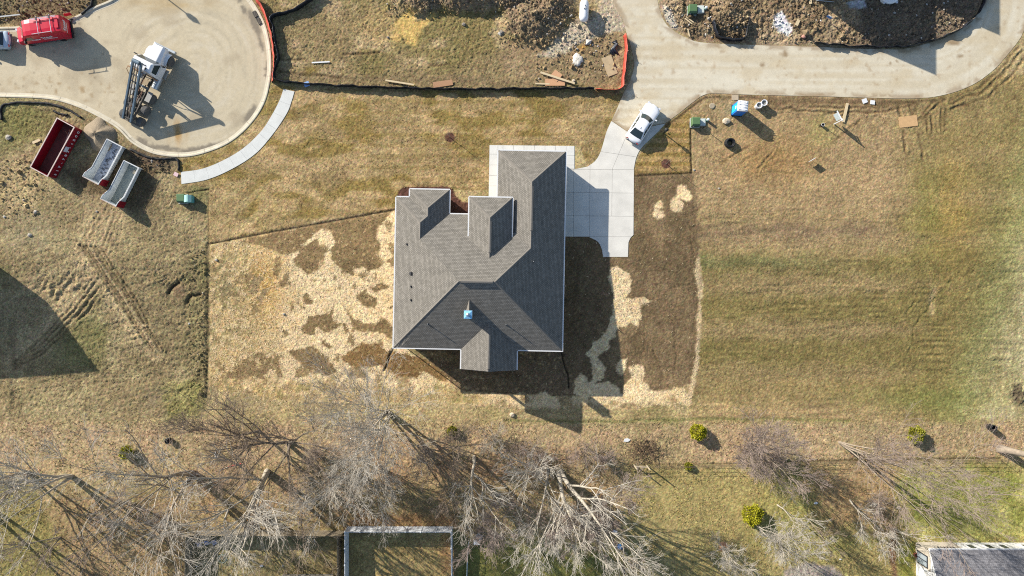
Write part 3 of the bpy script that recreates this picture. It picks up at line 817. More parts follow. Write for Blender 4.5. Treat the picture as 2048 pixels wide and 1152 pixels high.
while s < seg[-1] - 0.2:
    L = min(3.0, seg[-1] - s)
    rings = []
    for k in range(9):
        p, t = along(KP, seg, s + 0.012 + (L - 0.024) * k / 8)
        nrm = Vector((-t.y, t.x, 0)) * KSG
        prof = [(0, -0.2), (0, 0.035), (0.05, 0.05), (0.19, 0.045), (0.27, -0.075), (0.53, -0.092), (0.53, -0.2)]
        rings.append([tuple(p + nrm * a + Vector((0, 0, b))) for a, b in prof])
    MB().loft(rings).build('kerb_section', kerb_m, kerb)
    s += L
# storm grates let into the kerb
for a, b in ((511, 28), (519, 42)):
    p = G(a, b); rz = 1.07
    t = thing('storm_grate', 'dark slotted storm grate in the pale kerb %s' % ('nearer the bend of the black fence' if a == 519 else 'just above another grate'), 'grate', (p.x - 0.05, p.y, -0.02), -rz)
    MB().box((0, 0, -0.02), (0.72, 0.42, 0.09)).build('frame', mat('cast_iron', (70, 66, 60), 0.7, 0.3), t)
    for k in range(6):
        MB().box((-0.28 + k * 0.112, 0, 0.035), (0.045, 0.34, 0.02)).build('bar', mat('cast_iron_worn', (120, 114, 104), 0.6, 0.3), t)

# ---- slabs cut from an outline by joint lines
def slabs(name, poly_w, cuts, z0, z1, m, gap=0.011, label=None):
    par = bpy.data.objects.new(name, None); COL.objects.link(par); tag(par, kind='structure')
    bm = bmesh.new()
    bm.faces.new([bm.verts.new((p[0], p[1], 0)) for p in poly_w])
    for (a, b) in cuts:
        a = Vector((*a, 0)); b = Vector((*b, 0))
        lo = min(a.y, b.y) - 0.3; hi = max(a.y, b.y) + 0.3; le = min(a.x, b.x) - 0.3; ri = max(a.x, b.x) + 0.3
        fs_ = [f for f in bm.faces if lo < f.calc_center_median().y < hi and le < f.calc_center_median().x < ri] or bm.faces[:]
        gm = list({v for f in fs_ for v in f.verts}) + list({e for f in fs_ for e in f.edges}) + fs_
        d = (b - a).normalized(); nrm = Vector((-d.y, d.x, 0))
        bmesh.ops.bisect_plane(bm, geom=gm, plane_co=a, plane_no=nrm, dist=1e-5)
    fl = [[v.co.copy() for v in f.verts] for f in bm.faces]
    bm.free()
    for P in fl:
        b2 = bmesh.new()
        f = b2.faces.new([b2.verts.new(q) for q in P])
        if f.calc_area() < 0.05:
            b2.free(); continue
        f.normal_update()
        if f.normal.z < 0: f.normal_flip()
        r = bmesh.ops.inset_region(b2, faces=[f], thickness=gap, use_even_offset=True, use_boundary=True)
        bmesh.ops.delete(b2, geom=r['faces'], context='FACES')
        f = b2.faces[:][0]
        ex = bmesh.ops.extrude_face_region(b2, geom=[f])
        up = {e for e in ex['geom'] if isinstance(e, bmesh.types.BMVert)}
        for v in b2.verts: v.co.z = z1 if v in up else z0
        bmesh.ops.recalc_face_normals(b2, faces=b2.faces)
        bmesh.ops.triangulate(b2, faces=b2.faces)
        me = bpy.data.meshes.new('slab'); b2.to_mesh(me); b2.free()
        me.materials.append(m)
        o = bpy.data.objects.new('slab', me); COL.objects.link(o); o.parent = par
    return par
def wcut(a, b): return (W2(a), W2(b))
drive_m = mat('new_driveway_concrete', (228, 223, 211), 0.85, var=0.12, scale=0.7, detail=7, bump=0.002, bscale=40)
slabs('driveway', DRIVE_W, [wcut((1000, 337.5), (1400, 340.5)), wcut((1000, 383), (1400, 388)), wcut((1000, 430), (1400, 434)), wcut((1000, 473), (1400, 474)),
                            wcut((1147.5, 345), (1147, 468)), wcut((1180, 345), (1179, 468)), wcut((1224.5, 345), (1223, 468)), wcut((1180, 300), (1300, 318)), wcut((1228, 330), (1262, 250))], -0.16, 0.028, drive_m)
walk_m = mat('sidewalk_concrete', (222, 222, 215), 0.85, var=0.08, scale=1.0, detail=7)  # plain pale concrete with slight noise, for the curved sidewalk slabs
gc = [wcut((960, 308), (1160, 311)), wcut((996, 280), (995, 410)), wcut((1132, 280), (1133, 340))]
gc += [wcut((1006 + k * 21, 285), (1006 + k * 21, 300)) for k in range(6)] + [wcut((970, 330 + k * 21), (1000, 330 + k * 21)) for k in range(4)]
slabs('garage_path', GWALK_W, gc, -0.16, 0.03, mat('path_concrete', (228, 226, 218), 0.85, var=0.07, scale=1.0, detail=6))
wk = bpy.data.objects.new('sidewalk', None); COL.objects.link(wk); tag(wk, kind='structure')
A = [Vector((*W2(p), 0)) for p in WALK]; B = [Vector((*W2(p), 0)) for p in WALK_L]
sa = [0.0]; sb = [0.0]
for a, b in zip(A[:-1], A[1:]): sa.append(sa[-1] + (b - a).length)
for a, b in zip(B[:-1], B[1:]): sb.append(sb[-1] + (b - a).length)
nsl = 11
for k in range(nsl):
    pa = []; pb = []
    for j in range(5):
        t = (k + 0.004 + 0.992 * j / 4) / nsl
        pa.append(along(A, sa, t * sa[-1])[0]); pb.append(along(B, sb, t * sb[-1])[0])
    MB().prism([(p.x, p.y) for p in pa] + [(p.x, p.y) for p in pb[::-1]], -0.16, 0.03).build('slab', walk_m, wk)
# ------------------------------------------------------------------ houses
def shingle_mat(name, c1, c2, c3):
    m = bpy.data.materials.new(name)
    m.use_nodes = True
    N, L = m.node_tree.nodes, m.node_tree.links
    b = N['Principled BSDF']
    b.inputs['Roughness'].default_value = 0.95
    b.inputs['Specular IOR Level'].default_value = 0.15
    uv = N.new('ShaderNodeUVMap'); uv.uv_map = 'UVMap'
    bk = N.new('ShaderNodeTexBrick')
    bk.inputs['Scale'].default_value = 1.0
    bk.inputs['Brick Width'].default_value = 0.22
    bk.inputs['Row Height'].default_value = 0.165
    bk.inputs['Mortar Size'].default_value = 0.014
    bk.inputs['Mortar Smooth'].default_value = 0.3
    bk.inputs['Color1'].default_value = (*alb(c1), 1)
    bk.inputs['Color2'].default_value = (*alb(c2), 1)
    bk.inputs['Mortar'].default_value = (*alb(c3), 1)
    L.new(uv.outputs[0], bk.inputs['Vector'])
    nz = N.new('ShaderNodeTexNoise'); nz.inputs['Scale'].default_value = 1.3; nz.inputs['Detail'].default_value = 6
    L.new(uv.outputs[0], nz.inputs['Vector'])
    n3 = N.new('ShaderNodeTexNoise'); n3.inputs['Scale'].default_value = 12; n3.inputs['Detail'].default_value = 3
    L.new(uv.outputs[0], n3.inputs['Vector'])
    ad = N.new('ShaderNodeMath'); ad.operation = 'ADD'
    L.new(nz.outputs[0], ad.inputs[0]); L.new(n3.outputs[0], ad.inputs[1])
    rp = N.new('ShaderNodeMapRange'); rp.inputs[1].default_value = 0.6; rp.inputs[2].default_value = 1.4; rp.inputs[3].default_value = 0.82; rp.inputs[4].default_value = 1.18
    L.new(ad.outputs[0], rp.inputs[0])
    mx = N.new('ShaderNodeVectorMath'); mx.operation = 'SCALE'
    L.new(bk.outputs['Color'], mx.inputs[0]); L.new(rp.outputs[0], mx.inputs['Scale'])
    L.new(mx.outputs[0], b.inputs['Base Color'])
    # each course is a wedge, thick at its lower edge
    sp = N.new('ShaderNodeSeparateXYZ'); L.new(uv.outputs[0], sp.inputs[0])
    dv = N.new('ShaderNodeMath'); dv.operation = 'DIVIDE'; dv.inputs[1].default_value = 0.165
    L.new(sp.outputs['Y'], dv.inputs[0])
    fr = N.new('ShaderNodeMath'); fr.operation = 'FRACT'; L.new(dv.outputs[0], fr.inputs[0])
    iv = N.new('ShaderNodeMath'); iv.operation = 'SUBTRACT'; iv.inputs[0].default_value = 1.0; L.new(fr.outputs[0], iv.inputs[1])
    ml = N.new('ShaderNodeMath'); ml.operation = 'MULTIPLY_ADD'; ml.inputs[1].default_value = 0.35
    L.new(n3.outputs[0], ml.inputs[0]); L.new(iv.outputs[0], ml.inputs[2])
    bp = N.new('ShaderNodeBump'); bp.inputs['Distance'].default_value = 0.016; bp.inputs['Strength'].default_value = 0.9
    L.new(ml.outputs[0], bp.inputs['Height']); L.new(bp.outputs[0], b.inputs['Normal'])
    return m

def roof_faces(name, faces, m, parent):
    """faces: lists of 3D points, first edge along the eave; UVs run along eave and up the slope"""
    vs, fs, uvs = [], [], []
    for P in faces:
        P = [Vector(p) for p in P]
        e = (P[1] - P[0]).normalized()
        nrm = Vector((0, 0, 0))
        for i in range(len(P)):
            nrm += (P[i] - P[0]).cross(P[(i + 1) % len(P)] - P[0])
        nrm.normalize()
        up = nrm.cross(e)
        n = len(vs)
        vs += P
        fs.append(tuple(range(n, n + len(P))))
        uvs += [((p.dot(e)), (p - P[0]).dot(up)) for p in P]
    me = bpy.data.meshes.new(name)
    me.from_pydata(vs, [], fs)
    ul = me.uv_layers.new(name='UVMap')
    for lp in me.loops:
        ul.data[lp.index].uv = uvs[lp.vertex_index]
    me.materials.append(m)
    o = bpy.data.objects.new(name, me); COL.objects.link(o); o.parent = parent
    return o
def hip_faces(u0, u1, v0, v1, ze, p, north='hip', south='hip', axis='v'):
    """ridge along v (north-south)"""
    if axis == 'v':
        h = (u1 - u0) / 2; um = (u0 + u1) / 2; zr = ze + h * p
        n = v1 - h if north == 'hip' else v1
        s = v0 + h if south == 'hip' else v0
        F = [[(u0, v1, ze), (u0, v0, ze), (um, s, zr), (um, n, zr)], [(u1, v0, ze), (u1, v1, ze), (um, n, zr), (um, s, zr)]]
        if north == 'hip': F.append([(u1, v1, ze), (u0, v1, ze), (um, n, zr)])
        if south == 'hip': F.append([(u0, v0, ze), (u1, v0, ze), (um, s, zr)])
        return F, [((um, s, zr), (um, n, zr))], [((u0, v1, ze), (um, n, zr)), ((u1, v1, ze), (um, n, zr))] if north == 'hip' else []
    h = (v1 - v0) / 2; vm = (v0 + v1) / 2; zr = ze + h * p
    F = [[(u0, v0, ze), (u1, v0, ze), (u1 - h, vm, zr), (u0 + h, vm, zr)], [(u1, v1, ze), (u0, v1, ze), (u0 + h, vm, zr), (u1 - h, vm, zr)],
         [(u0, v1, ze), (u0, v0, ze), (u0 + h, vm, zr)], [(u1, v0, ze), (u1, v1, ze), (u1 - h, vm, zr)]]
    return F, [((u0 + h, vm, zr), (u1 - h, vm, zr))], [((u0, v0, ze), (u0 + h, vm, zr)), ((u1, v0, ze), (u1 - h, vm, zr)), ((u1, v1, ze), (u1 - h, vm, zr))]

shingle = shingle_mat('grey_asphalt_shingles', (153, 147, 137), (132, 127, 117), (64, 62, 60))
cap_m = mat('ridge_shingle', (132, 126, 117), 0.95, var=0.15, scale=8)
white_trim = mat('white_trim', (238, 238, 236), 0.5, var=0.03)
wall_m = mat('pale_siding', (206, 200, 190), 0.7, var=0.05)
dark_metal = mat('dark_roof_metal', (60, 62, 66), 0.5, 0.2)
PITCH = 0.60
HO = GZ(787, 695, 3.0)
house = thing('house', 'new grey shingled house with hipped roofs and L-shaped garage wing beside the concrete driveway', 'house', (HO.x, HO.y, 0), R(-1.1))
blocks = [('main', hip_faces(0, 18.02, 0, 14.38, 3.0, PITCH, axis='u')),
          ('bed', hip_faces(0, 5.66, 8, 16.1, 2.997, PITCH, 'hip', 'open')),
          ('bay', hip_faces(1.44, 5.66, 8.5, 16.96, 2.994, PITCH, 'hip', 'open')),
          ('entry', hip_faces(7.91, 12.41, 9.0, 16.05, 4.5, PITCH, 'hip', 'open')),
          ('garage', hip_faces(10.82, 18.02, 7.5, 21.28, 2.997, PITCH, 'hip', 'open')),
          ('porch', hip_faces(7.26, 13.2, -2.15, 3.5, 2.998, PITCH, 'gable', 'gable'))]
for nm, (F, rdg, hips) in blocks:
    ro = roof_faces('roof', F, shingle, house)
    if nm != 'main': pass
    for a, b in rdg + hips:
        a = Vector(a); b = Vector(b)
        if nm in ('bed', 'bay') and abs(a.x - b.x) < 1e-6: b = b; a = Vector((a.x, max(a.y, 11.5), a.z))
        if nm == 'entry' and abs(a.x - b.x) < 1e-6: a.y = 9.75
        if nm == 'garage' and abs(a.x - b.x) < 1e-6: a.y = 10.85
        if nm == 'porch': b.y = 2.95
        if nm == 'main' and a.x > 17 and a.y > 14: a = a.lerp(b, 0.5)
        if nm == 'bed' and abs(a.x - b.x) > 1e-6 and a.x > 5: a = a.lerp(b, 0.45)
        d = (b - a)
        side = d.cross(Vector((0, 0, 1))).normalized() * 0.13
        up = Vector((0, 0, 0.03))
        dn = Vector((0, 0, -0.045))
        MB().loft([[a - side + dn, a + up, a + side + dn], [b - side + dn, b + up, b + side + dn]]).build('ridge_cap', cap_m, ro)
def rvent(p0, p1, parent=None):
    a = Vector(p0); b = Vector(p1)
    d = (b - a).normalized(); s = d.cross(Vector((0, 0, 1))).normalized() * 0.17
    MB().loft([[a - s + Vector((0, 0, -0.05)), a - s * 0.9 + Vector((0, 0, 0.04)), a + Vector((0, 0, 0.10)), a + s * 0.9 + Vector((0, 0, 0.04)), a + s + Vector((0, 0, -0.05))],
               [b - s + Vector((0, 0, -0.05)), b - s * 0.9 + Vector((0, 0, 0.04)), b + Vector((0, 0, 0.10)), b + s * 0.9 + Vector((0, 0, 0.04)), b + s + Vector((0, 0, -0.05))]]).build('ridge_vent', cap_m, house)
rvent((14.42, 12.6, 5.16), (14.42, 17.2, 5.16)); rvent((10.16, 10.2, 5.85), (10.16, 13.4, 5.85)); rvent((7.4, 7.19, 7.314), (10.6, 7.19, 7.314)); rvent((10.23, -1.9, 4.78), (10.23, 2.4, 4.78))
def gut(p0, p1, z):
    a = Vector((*p0, z)); b = Vector((*p1, z))
    d = b - a
    MB().box((a + b) / 2 + Vector((0, 0, -0.075)), (d.length, 0.13, 0.13), math.atan2(d.y, d.x)).build('gutter', white_trim, house)
g = 0.055
for p0, p1 in (((-g, -0.1), (-g, 16.1)), ((18.02 + g, -0.1), (18.02 + g, 21.28)), ((0, -g), (7.2, -g)), ((13.28, -g), (18.02, -g)), ((0, 16.1 + g), (1.38, 16.1 + g)),
               ((1.44 - g, 16.16), (1.44 - g, 16.96)), ((1.38, 16.96 + g), (5.72, 16.96 + g)), ((5.66 + g, 14.44), (5.66 + g, 16.96)), ((5.74, 14.38 + g), (8.0, 14.38 + g)),
               ((10.82 - g, 15.4), (10.82 - g, 21.28)), ((10.76, 21.28 + g), (18.08, 21.28 + g)), ((7.26 - g, -2.15), (7.26 - g, -0.1)), ((13.2 + g, -2.15), (13.2 + g, -0.1))):
    gut(p0, p1, 3.0)
for p0, p1 in (((7.91 - g, 11.95), (7.91 - g, 16.05)), ((12.41 + g, 11.95), (12.41 + g, 16.05)), ((7.85, 16.05 + g), (12.47, 16.05 + g))):
    gut(p0, p1, 4.5)
for s in (-1, 1):     # rake boards of the porch gable
    a = Vector((10.23 + s * 2.97, -2.17, 2.93)); b = Vector((10.23, -2.17, 2.93 + 2.97 * PITCH))
    MB().loft([[a, a + Vector((0, 0.03, 0)), a + Vector((0, 0.03, -0.16)), a + Vector((0, 0, -0.16))], [b, b + Vector((0, 0.03, 0)), b + Vector((0, 0.03, -0.16)), b + Vector((0, 0, -0.16))]]).build('rake_board', white_trim, house)
ov = 0.42
for u0, u1, v0, v1, zt in ((ov, 18.02 - ov, ov, 14.38 - ov, 2.95), (ov, 5.66 - ov, 13.0, 16.1 - ov, 2.94), (1.44 + ov, 5.66 - ov, 13.2, 16.96 - ov, 2.93), (7.91 + ov, 12.41 - ov, 13.2, 16.05 - ov, 4.38), (10.82 + ov, 18.02 - ov, 13.3, 21.28 - ov, 2.92)):
    MB().prism([(u0, v0), (u1, v0), (u1, v1), (u0, v1)], -1.7 if v0 < 5 else -0.3, zt).build('wall', wall_m, house)
for u in (7.62, 10.23, 12.84):
    MB().box((u, -1.8, 0.75), (0.22, 0.22, 4.3)).build('porch_post', white_trim, house)
MB().box((10.23, -0.9, -1.15), (5.3, 2.2, 0.5)).build('porch_slab', drive_m, house)
for k, (v, w) in enumerate(((18.9, 2.6), (15.9, 2.6), (12.9, 2.6))):
    gd = MB().box((18.02 - ov + 0.02, v, 1.15), (0.06, w, 2.2)).build('garage_door', white_trim, house)
    for q in range(3): MB().box((18.02 - ov + 0.055, v, 0.65 + q * 0.55), (0.012, w - 0.1, 0.02)).build('panel_groove', dark_metal, gd)
glass = mat('window_glass', (58, 70, 80), 0.08, 0.0, var=0.05, spec=0.8)
for u, v, ax, w in ((3.0, 0.40, 'u', 1.6), (15.5, 0.40, 'u', 1.8), (0.40, 5.0, 'v', 1.2), (0.40, 11.0, 'v', 1.2), (17.62, 4.0, 'v', 1.4), (3.6, 16.56, 'u', 1.8), (14.4, 20.88, 'u', 1.8)):
    d = (w, 0.06, 1.4) if ax == 'u' else (0.06, w, 1.4)
    wi = MB().box((u, v, 1.7), d).build('window', white_trim, house)
    d = (w - 0.2, 0.08, 1.2) if ax == 'u' else (0.08, w - 0.2, 1.2)
    MB().box((u, v, 1.7), d).build('pane', glass, wi)
# chimney with pale metal cap, plumbing stacks and box vents
ch = MB().box((8.2, 3.85, 6.0), (0.74, 0.74, 3.3)).build('chimney', mat('chimney_siding', (150, 146, 140), 0.8), house)
MB().loft([[(7.79, 3.44, 7.64), (8.61, 3.44, 7.64), (8.61, 4.26, 7.64), (7.79, 4.26, 7.64)], [(7.79, 3.44, 7.72), (8.61, 3.44, 7.72), (8.61, 4.26, 7.72), (7.79, 4.26, 7.72)], [(8.1, 3.75, 7.84), (8.3, 3.75, 7.84), (8.3, 3.95, 7.84), (8.1, 3.95, 7.84)]]).build('chimney_cap', mat('pale_blue_cap', (146, 206, 246), 0.35, 0.0, var=0.25, scale=5), ch)  # metal cap coloured pale blue, varied by noise
MB().lathe([(0.14, 7.8), (0.14, 8.0), (0.2, 8.0), (0.02, 8.1)], 10, (8.2, 3.85, 0)).build('flue', mat('galvanised', (190, 200, 210), 0.35, 0.7), ch)
MB().add([(7.83, 4.2, 5.47), (8.57, 4.2, 5.47), (8.2, 4.2, 6.2), (8.2, 5.4, 6.22)], [(0, 1, 2), (0, 3, 1), (1, 3, 2), (0, 2, 3)]).build('cricket', cap_m, house)
def rz_main(u, v): return 3.0 + PITCH * min(u, 18.02 - u, v, 14.38 - v)
for u, v in ((3.83, 2.69), (12.0, 2.8), (14.73, 9.4)):
    z = rz_main(u, v)
    vp = MB().lathe([(0.045, z - 0.1), (0.045, z + 0.42)], 8, (u, v, 0)).build('vent_pipe', mat('pvc_pipe', (170, 172, 170), 0.5), house)
    MB().lathe([(0.12, z - 0.05), (0.055, z + 0.1)], 8, (u, v, 0)).build('flashing', dark_metal, vp)
for u, v, s in ((1.33, 11.03, 0.16), (1.89, 7.92, 0.30), (1.92, 6.56, 0.16), (1.94, 5.14, 0.16)):
    z = rz_main(u, v)
    MB().box((u, v, z + 0.06), (s * 1.1, s * 1.2, 0.2), 0, -math.atan(PITCH), 0, 0.75).build('box_vent', mat('black_vent', (34, 36, 42), 0.6), house)
ac = MB()
ac.box((-0.25, 7.75, 0.0), (0.6, 0.7, 0.8)); acp = ac.build('air_conditioner', mat('ac_grey', (196, 200, 204), 0.5, 0.2), house, bevel=0.02)
MB().lathe([(0.24, 0.405), (0.24, 0.43)], 14, (-0.25, 7.75, 0)).build('fan_guard', dark_metal, acp)
ds_m = mat('black_pipe', (30, 30, 32), 0.5)
for u, v, z in ((0.1, 0.1, 0), (17.9, 0.1, 0)):
    MB().box((u, v, 0.9), (0.08, 0.08, 4.1)).build('downspout', white_trim, house)

# ---- neighbour's house, south-east corner of the view
zg = -1.3
nb = thing('house', 'white sided neighbour house with mottled grey roof beyond the back trees', 'house', (45.76, -28.83, zg))
nb_wall = mat('white_lap_siding', (244, 242, 238), 0.6, var=0.03)
MB().prism([(0, 0), (22, 0), (22, -9), (0, -9)], -0.2, 3.05).build('wall', nb_wall, nb)
pn = 0.48
ga = MB()
ga.add([(0.0, 0, 3.0), (0.0, -9, 3.0), (0.0, -4.5, 3.0 + 4.5 * pn), (0.12, 0, 3.0), (0.12, -9, 3.0), (0.12, -4.5, 3.0 + 4.5 * pn)], [(0, 1, 2), (5, 4, 3), (0, 3, 4, 1), (1, 4, 5, 2), (2, 5, 3, 0)])
ga.build('gable_wall', nb_wall, nb)
nsh = shingle_mat('neighbour_shingles', (150, 148, 150), (122, 120, 122), (96, 94, 96))
zr = 3.0 + (4.5 + 0.35) * pn
roof_faces('roof', [[(22.3, 0.35, 2.98), (-0.3, 0.35, 2.98), (-0.3, -4.5, zr), (22.3, -4.5, zr)], [(-0.3, -9.35, 2.98), (22.3, -9.35, 2.98), (22.3, -4.5, zr), (-0.3, -4.5, zr)]], nsh, nb)
MB().box((11, 0.40, 2.90), (22.6, 0.12, 0.14)).build('gutter', white_trim, nb)
for s in (0, 1):
    a = Vector((-0.3, 0.35, 2.97)) if s == 0 else Vector((-0.3, -9.35, 2.97)); b = Vector((-0.3, -4.5, zr - 0.01))
    MB().loft([[a + Vector((-0.02, 0, 0)), a + Vector((0.03, 0, 0)), a + Vector((0.03, 0, -0.2)), a + Vector((-0.02, 0, -0.2))], [b + Vector((-0.02, 0, 0)), b + Vector((0.03, 0, 0)), b + Vector((0.03, 0, -0.2)), b + Vector((-0.02, 0, -0.2))]]).build('rake_board', white_trim, nb)
MB().prism([(-0.06, 0.06), (4.1, 0.06), (4.1, 0.02), (-0.06, 0.02)], -0.1, 2.7).build('stone_facing', mat('tan_stone', (206, 194, 174), 0.9, var=0.15, scale=5), nb)
MB().prism([(-0.06, 0.06), (-0.02, 0.06), (-0.02, -2.2), (-0.06, -2.2)], -0.1, 2.7).build('stone_facing', _m['tan_stone'], nb)
for k, x in enumerate((5.3, 7.3, 8.9, 11.5, 14.5)):
    w = MB().box((x, 0.05, 1.5), (0.75, 0.1, 1.3)).build('window', white_trim, nb)
    MB().box((x, 0.07, 1.5), (0.6, 0.1, 1.15)).build('pane', glass, w)
w = MB().box((-0.09, -1.35, 1.35), (0.1, 1.35, 1.9)).build('window', mat('dark_window_frame', (46, 52, 62), 0.4), nb)
for k in range(2): MB().box((-0.12, -1.65 + k * 0.62, 1.35), (0.1, 0.5, 1.7)).build('pane', mat('bright_pane', (170, 180, 186), 0.15, spec=0.8), w)
for k in range(7): MB().box((1.1 + k * 0.34, 0.1, 1.9), (0.1, 0.1, 0.7)).build('shutter_slat', _m['dark_window_frame'], nb)
pot = thing('flower_pot', 'terracotta flower pot beside the corner of the white neighbour house', 'pot', (45.55, -30.1, -1.3))
MB().lathe([(0.13, 0), (0.24, 0.36), (0.27, 0.36), (0.27, 0.42), (0.2, 0.42), (0.17, 0.2)], 12).build('pot', mat('terracotta', (184, 108, 84), 0.85), pot)
MB().lathe([(0.2, 0.33), (0.2, 0.36)], 12).build('soil', mat('potting_soil', (92, 72, 54), 0.95), pot)

# ---- houses standing just outside the view: their shadows fall into it
brick_m = mat('tan_house_wall', (190, 172, 150), 0.8)
hw = thing('house', 'two storey tan house west of the rough lot', 'house', (0, 0, 0))
C1 = Vector((-59.8, 0.65)); C2 = C1 + Vector((-4.1, 6.9)); C3 = C2 + Vector((-14, 0.6)); C0 = C1 + Vector((-18, -1.2))
ring = [(p.x, p.y) for p in (C1, C2, C3, C0)]
MB().prism(ring, -1.6, 6.6).build('wall', brick_m, hw)
cx = sum(p[0] for p in ring) / 4; cy = sum(p[1] for p in ring) / 4
roof_faces('roof', [[(*ring[i], 6.7), (*ring[(i + 1) % 4], 6.7), (cx, cy, 7.7)] for i in range(4)], shingle, hw)
hn = thing('house', 'unfinished two gabled house on the building site beyond the road', 'house', (0, 0, 0))
wrap_m = mat('house_wrap', (214, 206, 190), 0.7)
def gable_block(cx, hw_, y0, y1, ze, za, nm):
    MB().prism([(cx - hw_ + .3, y0 + .3), (cx + hw_ - .3, y0 + .3), (cx + hw_ - .3, y1), (cx - hw_ + .3, y1)], -0.3, ze).build('wall', wrap_m, hn)
    MB().add([(cx - hw_ + .3, y0 + .3, ze - .1), (cx + hw_ - .3, y0 + .3, ze - .1), (cx, y0 + .3, za - .25), (cx - hw_ + .3, y0 + .5, ze - .1), (cx + hw_ - .3, y0 + .5, ze - .1), (cx, y0 + .5, za - .25)], [(0, 1, 2), (5, 4, 3), (0, 3, 4, 1), (1, 4, 5, 2), (2, 5, 3, 0)]).build('gable_wall', wrap_m, hn)
    roof_faces('roof', [[(cx - hw_, y1, ze), (cx - hw_, y0, ze), (cx, y0, za), (cx, y1, za)], [(cx + hw_, y0, ze), (cx + hw_, y1, ze), (cx, y1, za), (cx, y0, za)]], shingle, hn)
gable_block(33.9, 3.2, 33.9, 48, 5.55, 8.0, 'a')
gable_block(40.9, 3.6, 38.4, 50, 5.3, 8.05, 'b')
gable_block(36.6, 1.2, 34.9, 47, 4.6, 5.5, 'c')

# ------------------------------------------------------------------ fences
def at_len(path, d):
    return path
def resample(path, step):
    sg = [0.0]
    for a, b in zip(path[:-1], path[1:]): sg.append(sg[-1] + (b - a).length)
    n = max(2, int(sg[-1] / step) + 1)
    return [along(path, sg, sg[-1] * k / (n - 1)) for k in range(n)], sg[-1]
silt_m = mat('black_silt_fabric', (40, 44, 54), 0.35, var=0.35, scale=3.0, spec=0.5)
orange_m = mat('orange_safety_mesh', (204, 82, 64), 0.6, var=0.4, scale=4, detail=8)
stake_m = mat('weathered_stake', (186, 168, 138), 0.85)
def ribbon_fence(name, label, cat, pts, h, m, lean=0.10, wob=0.12, stakes=2.6, seed=1, stake_mat=None, sag=0.25, group=None):
    path = [GG(a, b) for a, b in pts]
    path = smooth_path(path, 6)
    o = path[len(path) // 2].copy()
    t = thing(name, label, cat, o, group=group)
    rn = random.Random(seed)
    smp, total = resample(path, 0.16)
    n = len(smp)
    rings = []
    for k, (p, d) in enumerate(smp):
        gz = ground_h(p.x, p.y)
        nrm = Vector((-d.y, d.x, 0))
        s = total * k / (n - 1)
        ph = abs(math.sin(math.pi * s / stakes))
        off = wob * (math.sin(s * 2.1 + seed) * 0.6 + math.sin(s * 5.3 + seed * 2) * 0.35) * ph
        hh = h * (1 - sag * ph * (0.6 + 0.4 * math.sin(s * 1.7 + seed)))
        q = Vector((p.x, p.y, gz)) - o
        b0 = q + nrm * off * 0.5 + Vector((0, 0, -0.08)); m0 = q + nrm * (off + lean * 0.5 * h) + Vector((0, 0, hh * 0.55)); t0 = q + nrm * (off * 0.6 + lean * h) + Vector((0, 0, hh))
        w = nrm * 0.012
        rings.append([b0 - w, m0 - w, t0 - w, t0 + w, m0 + w, b0 + w])
    MB().loft(rings).build('fabric', m, t, smooth=True)
    ns = max(2, int(total / stakes) + 1)
    for k in range(ns):
        idx = min(n - 1, int(round(k * stakes / total * (n - 1))))
        p, d = smp[idx]
        gz = ground_h(p.x, p.y)
        nrm = Vector((-d.y, d.x, 0))
        q = Vector((p.x, p.y, gz)) - o + nrm * 0.05
        MB().tube([q + Vector((0, 0, -0.2)), q + nrm * lean * h * 1.2 + Vector((0, 0, h * 1.12))], 0.024, 4).build('stake', stake_mat or stake_m, t)
    return t
ribbon_fence('silt_fence', 'long black silt fence on stakes above the front lawn', 'fence', [(553, 162), (600, 168), (700, 174), (800, 178), (920, 180), (1050, 179), (1188, 179)], 0.75, silt_m, 0.05, 0.16, seed=3)
ribbon_fence('silt_fence', 'bent black silt fence behind the orange mesh at the turning circle', 'fence', [(551, 160), (552, 140), (560, 118), (556, 95), (550, 60), (546, 38), (572, 28), (602, 17), (640, -12)], 0.85, silt_m, 0.05, 0.12, seed=5)
ribbon_fence('silt_fence', 'curved black silt fence edging the road below the building site', 'fence', [(1627, 86), (1660, 89), (1696, 92), (1752, 94), (1807, 94), (1857, 82), (1891, 71), (1932, 48), (1955, 22), (1966, -2), (1975, -40)], 0.7, silt_m, -0.1, 0.2, seed=8, sag=0.5)
ribbon_fence('silt_fence', 'black silt fence folded round three sides of the soil heap', 'fence', [(1421, 47), (1428, 66), (1435, 78), (1462, 82), (1488, 79), (1492, 60), (1496, 38)], 0.8, silt_m, 0.1, 0.15, stakes=1.6, seed=9)
ribbon_fence('safety_fence', 'faded orange mesh fence along the kerb of the turning circle', 'fence', [(508, -4), (531, 40), (542, 84), (546, 124), (543, 165)], 0.9, orange_m, 0.45, 0.14, seed=4)
ribbon_fence('safety_fence', 'red orange mesh fence turning the corner beside the road junction', 'fence', [(1246, 72), (1249, 100), (1246, 130), (1243, 158), (1240, 176), (1215, 179), (1190, 178)], 0.85, orange_m, 0.25, 0.12, stakes=1.9, seed=6)
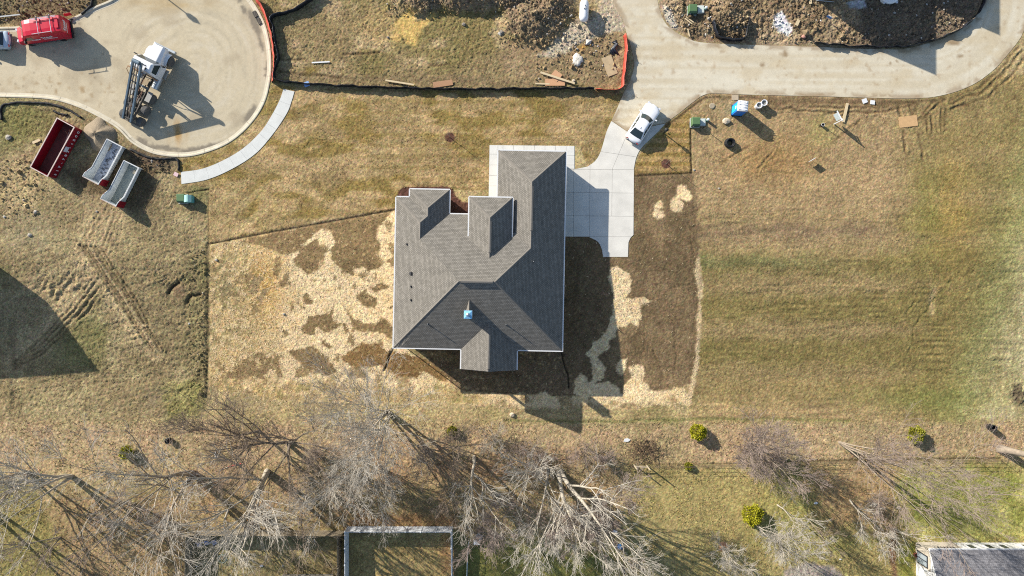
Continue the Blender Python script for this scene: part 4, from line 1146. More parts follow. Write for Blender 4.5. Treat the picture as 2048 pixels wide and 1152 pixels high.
# black filter socks lying along the kerbs
sock_m = mat('black_filter_sock', (34, 34, 34), 0.8, var=0.3, scale=8, bump=0.02, bscale=10)
def sock(label, pts, r=0.13, name='filter_sock', m=None, cat='tube'):
    P = smooth_path([GG(a, b) for a, b in pts], 7)
    o = P[0].copy()
    rn = random.Random(len(pts))
    Q = [p - o + Vector((rn.uniform(-.05, .05), rn.uniform(-.05, .05), r * 0.7)) for p in P]
    for q, p in zip(Q, P): q.z = ground_h(p.x, p.y) - o.z + r * 0.7
    t = MB().tube(Q, [r * rn.uniform(0.8, 1.15) for _ in Q], 8).build(name, m or sock_m, None, smooth=True, loc=o)
    return tag(t, label, cat)
sock('long black filter sock beside the kerb above the red dumpster', [(5, 240), (6, 212), (40, 205), (72, 206), (100, 208), (135, 219), (165, 236)])
sock('short black filter sock lying behind the longer one near the red dumpster', [(108, 222), (122, 228), (136, 230)], 0.11)
sock('black filter sock by the end of the curved sidewalk', [(262, 300), (300, 315), (330, 318), (356, 319), (358, 340)])
sock('black filter sock on the bank beside the red van', [(108, 53), (140, 41), (166, 27), (184, 10), (186, -6)])

# white vinyl privacy fence
vin = mat('white_vinyl', (232, 236, 240), 0.35, var=0.04, scale=2, spec=0.5)
vf = thing('vinyl_fence', 'white vinyl privacy fence round three sides of a back yard', 'fence', (-18.5, -27.0, -1.3))
def vpanel(p0, p1, h=1.75):
    a = Vector((*p0, 0)); b = Vector((*p1, 0)); d = b - a; rz = math.atan2(d.y, d.x); c = (a + b) / 2
    pn = MB().box(c + Vector((0, 0, h / 2 + 0.02)), (d.length - 0.14, 0.035, h - 0.1), rz).build('panel', vin, vf)
    MB().box(c + Vector((0, 0, h - 0.02)), (d.length - 0.13, 0.06, 0.12), rz).build('top_rail', vin, pn)
    MB().box(c + Vector((0, 0, 0.14)), (d.length - 0.13, 0.06, 0.14), rz).build('bottom_rail', vin, pn)
def vpost(p, h=1.85):
    ps = MB().box((p[0], p[1], h / 2 - 0.05), (0.127, 0.127, h + 0.1)).build('post', vin, vf)
    MB().box((p[0], p[1], h + 0.03), (0.15, 0.15, 0.07), taper=0.3).build('post_cap', vin, ps)
W_ = 11.75
nx = [(W_ * k / 7, 0) for k in range(8)]
wx = [(0, -1.83 * k) for k in range(1, 6)]; ex = [(W_ + 0.02 * k, -1.83 * k) for k in range(1, 6)]
for p in nx + wx + ex: vpost(p)
for a, b in zip(nx[:-1], nx[1:]): vpanel(a, b)
for a, b in zip([nx[0]] + wx[:-1], wx): vpanel(a, b)
for a, b in zip([nx[-1]] + ex[:-1], ex): vpanel(a, b)
# wooden picket fence
wood = mat('grey_weathered_wood', (150, 136, 112), 0.9, var=0.25, scale=4, bump=0.01)
wf = thing('wooden_fence', 'weathered wooden board fence joining the white vinyl fence', 'fence', (0, 0, -1.3))
def board_run(p0, p1, h=1.8):
    a = Vector((p0.x, p0.y, 0)); b = Vector((p1.x, p1.y, 0)); d = (b - a); L = d.length; u = d.normalized(); rz = math.atan2(d.y, d.x)
    n = int(L / 0.15)
    for k in range(n):
        c = a + u * (L * (k + 0.5) / n)
        o = MB()
        hh = h + random.uniform(-0.03, 0.03)
        o.box(c + Vector((0, 0, hh / 2)), (L / n - 0.012, 0.022, hh), rz + random.uniform(-0.02, 0.02))
        o.build('board', wood, wf)
    side = Vector((-u.y, u.x, 0))
    for z in (0.4, 1.4): MB().box((a + b) / 2 + side * -0.04 + Vector((0, 0, z)), (L, 0.04, 0.09), rz).build('rail', wood, wf)
    for k in range(int(L / 2.4) + 1): MB().box(a + u * min(L, k * 2.4) + side * -0.1 + Vector((0, 0, 0.9)), (0.09, 0.09, 1.95), rz).build('post', wood, wf)
board_run(G(386, 1060), G(690, 1061)); board_run(G(383, 1166), G(386, 1061)); board_run(G(682, 1166), G(682, 1064))
# wire fences
def wire_fence(label, pts, h=1.1, step=2.6, r=0.018, wires=(0.35, 0.7, 1.05), name='wire_fence', m=None, slats=False):
    P = [G(a, b) for a, b in pts]
    o = P[0].copy()
    t = thing(name, label, 'fence', o)
    sg = [0.0]
    for a, b in zip(P[:-1], P[1:]): sg.append(sg[-1] + (b - a).length)
    n = int(sg[-1] / step) + 1
    mm = m or mat('rusty_wire', (112, 96, 78), 0.7, 0.2)
    for k in range(n):
        p, d = along(P, sg, sg[-1] * k / max(1, n - 1))
        q = p - o
        MB().tube([q + Vector((0, 0, -0.15)), q + Vector((random.uniform(-.04, .04), 0, h + 0.1))], 0.026, 5).build('post', mm, t)
    for z in wires:
        MB().tube([p - o + Vector((0, 0, z)) for p in P], r, 4).build('wire', mm, t)
wire_fence('low rusty wire fence between the leaf littered strip and the lawn', [(1560, 926), (1700, 922), (1850, 920), (2000, 919)])
wire_fence('low wire fence with a dark foot running below the single round shrub', [(1262, 931), (1400, 930), (1556, 927)])
wire_fence('thin dark rail fence beside the blue bin', [(1243, 1078), (1245, 1110), (1247, 1160)], 1.2, 1.8, 0.03, (0.3, 0.75, 1.15), 'rail_fence', mat('dark_stained_wood', (92, 74, 58), 0.9))
wire_fence('pale rail fence right of the white vinyl fence', [(938, 1080), (936, 1110), (934, 1160)], 1.2, 1.8, 0.03, (0.3, 0.75, 1.15), 'rail_fence', mat('pale_rail', (176, 190, 196), 0.7))
# ------------------------------------------------------------------ vehicles
rubber = mat('tyre_rubber', (40, 40, 42), 0.85)
rim_m = mat('alloy_rim', (186, 188, 192), 0.35, 0.6)
car_glass = mat('car_glass', (46, 58, 60), 0.06, 0.0, var=0.05, spec=0.9)
chrome = mat('grey_trim', (120, 124, 128), 0.4, 0.5)
blackp = mat('black_plastic', (30, 31, 33), 0.6)
lamp_m = mat('lamp_lens', (226, 228, 232), 0.12, spec=0.8)
tail_m = mat('tail_lens', (170, 26, 24), 0.2, spec=0.7)
dusty_rubber = mat('dusty_tyre', (104, 102, 98), 0.9, var=0.2)
def wheel(par, x, y, r=0.34, w=0.23, rm=None):
    s = 1 if y > 0 else -1
    o = MB().lathe([(r * 0.62, -w / 2), (r * 0.93, -w / 2), (r, -w * 0.32), (r, w * 0.32), (r * 0.93, w / 2), (r * 0.62, w / 2)], 18, (x, y, r), 'Y').build('wheel', dusty_rubber if rm else rubber, par, smooth=False)
    MB().lathe([(r * 0.60, -w * 0.46), (r * 0.64, 0), (r * 0.60, w * 0.46), (r * 0.2, w * 0.38)], 14, (x, y, r), 'Y').build('rim', rm or rim_m, o)
    return o
def ring_plan(xr, xf, w, cr, cf, z, nf=8, nsd=8):
    """closed plan curve: right side, bowed front, left side, bowed rear"""
    P = []
    for k in range(nsd): P.append((xr + (xf - cf - xr) * k / nsd + cr * (1 - k / nsd), -w, z))
    for k in range(nf):
        y = -w + 2 * w * k / nf; P.append((xf - cf * (abs(y) / w) ** 2.2, y, z))
    for k in range(nsd): P.append((xf - cf + (xr + cr - xf + cf) * k / nsd, w, z))
    for k in range(nf):
        y = w - 2 * w * k / nf; P.append((xr + cr * (abs(y) / w) ** 2.2, y, z))
    return P
def car(name, label, paint_m, loc, rz, L=4.8, W=1.88, H=1.44, group=None):
    t = thing(name, label, 'car', loc, rz, group)
    hw = W / 2; a = L / 2
    # lower body: stacked plan curves, hood and boot crowned
    body = MB()
    lv = [(0.22, 0.94, 0.985), (0.40, 0.99, 1.0), (0.60, 1.0, 1.0), (0.74, 0.985, 0.99), (0.83, 0.95, 0.97), (0.885, 0.86, 0.93)]
    rings = [ring_plan(-a * sl, a * sl, hw * sw, 0.30, 0.42, z) for z, sw, sl in lv]
    rings.append(ring_plan(-a * 0.85, a * 0.84, hw * 0.66, 0.2, 0.3, 0.94))
    rings.append(ring_plan(-a * 0.6, a * 0.55, hw * 0.3, 0.1, 0.12, 0.97))
    body.loft(rings)
    bo = body.build('body', paint_m, t, smooth=True)
    # cabin
    b0 = dict(xr=-a * 0.80, xf=a * 0.44, w=hw * 0.90, cr=0.10, cf=0.30, z=0.86)
    b1 = dict(xr=-a * 0.43, xf=a * 0.10, w=hw * 0.66, cr=0.06, cf=0.16, z=H - 0.04)
    def lv2(s): return {k: b0[k] + (b1[k] - b0[k]) * s for k in b0}
    rings = []
    for s in (0, 0.35, 0.7, 0.93, 1.0): rings.append(ring_plan(**lv2(s)))
    c2 = dict(b1); c2.update(xr=b1['xr'] * 0.72, xf=b1['xf'] * 0.5, w=b1['w'] * 0.62, z=H); rings.append(ring_plan(**c2))
    MB().loft(rings).build('cabin', paint_m, t, smooth=True)
    def pane(kind, s0, s1, m0, m1):
        N_, rows_ = 8, []
        for s in (s0, (s0 + s1) / 2, s1):
            d = lv2(s); row = []
            for k in range(N_ + 1):
                q = m0 + (m1 - m0) * k / N_
                if kind == 'front': y = q * d['w']; p = (d['xf'] - d['cf'] * abs(q) ** 2.2 + 0.012, y, d['z'] + 0.012)
                elif kind == 'rear': y = q * d['w']; p = (d['xr'] + d['cr'] * abs(q) ** 2.2 - 0.012, y, d['z'] + 0.012)
                else:
                    sg = 1 if kind == 'left' else -1
                    x = d['xr'] + d['cr'] + (d['xf'] - d['cf'] - d['xr'] - d['cr']) * q; p = (x, sg * (d['w'] + 0.012), d['z'] + 0.004)
                row.append(p)
            rows_.append(row)
        return MB().loft(rows_, cap=False, closed=False).build({'front': 'windshield', 'rear': 'rear_window'}.get(kind, 'side_window'), car_glass, t, smooth=True)
    pane('front', 0.06, 0.93, -0.90, 0.90); pane('rear', 0.10, 0.93, -0.86, 0.86)
    for sd in ('left', 'right'):
        pane(sd, 0.10, 0.86, 0.10, 0.50); pane(sd, 0.10, 0.86, 0.53, 0.93)
    for s in (-1, 1):
        mr = MB().box((a * 0.38, s * (hw + 0.10), 0.98), (0.14, 0.2, 0.13)).build('mirror', paint_m, t, bevel=0.03)
        MB().box((a - 0.16, s * hw * 0.68, 0.70), (0.22, 0.34, 0.12), -s * 0.35).build('headlight', lamp_m, t, bevel=0.02)
        MB().box((-a + 0.10, s * hw * 0.70, 0.76), (0.08, 0.3, 0.1), s * 0.25).build('tail_light', tail_m, t, bevel=0.02)
        for x in (a * 0.60, -a * 0.60): wheel(t, x, s * (hw - 0.13))
    MB().box((-a + 0.01, 0, 0.5), (0.12, W * 0.72, 0.16)).build('rear_bumper', chrome, t, bevel=0.03)
    MB().box((a - 0.06, 0, 0.5), (0.12, W * 0.55, 0.2)).build('grille', blackp, t, bevel=0.03)
    MB().box((-a * 0.33, 0, H + 0.01), (0.2, 0.04, 0.06)).build('antenna_fin', paint_m, t)
    return t
white_paint = mat('white_car_paint', (250, 250, 250), 0.22, var=0.01, spec=0.6)
silver_paint = mat('pale_blue_paint', (204, 220, 230), 0.25, 0.1, var=0.02, spec=0.6)
p = G(1284, 249.5)
car('car', 'white sedan parked where the driveway meets the road', white_paint, (p.x, p.y, 0.028), math.atan2(66, 42))
p = G(-14, 84)
car('car', 'pale blue silver car parked behind the red van', silver_paint, (p.x, p.y, -0.10), R(181), 4.7, 1.95, 1.6)
p = G(1772, -30)
car('car', 'white car on the shaded building site, only its end showing', white_paint, (p.x, p.y, 0.06), R(-88), 4.8, 1.9, 1.5)

# red van
red = mat('red_van_paint', (214, 22, 52), 0.25, var=0.03, spec=0.6)
p = G(97, 69)
van = thing('van', 'red cargo van with white roof racks and white lettering', 'van', (p.x, p.y, -0.10), R(188.5))
def van_ring(x, w, h, r=0.24, z0=0.38):
    k = min(1.0, h / 2.4)
    return [(x, -w * 0.96, z0), (x, -w, z0 + 0.35 * k), (x, -w * 0.99, h * 0.55), (x, -w * 0.93, h - r), (x, -w * 0.84, h - 0.05), (x, -w * 0.4, h), (x, w * 0.4, h), (x, w * 0.84, h - 0.05), (x, w * 0.93, h - r), (x, w * 0.99, h * 0.55), (x, w, z0 + 0.35 * k), (x, w * 0.96, z0)]
prof = [(-2.85, 0.94, 2.36), (-2.78, 0.99, 2.46), (-1.5, 1.0, 2.5), (0.4, 1.0, 2.5), (1.0, 1.0, 2.46), (1.3, 0.99, 2.38), (1.75, 0.98, 1.86), (2.1, 0.98, 1.42), (2.25, 0.97, 1.26), (2.75, 0.92, 1.06), (2.92, 0.80, 0.86)]
MB().loft([van_ring(*q) for q in prof]).build('body', red, van, smooth=False, bevel=0.03)
ws = MB()
for w0 in (0,):
    ws.add([(1.42, -0.74, 2.27), (1.42, 0.74, 2.27), (2.16, 0.84, 1.40), (2.16, -0.84, 1.40)], [(0, 1, 2, 3)])
ws.build('windshield', mat('van_windshield', (96, 100, 98), 0.08, spec=0.9), van)
for s in (-1, 1):
    MB().add([(0.75, s * 0.965, 2.02), (1.3, s * 0.955, 2.0), (1.88, s * 0.99, 1.42), (0.75, s * 1.0, 1.42)], [(0, 1, 2, 3)]).build('side_window', car_glass, van)
    MB().box((1.75, s * 1.15, 1.45), (0.14, 0.28, 0.34)).build('mirror', blackp, van, bevel=0.03)
    for x in (1.85, -1.7): wheel(van, x, s * 0.86, 0.36, 0.25)
    MB().box((0.1, s * 0.99, 0.46), (3.1, 0.06, 0.22)).build('side_skirt', chrome, van)
    MB().box((2.86, s * 0.62, 0.92), (0.2, 0.3, 0.2), -s * 0.4).build('headlight', lamp_m, van, bevel=0.03)
    MB().box((-2.87, s * 0.88, 1.35), (0.06, 0.12, 0.6)).build('tail_light', tail_m, van)
MB().box((-2.9, 0, 0.52), (0.22, 1.9, 0.26)).build('rear_bumper', blackp, van, bevel=0.04)
MB().box((2.9, 0, 0.5), (0.16, 1.6, 0.3)).build('front_bumper', red, van, bevel=0.04)
rk = mat('white_rack_tube', (228, 230, 234), 0.4, 0.2)
rack = MB()
for x in (-1.9, -0.5):
    rack.tube([(x, -0.98, 2.55), (x, -0.98, 2.64), (x, 0.98, 2.64), (x, 0.98, 2.55)], 0.032, 6)
rack.tube([(-2.0, 0.90, 2.68), (0.2, 0.90, 2.68)], 0.03, 6); rack.tube([(-2.6, -0.62, 2.68), (0.2, -0.62, 2.68)], 0.03, 6); rack.tube([(-2.6, -0.75, 2.68), (0.2, -0.75, 2.68)], 0.03, 6)
ro = rack.build('roof_rack', rk, van)
for x in (-1.9, -0.5): MB().box((x, -0.68, 2.70), (0.14, 0.34, 0.1)).build('rack_clamp', blackp, ro)
MB().box((-2.5, 0, 2.52), (0.35, 1.1, 0.06)).build('rear_spoiler', red, van, bevel=0.02)
wlet = mat('white_lettering', (244, 244, 244), 0.5, var=0.02)
def side_text(txt, x, z, size, s=1):
    # the van's left side faces south (towards the viewer)
    lean = 0.05
    return text_mesh('lettering', txt, size, wlet, van, (x, s * 1.005, z), (R(90) + 0.03, 0, R(180)), 0.012)
side_text('Steel', -0.75, 1.66, 0.62); MB().box((-0.95, 1.008, 1.28), (1.45, 0.012, 0.09)).build('lettering', wlet, van)
MB().box((0.55, 1.008, 1.46), (1.0, 0.012, 0.10)).build('lettering', wlet, van); MB().box((0.50, 1.008, 1.32), (0.7, 0.012, 0.06)).build('lettering', wlet, van)
text_mesh('lettering', 'Steel', 0.6, wlet, van, (-2.862, 0.05, 1.75), (R(90), 0, R(-90)), 0.012)
MB().box((-2.862, 0.15, 1.38), (0.012, 1.1, 0.08)).build('lettering', wlet, van)

# roll-off hook truck
p0 = G(264, 247); p1 = G(338, 95)
ax = Vector((p1.x - p0.x, p1.y - p0.y, 0)); trz = math.atan2(ax.y, ax.x)
truck = thing('truck', 'white roll-off truck with its empty hoist rails raised', 'truck', (p0.x, p0.y, -0.10), trz)
truck.scale = (1.13, 1.13, 1.13)
frame_m = mat('dusty_chassis_steel', (112, 106, 98), 0.7, 0.3, var=0.3, scale=3)
rail_m = mat('blue_grey_hoist_steel', (112, 130, 142), 0.5, 0.4, var=0.2, scale=2)
tank_m = mat('aluminium_tank', (196, 202, 204), 0.35, 0.5)
hub_m = mat('dusty_hub', (160, 158, 152), 0.6, 0.3)
for s in (-1, 1):
    MB().box((3.9, s * 0.42, 0.92), (7.6, 0.09, 0.26)).build('frame_rail', frame_m, truck)
for x in (0.4, 1.6, 2.7, 3.8, 4.7): MB().box((x, 0, 0.9), (0.1, 0.8, 0.16)).build('cross_member', frame_m, truck)
for x, r in ((0.55, 0.42), (1.75, 0.50), (3.0, 0.50)):
    for s in (-1, 1):
        wheel(truck, x, s * 0.92, r, 0.52, hub_m)
    MB().tube([(x, -0.7, r), (x, 0.7, r)], 0.1, 8).build('axle', frame_m, truck)
for s in (-1, 1):
    wheel(truck, 7.1, s * 0.98, 0.50, 0.30, hub_m)
    MB().loft([[(6.45, s * 0.80, 0.95), (6.45, s * 1.16, 0.95)], [(6.6, s * 0.78, 1.22), (6.6, s * 1.18, 1.22)], [(7.1, s * 0.76, 1.32), (7.1, s * 1.18, 1.32)], [(7.55, s * 0.70, 1.18), (7.55, s * 1.16, 1.15)], [(7.72, s * 0.66, 0.85), (7.72, s * 1.1, 0.85)]], cap=False, closed=False).build('fender', mat('white_truck_paint', (244, 245, 246), 0.3, var=0.05, scale=2, spec=0.5), truck, smooth=True)
    MB().lathe([(0.30, -0.6), (0.33, -0.55), (0.33, 0.55), (0.30, 0.6)], 14, (5.0 if s > 0 else 4.6, s * 0.86, 0.72), 'X').build('fuel_tank', tank_m, truck, smooth=False)
    MB().box((5.75, s * 1.12, 0.5), (0.9, 0.3, 0.2)).build('step', tank_m, truck)
    MB().box((3.05, s * 0.92, 1.06), (1.0, 0.5, 0.03)).build('mud_guard', hub_m, truck)
    MB().tube([(6.15, s * 1.15, 1.6), (6.25, s * 1.42, 1.62), (6.25, s * 1.42, 2.1)], 0.025, 5).build('mirror_arm', blackp, truck)
    MB().box((6.25, s * 1.44, 2.0), (0.1, 0.22, 0.45)).build('mirror', blackp, truck, bevel=0.02)
MB().box((0.1, 0.0, 0.55), (0.14, 2.1, 0.16)).build('rear_bumper', frame_m, truck)
wt = _m['white_truck_paint']
hood = MB()
hood.loft([[(6.3, -0.98, 1.0), (6.3, -0.96, 1.75), (6.3, -0.6, 1.98), (6.3, 0.6, 1.98), (6.3, 0.96, 1.75), (6.3, 0.98, 1.0)], [(7.2, -0.80, 0.95), (7.2, -0.78, 1.62), (7.2, -0.5, 1.80), (7.2, 0.5, 1.80), (7.2, 0.78, 1.62), (7.2, 0.80, 0.95)], [(7.95, -0.62, 0.8), (7.95, -0.60, 1.45), (7.95, -0.4, 1.6), (7.95, 0.4, 1.6), (7.95, 0.60, 1.45), (7.95, 0.62, 0.8)]])
hood.build('hood', wt, truck, bevel=0.04)
MB().box((7.98, 0, 1.15), (0.06, 0.95, 0.6)).build('grille', chrome, truck)
MB().box((8.05, 0, 0.55), (0.25, 2.3, 0.32)).build('front_bumper', tank_m, truck, bevel=0.04)
cab = MB().loft([[(4.95, -1.15, 0.85), (6.35, -1.15, 0.85), (6.35, 1.15, 0.85), (4.95, 1.15, 0.85)], [(4.95, -1.15, 1.85), (6.4, -1.13, 1.85), (6.4, 1.13, 1.85), (4.95, 1.15, 1.85)], [(5.0, -1.06, 2.75), (6.0, -1.0, 2.75), (6.0, 1.0, 2.75), (5.0, 1.06, 2.75)], [(5.1, -0.9, 2.86), (5.85, -0.85, 2.86), (5.85, 0.85, 2.86), (5.1, 0.9, 2.86)]]).build('cab', wt, truck, bevel=0.04)
MB().add([(6.405, -0.98, 1.93), (6.405, 0.98, 1.93), (6.06, 0.90, 2.68), (6.06, -0.90, 2.68)], [(0, 1, 2, 3)]).build('windshield', car_glass, truck)
for s in (-1, 1):
    dr = MB().box((5.72, s * 1.165, 1.35), (1.05, 0.03, 0.9)).build('door', wt, truck)
    MB().add([(5.2, s * 1.152, 1.92), (6.2, s * 1.145, 1.92), (5.95, s * 1.07, 2.6), (5.2, s * 1.085, 2.6)], [(0, 1, 2, 3)]).build('side_window', car_glass, truck)
for k in range(5): MB().box((5.55, -0.4 + k * 0.2, 2.885), (0.1, 0.07, 0.06)).build('marker_lamp', blackp, truck)
MB().box((5.3, -0.55, 2.88), (0.22, 0.12, 0.05)).build('marker_lamp', blackp, truck)
hr = mat('rusty_headache_rack', (170, 128, 90), 0.8, 0.2, var=0.3)
hk = MB().box((4.82, 0, 2.72), (0.1, 2.3, 0.12)).build('headache_rack', hr, truck)
for s in (-1, 1): MB().tube([(4.82, s * 0.95, 0.9), (4.82, s * 1.1, 2.7)], 0.05, 5).build('rack_upright', hr, truck)
MB().tube([(4.80, 1.12, 2.72), (4.55, 1.3, 2.5), (3.9, 1.25, 1.3)], 0.03, 5).build('tarp_arm', hr, truck)
MB().lathe([(0.07, 0.8), (0.07, 3.0)], 8, (4.85, -0.7, 0)).build('exhaust_stack', tank_m, truck)
# raised hoist
ang = math.asin(2.5 / 6.0)
hx = lambda u, y, w=0: (0.1 + u * math.cos(ang) - w * math.sin(ang), y, 1.05 + u * math.sin(ang) + w * math.cos(ang))
hoist = None
for s in (-1, 1):
    a0, a1 = hx(0, s * 0.42), hx(6.0, s * 0.42)
    q = MB(); q.box(((a0[0] + a1[0]) / 2, s * 0.42, (a0[2] + a1[2]) / 2), (6.0, 0.16, 0.24), 0, -ang)
    o = q.build('hoist_rail', rail_m, truck)
    hoist = hoist or o
    q = MB(); q.box(((a0[0] + a1[0]) / 2, s * 0.14, (a0[2] + a1[2]) / 2), (5.5, 0.06, 0.10), 0, -ang); q.build('cable_guide', frame_m, truck)
for u in (0.3, 1.8, 3.2, 4.6, 5.8):
    c = hx(u, 0); q = MB(); q.box(c, (0.12, 0.8, 0.14), 0, -ang); q.build('hoist_cross_member', frame_m, truck)
c = hx(5.95, 0, 0.15); MB().lathe([(0.2, -0.35), (0.2, 0.35)], 12, c, 'Y').build('sheave', rail_m, truck)
for s in (-1, 1):
    e = hx(4.0, s * 0.3)
    MB().tube([(3.7, s * 0.5, 1.0), (3.7 + (e[0] - 3.7) * 0.55, s * 0.42, 1.0 + (e[2] - 1.0) * 0.55)], 0.11, 8).build('lift_cylinder', rail_m, truck)
    MB().tube([(3.7 + (e[0] - 3.7) * 0.5, s * 0.42, 1.0 + (e[2] - 1.0) * 0.5), e], 0.06, 8).build('lift_rod', tank_m, truck)
for k, (x0, y0, x1, y1) in enumerate(((0.6, 0.1, 4.4, 0.25), (0.8, -0.15, 4.2, -0.2), (1.0, 0.25, 3.6, 0.05), (2.0, -0.28, 4.6, -0.1))):
    MB().tube([(x0, y0, 1.05), ((x0 + x1) / 2, y0 + 0.1, 1.12), (x1, y1, 1.02)], 0.035, 5).build('hose', mat('brown_hose', (128, 96, 76), 0.8), truck)
for x in (1.2, 2.3): MB().box((x, 0, 1.02), (0.5, 0.5, 0.2)).build('suspension_box', frame_m, truck)
MB().box((4.2, -0.1, 1.0), (0.5, 0.5, 0.34)).build('gearbox', mat('tan_grease', (176, 156, 124), 0.8), truck)

# ------------------------------------------------------------------ dumpsters
def open_box(L, W, hN, hS, kink, t, wall_m_, par, names=('side_wall', 'end_wall', 'floor'), floor_m=None, flare=0.12):
    """open-topped box along x (south end at -L/2); wall tops step up from hN to hS near the south end"""
    a, b = L / 2, W / 2
    for s in (-1, 1):
        prof = [(a, 0.12), (a, hN), (-a + kink, hN), (-a + kink * 0.35, hS), (-a, hS), (-a, 0.12)]
        ys = s * b
        MB().loft([[(x, ys - s * flare * (1 - z / max(hN, hS)), z) for x, z in prof], [(x, ys - s * (t + flare * (1 - z / max(hN, hS))), z) for x, z in prof]]).build('side_wall', wall_m_, par)
    MB().box((a - t / 2, 0, 0.06 + hN / 2), (t, W - 2 * t - 0.01, hN - 0.13)).build('end_wall', wall_m_, par)
    MB().box((-a + t / 2, 0, 0.06 + hS / 2), (t, W - 2 * t - 0.01, hS - 0.13)).build('end_wall', wall_m_, par)
    MB().box((0, 0, 0.16), (L - 0.02, W - 2 * flare - 0.02, 0.10)).build('floor', floor_m or wall_m_, par)
dred = mat('dark_red_steel', (150, 22, 40), 0.55, 0.1, var=0.2, scale=2)
dfl = mat('rusty_floor', (122, 78, 66), 0.85, var=0.35, scale=1.5, detail=8)
rimg = mat('scuffed_rim', (206, 186, 176), 0.6, 0.2)
k = (CAM_H - 1.47) / FPX
rd_ = thing('dumpster', 'dark red ribbed roll-off dumpster with a white phone number on its side', 'dumpster', ((105.1 - 1024) * k, (576 - 294.5) * k, 0.0), R(61.4))
Ld, Wd, hd = 6.1, 2.16, 1.47
for s in (-1, 1):
    wl_ = MB().box((0, s * (Wd / 2 - 0.03), 0.12 + (hd - 0.12) / 2), (Ld, 0.05, hd - 0.12)).build('side_wall', dred, rd_)
    for q in range(16):
        MB().box((-Ld / 2 + 0.2 + q * (Ld - 0.4) / 15, s * (Wd / 2 + 0.02), 0.72), (0.10, 0.06, 1.2)).build('rib', dred, wl_)
    MB().box((0, s * (Wd / 2 - 0.02), hd + 0.03), (Ld + 0.1, 0.11, 0.07)).build('top_rail', rimg, rd_)
    MB().box((Ld / 2 - 0.02 if s > 0 else -Ld / 2 + 0.02, 0, 0.12 + (hd - 0.12) / 2), (0.05, Wd - 0.12, hd - 0.12)).build('end_wall', dred, rd_)
    MB().box((s * Ld / 2, 0, hd + 0.03), (0.1, Wd - 0.16, 0.06)).build('top_rail', rimg, rd_)
    MB().tube([(s * (Ld / 2 - 0.3), -0.8, 0.1), (s * (Ld / 2 - 0.3), 0.8, 0.1)], 0.1, 8).build('roller', frame_m, rd_)
MB().box((0, 0, 0.17), (Ld - 0.1, Wd - 0.14, 0.08)).build('floor', dfl, rd_)
for s in (-0.5, 0.5): MB().box((0, s, 0.08), (Ld, 0.1, 0.12)).build('skid', frame_m, rd_)
num = '317-783-1500'
for q, chx in enumerate(num):
    x = -Ld / 2 + 0.42 + q * (Ld - 0.8) / 11
    text_mesh('number', chx, 0.50, wlet, rd_, (x, -Wd / 2 - 0.060, 0.62), (R(90), 0, 0), 0.010)
MB().box((0.45, -Wd / 2 - 0.056, 1.02), (0.62, 0.02, 0.60)).build('logo_panel', mat('pale_decal', (206, 212, 222), 0.5, var=0.2, scale=14), rd_)
text_mesh('logo_mark', 'S', 0.42, blackp, rd_, (-0.12, -Wd / 2 - 0.062, 1.1), (R(90), 0, 0), 0.012)
for n, (a, b, l, w, r) in enumerate(((1.4, -0.1, 1.5, 0.16, 0.15), (1.9, 0.05, 0.8, 0.09, 1.1), (2.1, -0.25, 0.9, 0.09, 0.8), (2.35, -0.3, 0.7, 0.1, 1.3))):
    m4 = Matrix.Rotation(R(61.4), 4, 'Z') @ Vector((a, b, 0))
    o = MB().box((0, 0, 0), (l, w, 0.05)).build('scrap_board', mat('pale_board', (214, 196, 168), 0.8) if n == 0 else mat('tan_board', (186, 142, 104), 0.85), None, loc=(rd_.location.x + m4.x, rd_.location.y + m4.y, 0.235 + n * 0.055))
    o.rotation_euler = (0, 0, R(61.4) + r)
    tag(o, ['pale scrap board lying on the floor of the red dumpster', 'short tan scrap board leaning across others in the red dumpster', 'tan scrap board angled in the red dumpster', 'stubby tan offcut at the end wall inside the red dumpster'][n], 'board', 'scrap boards in the red dumpster')
wht = mat('white_washout_steel', (232, 234, 230), 0.6, 0.0, var=0.16, scale=2.5, detail=7)
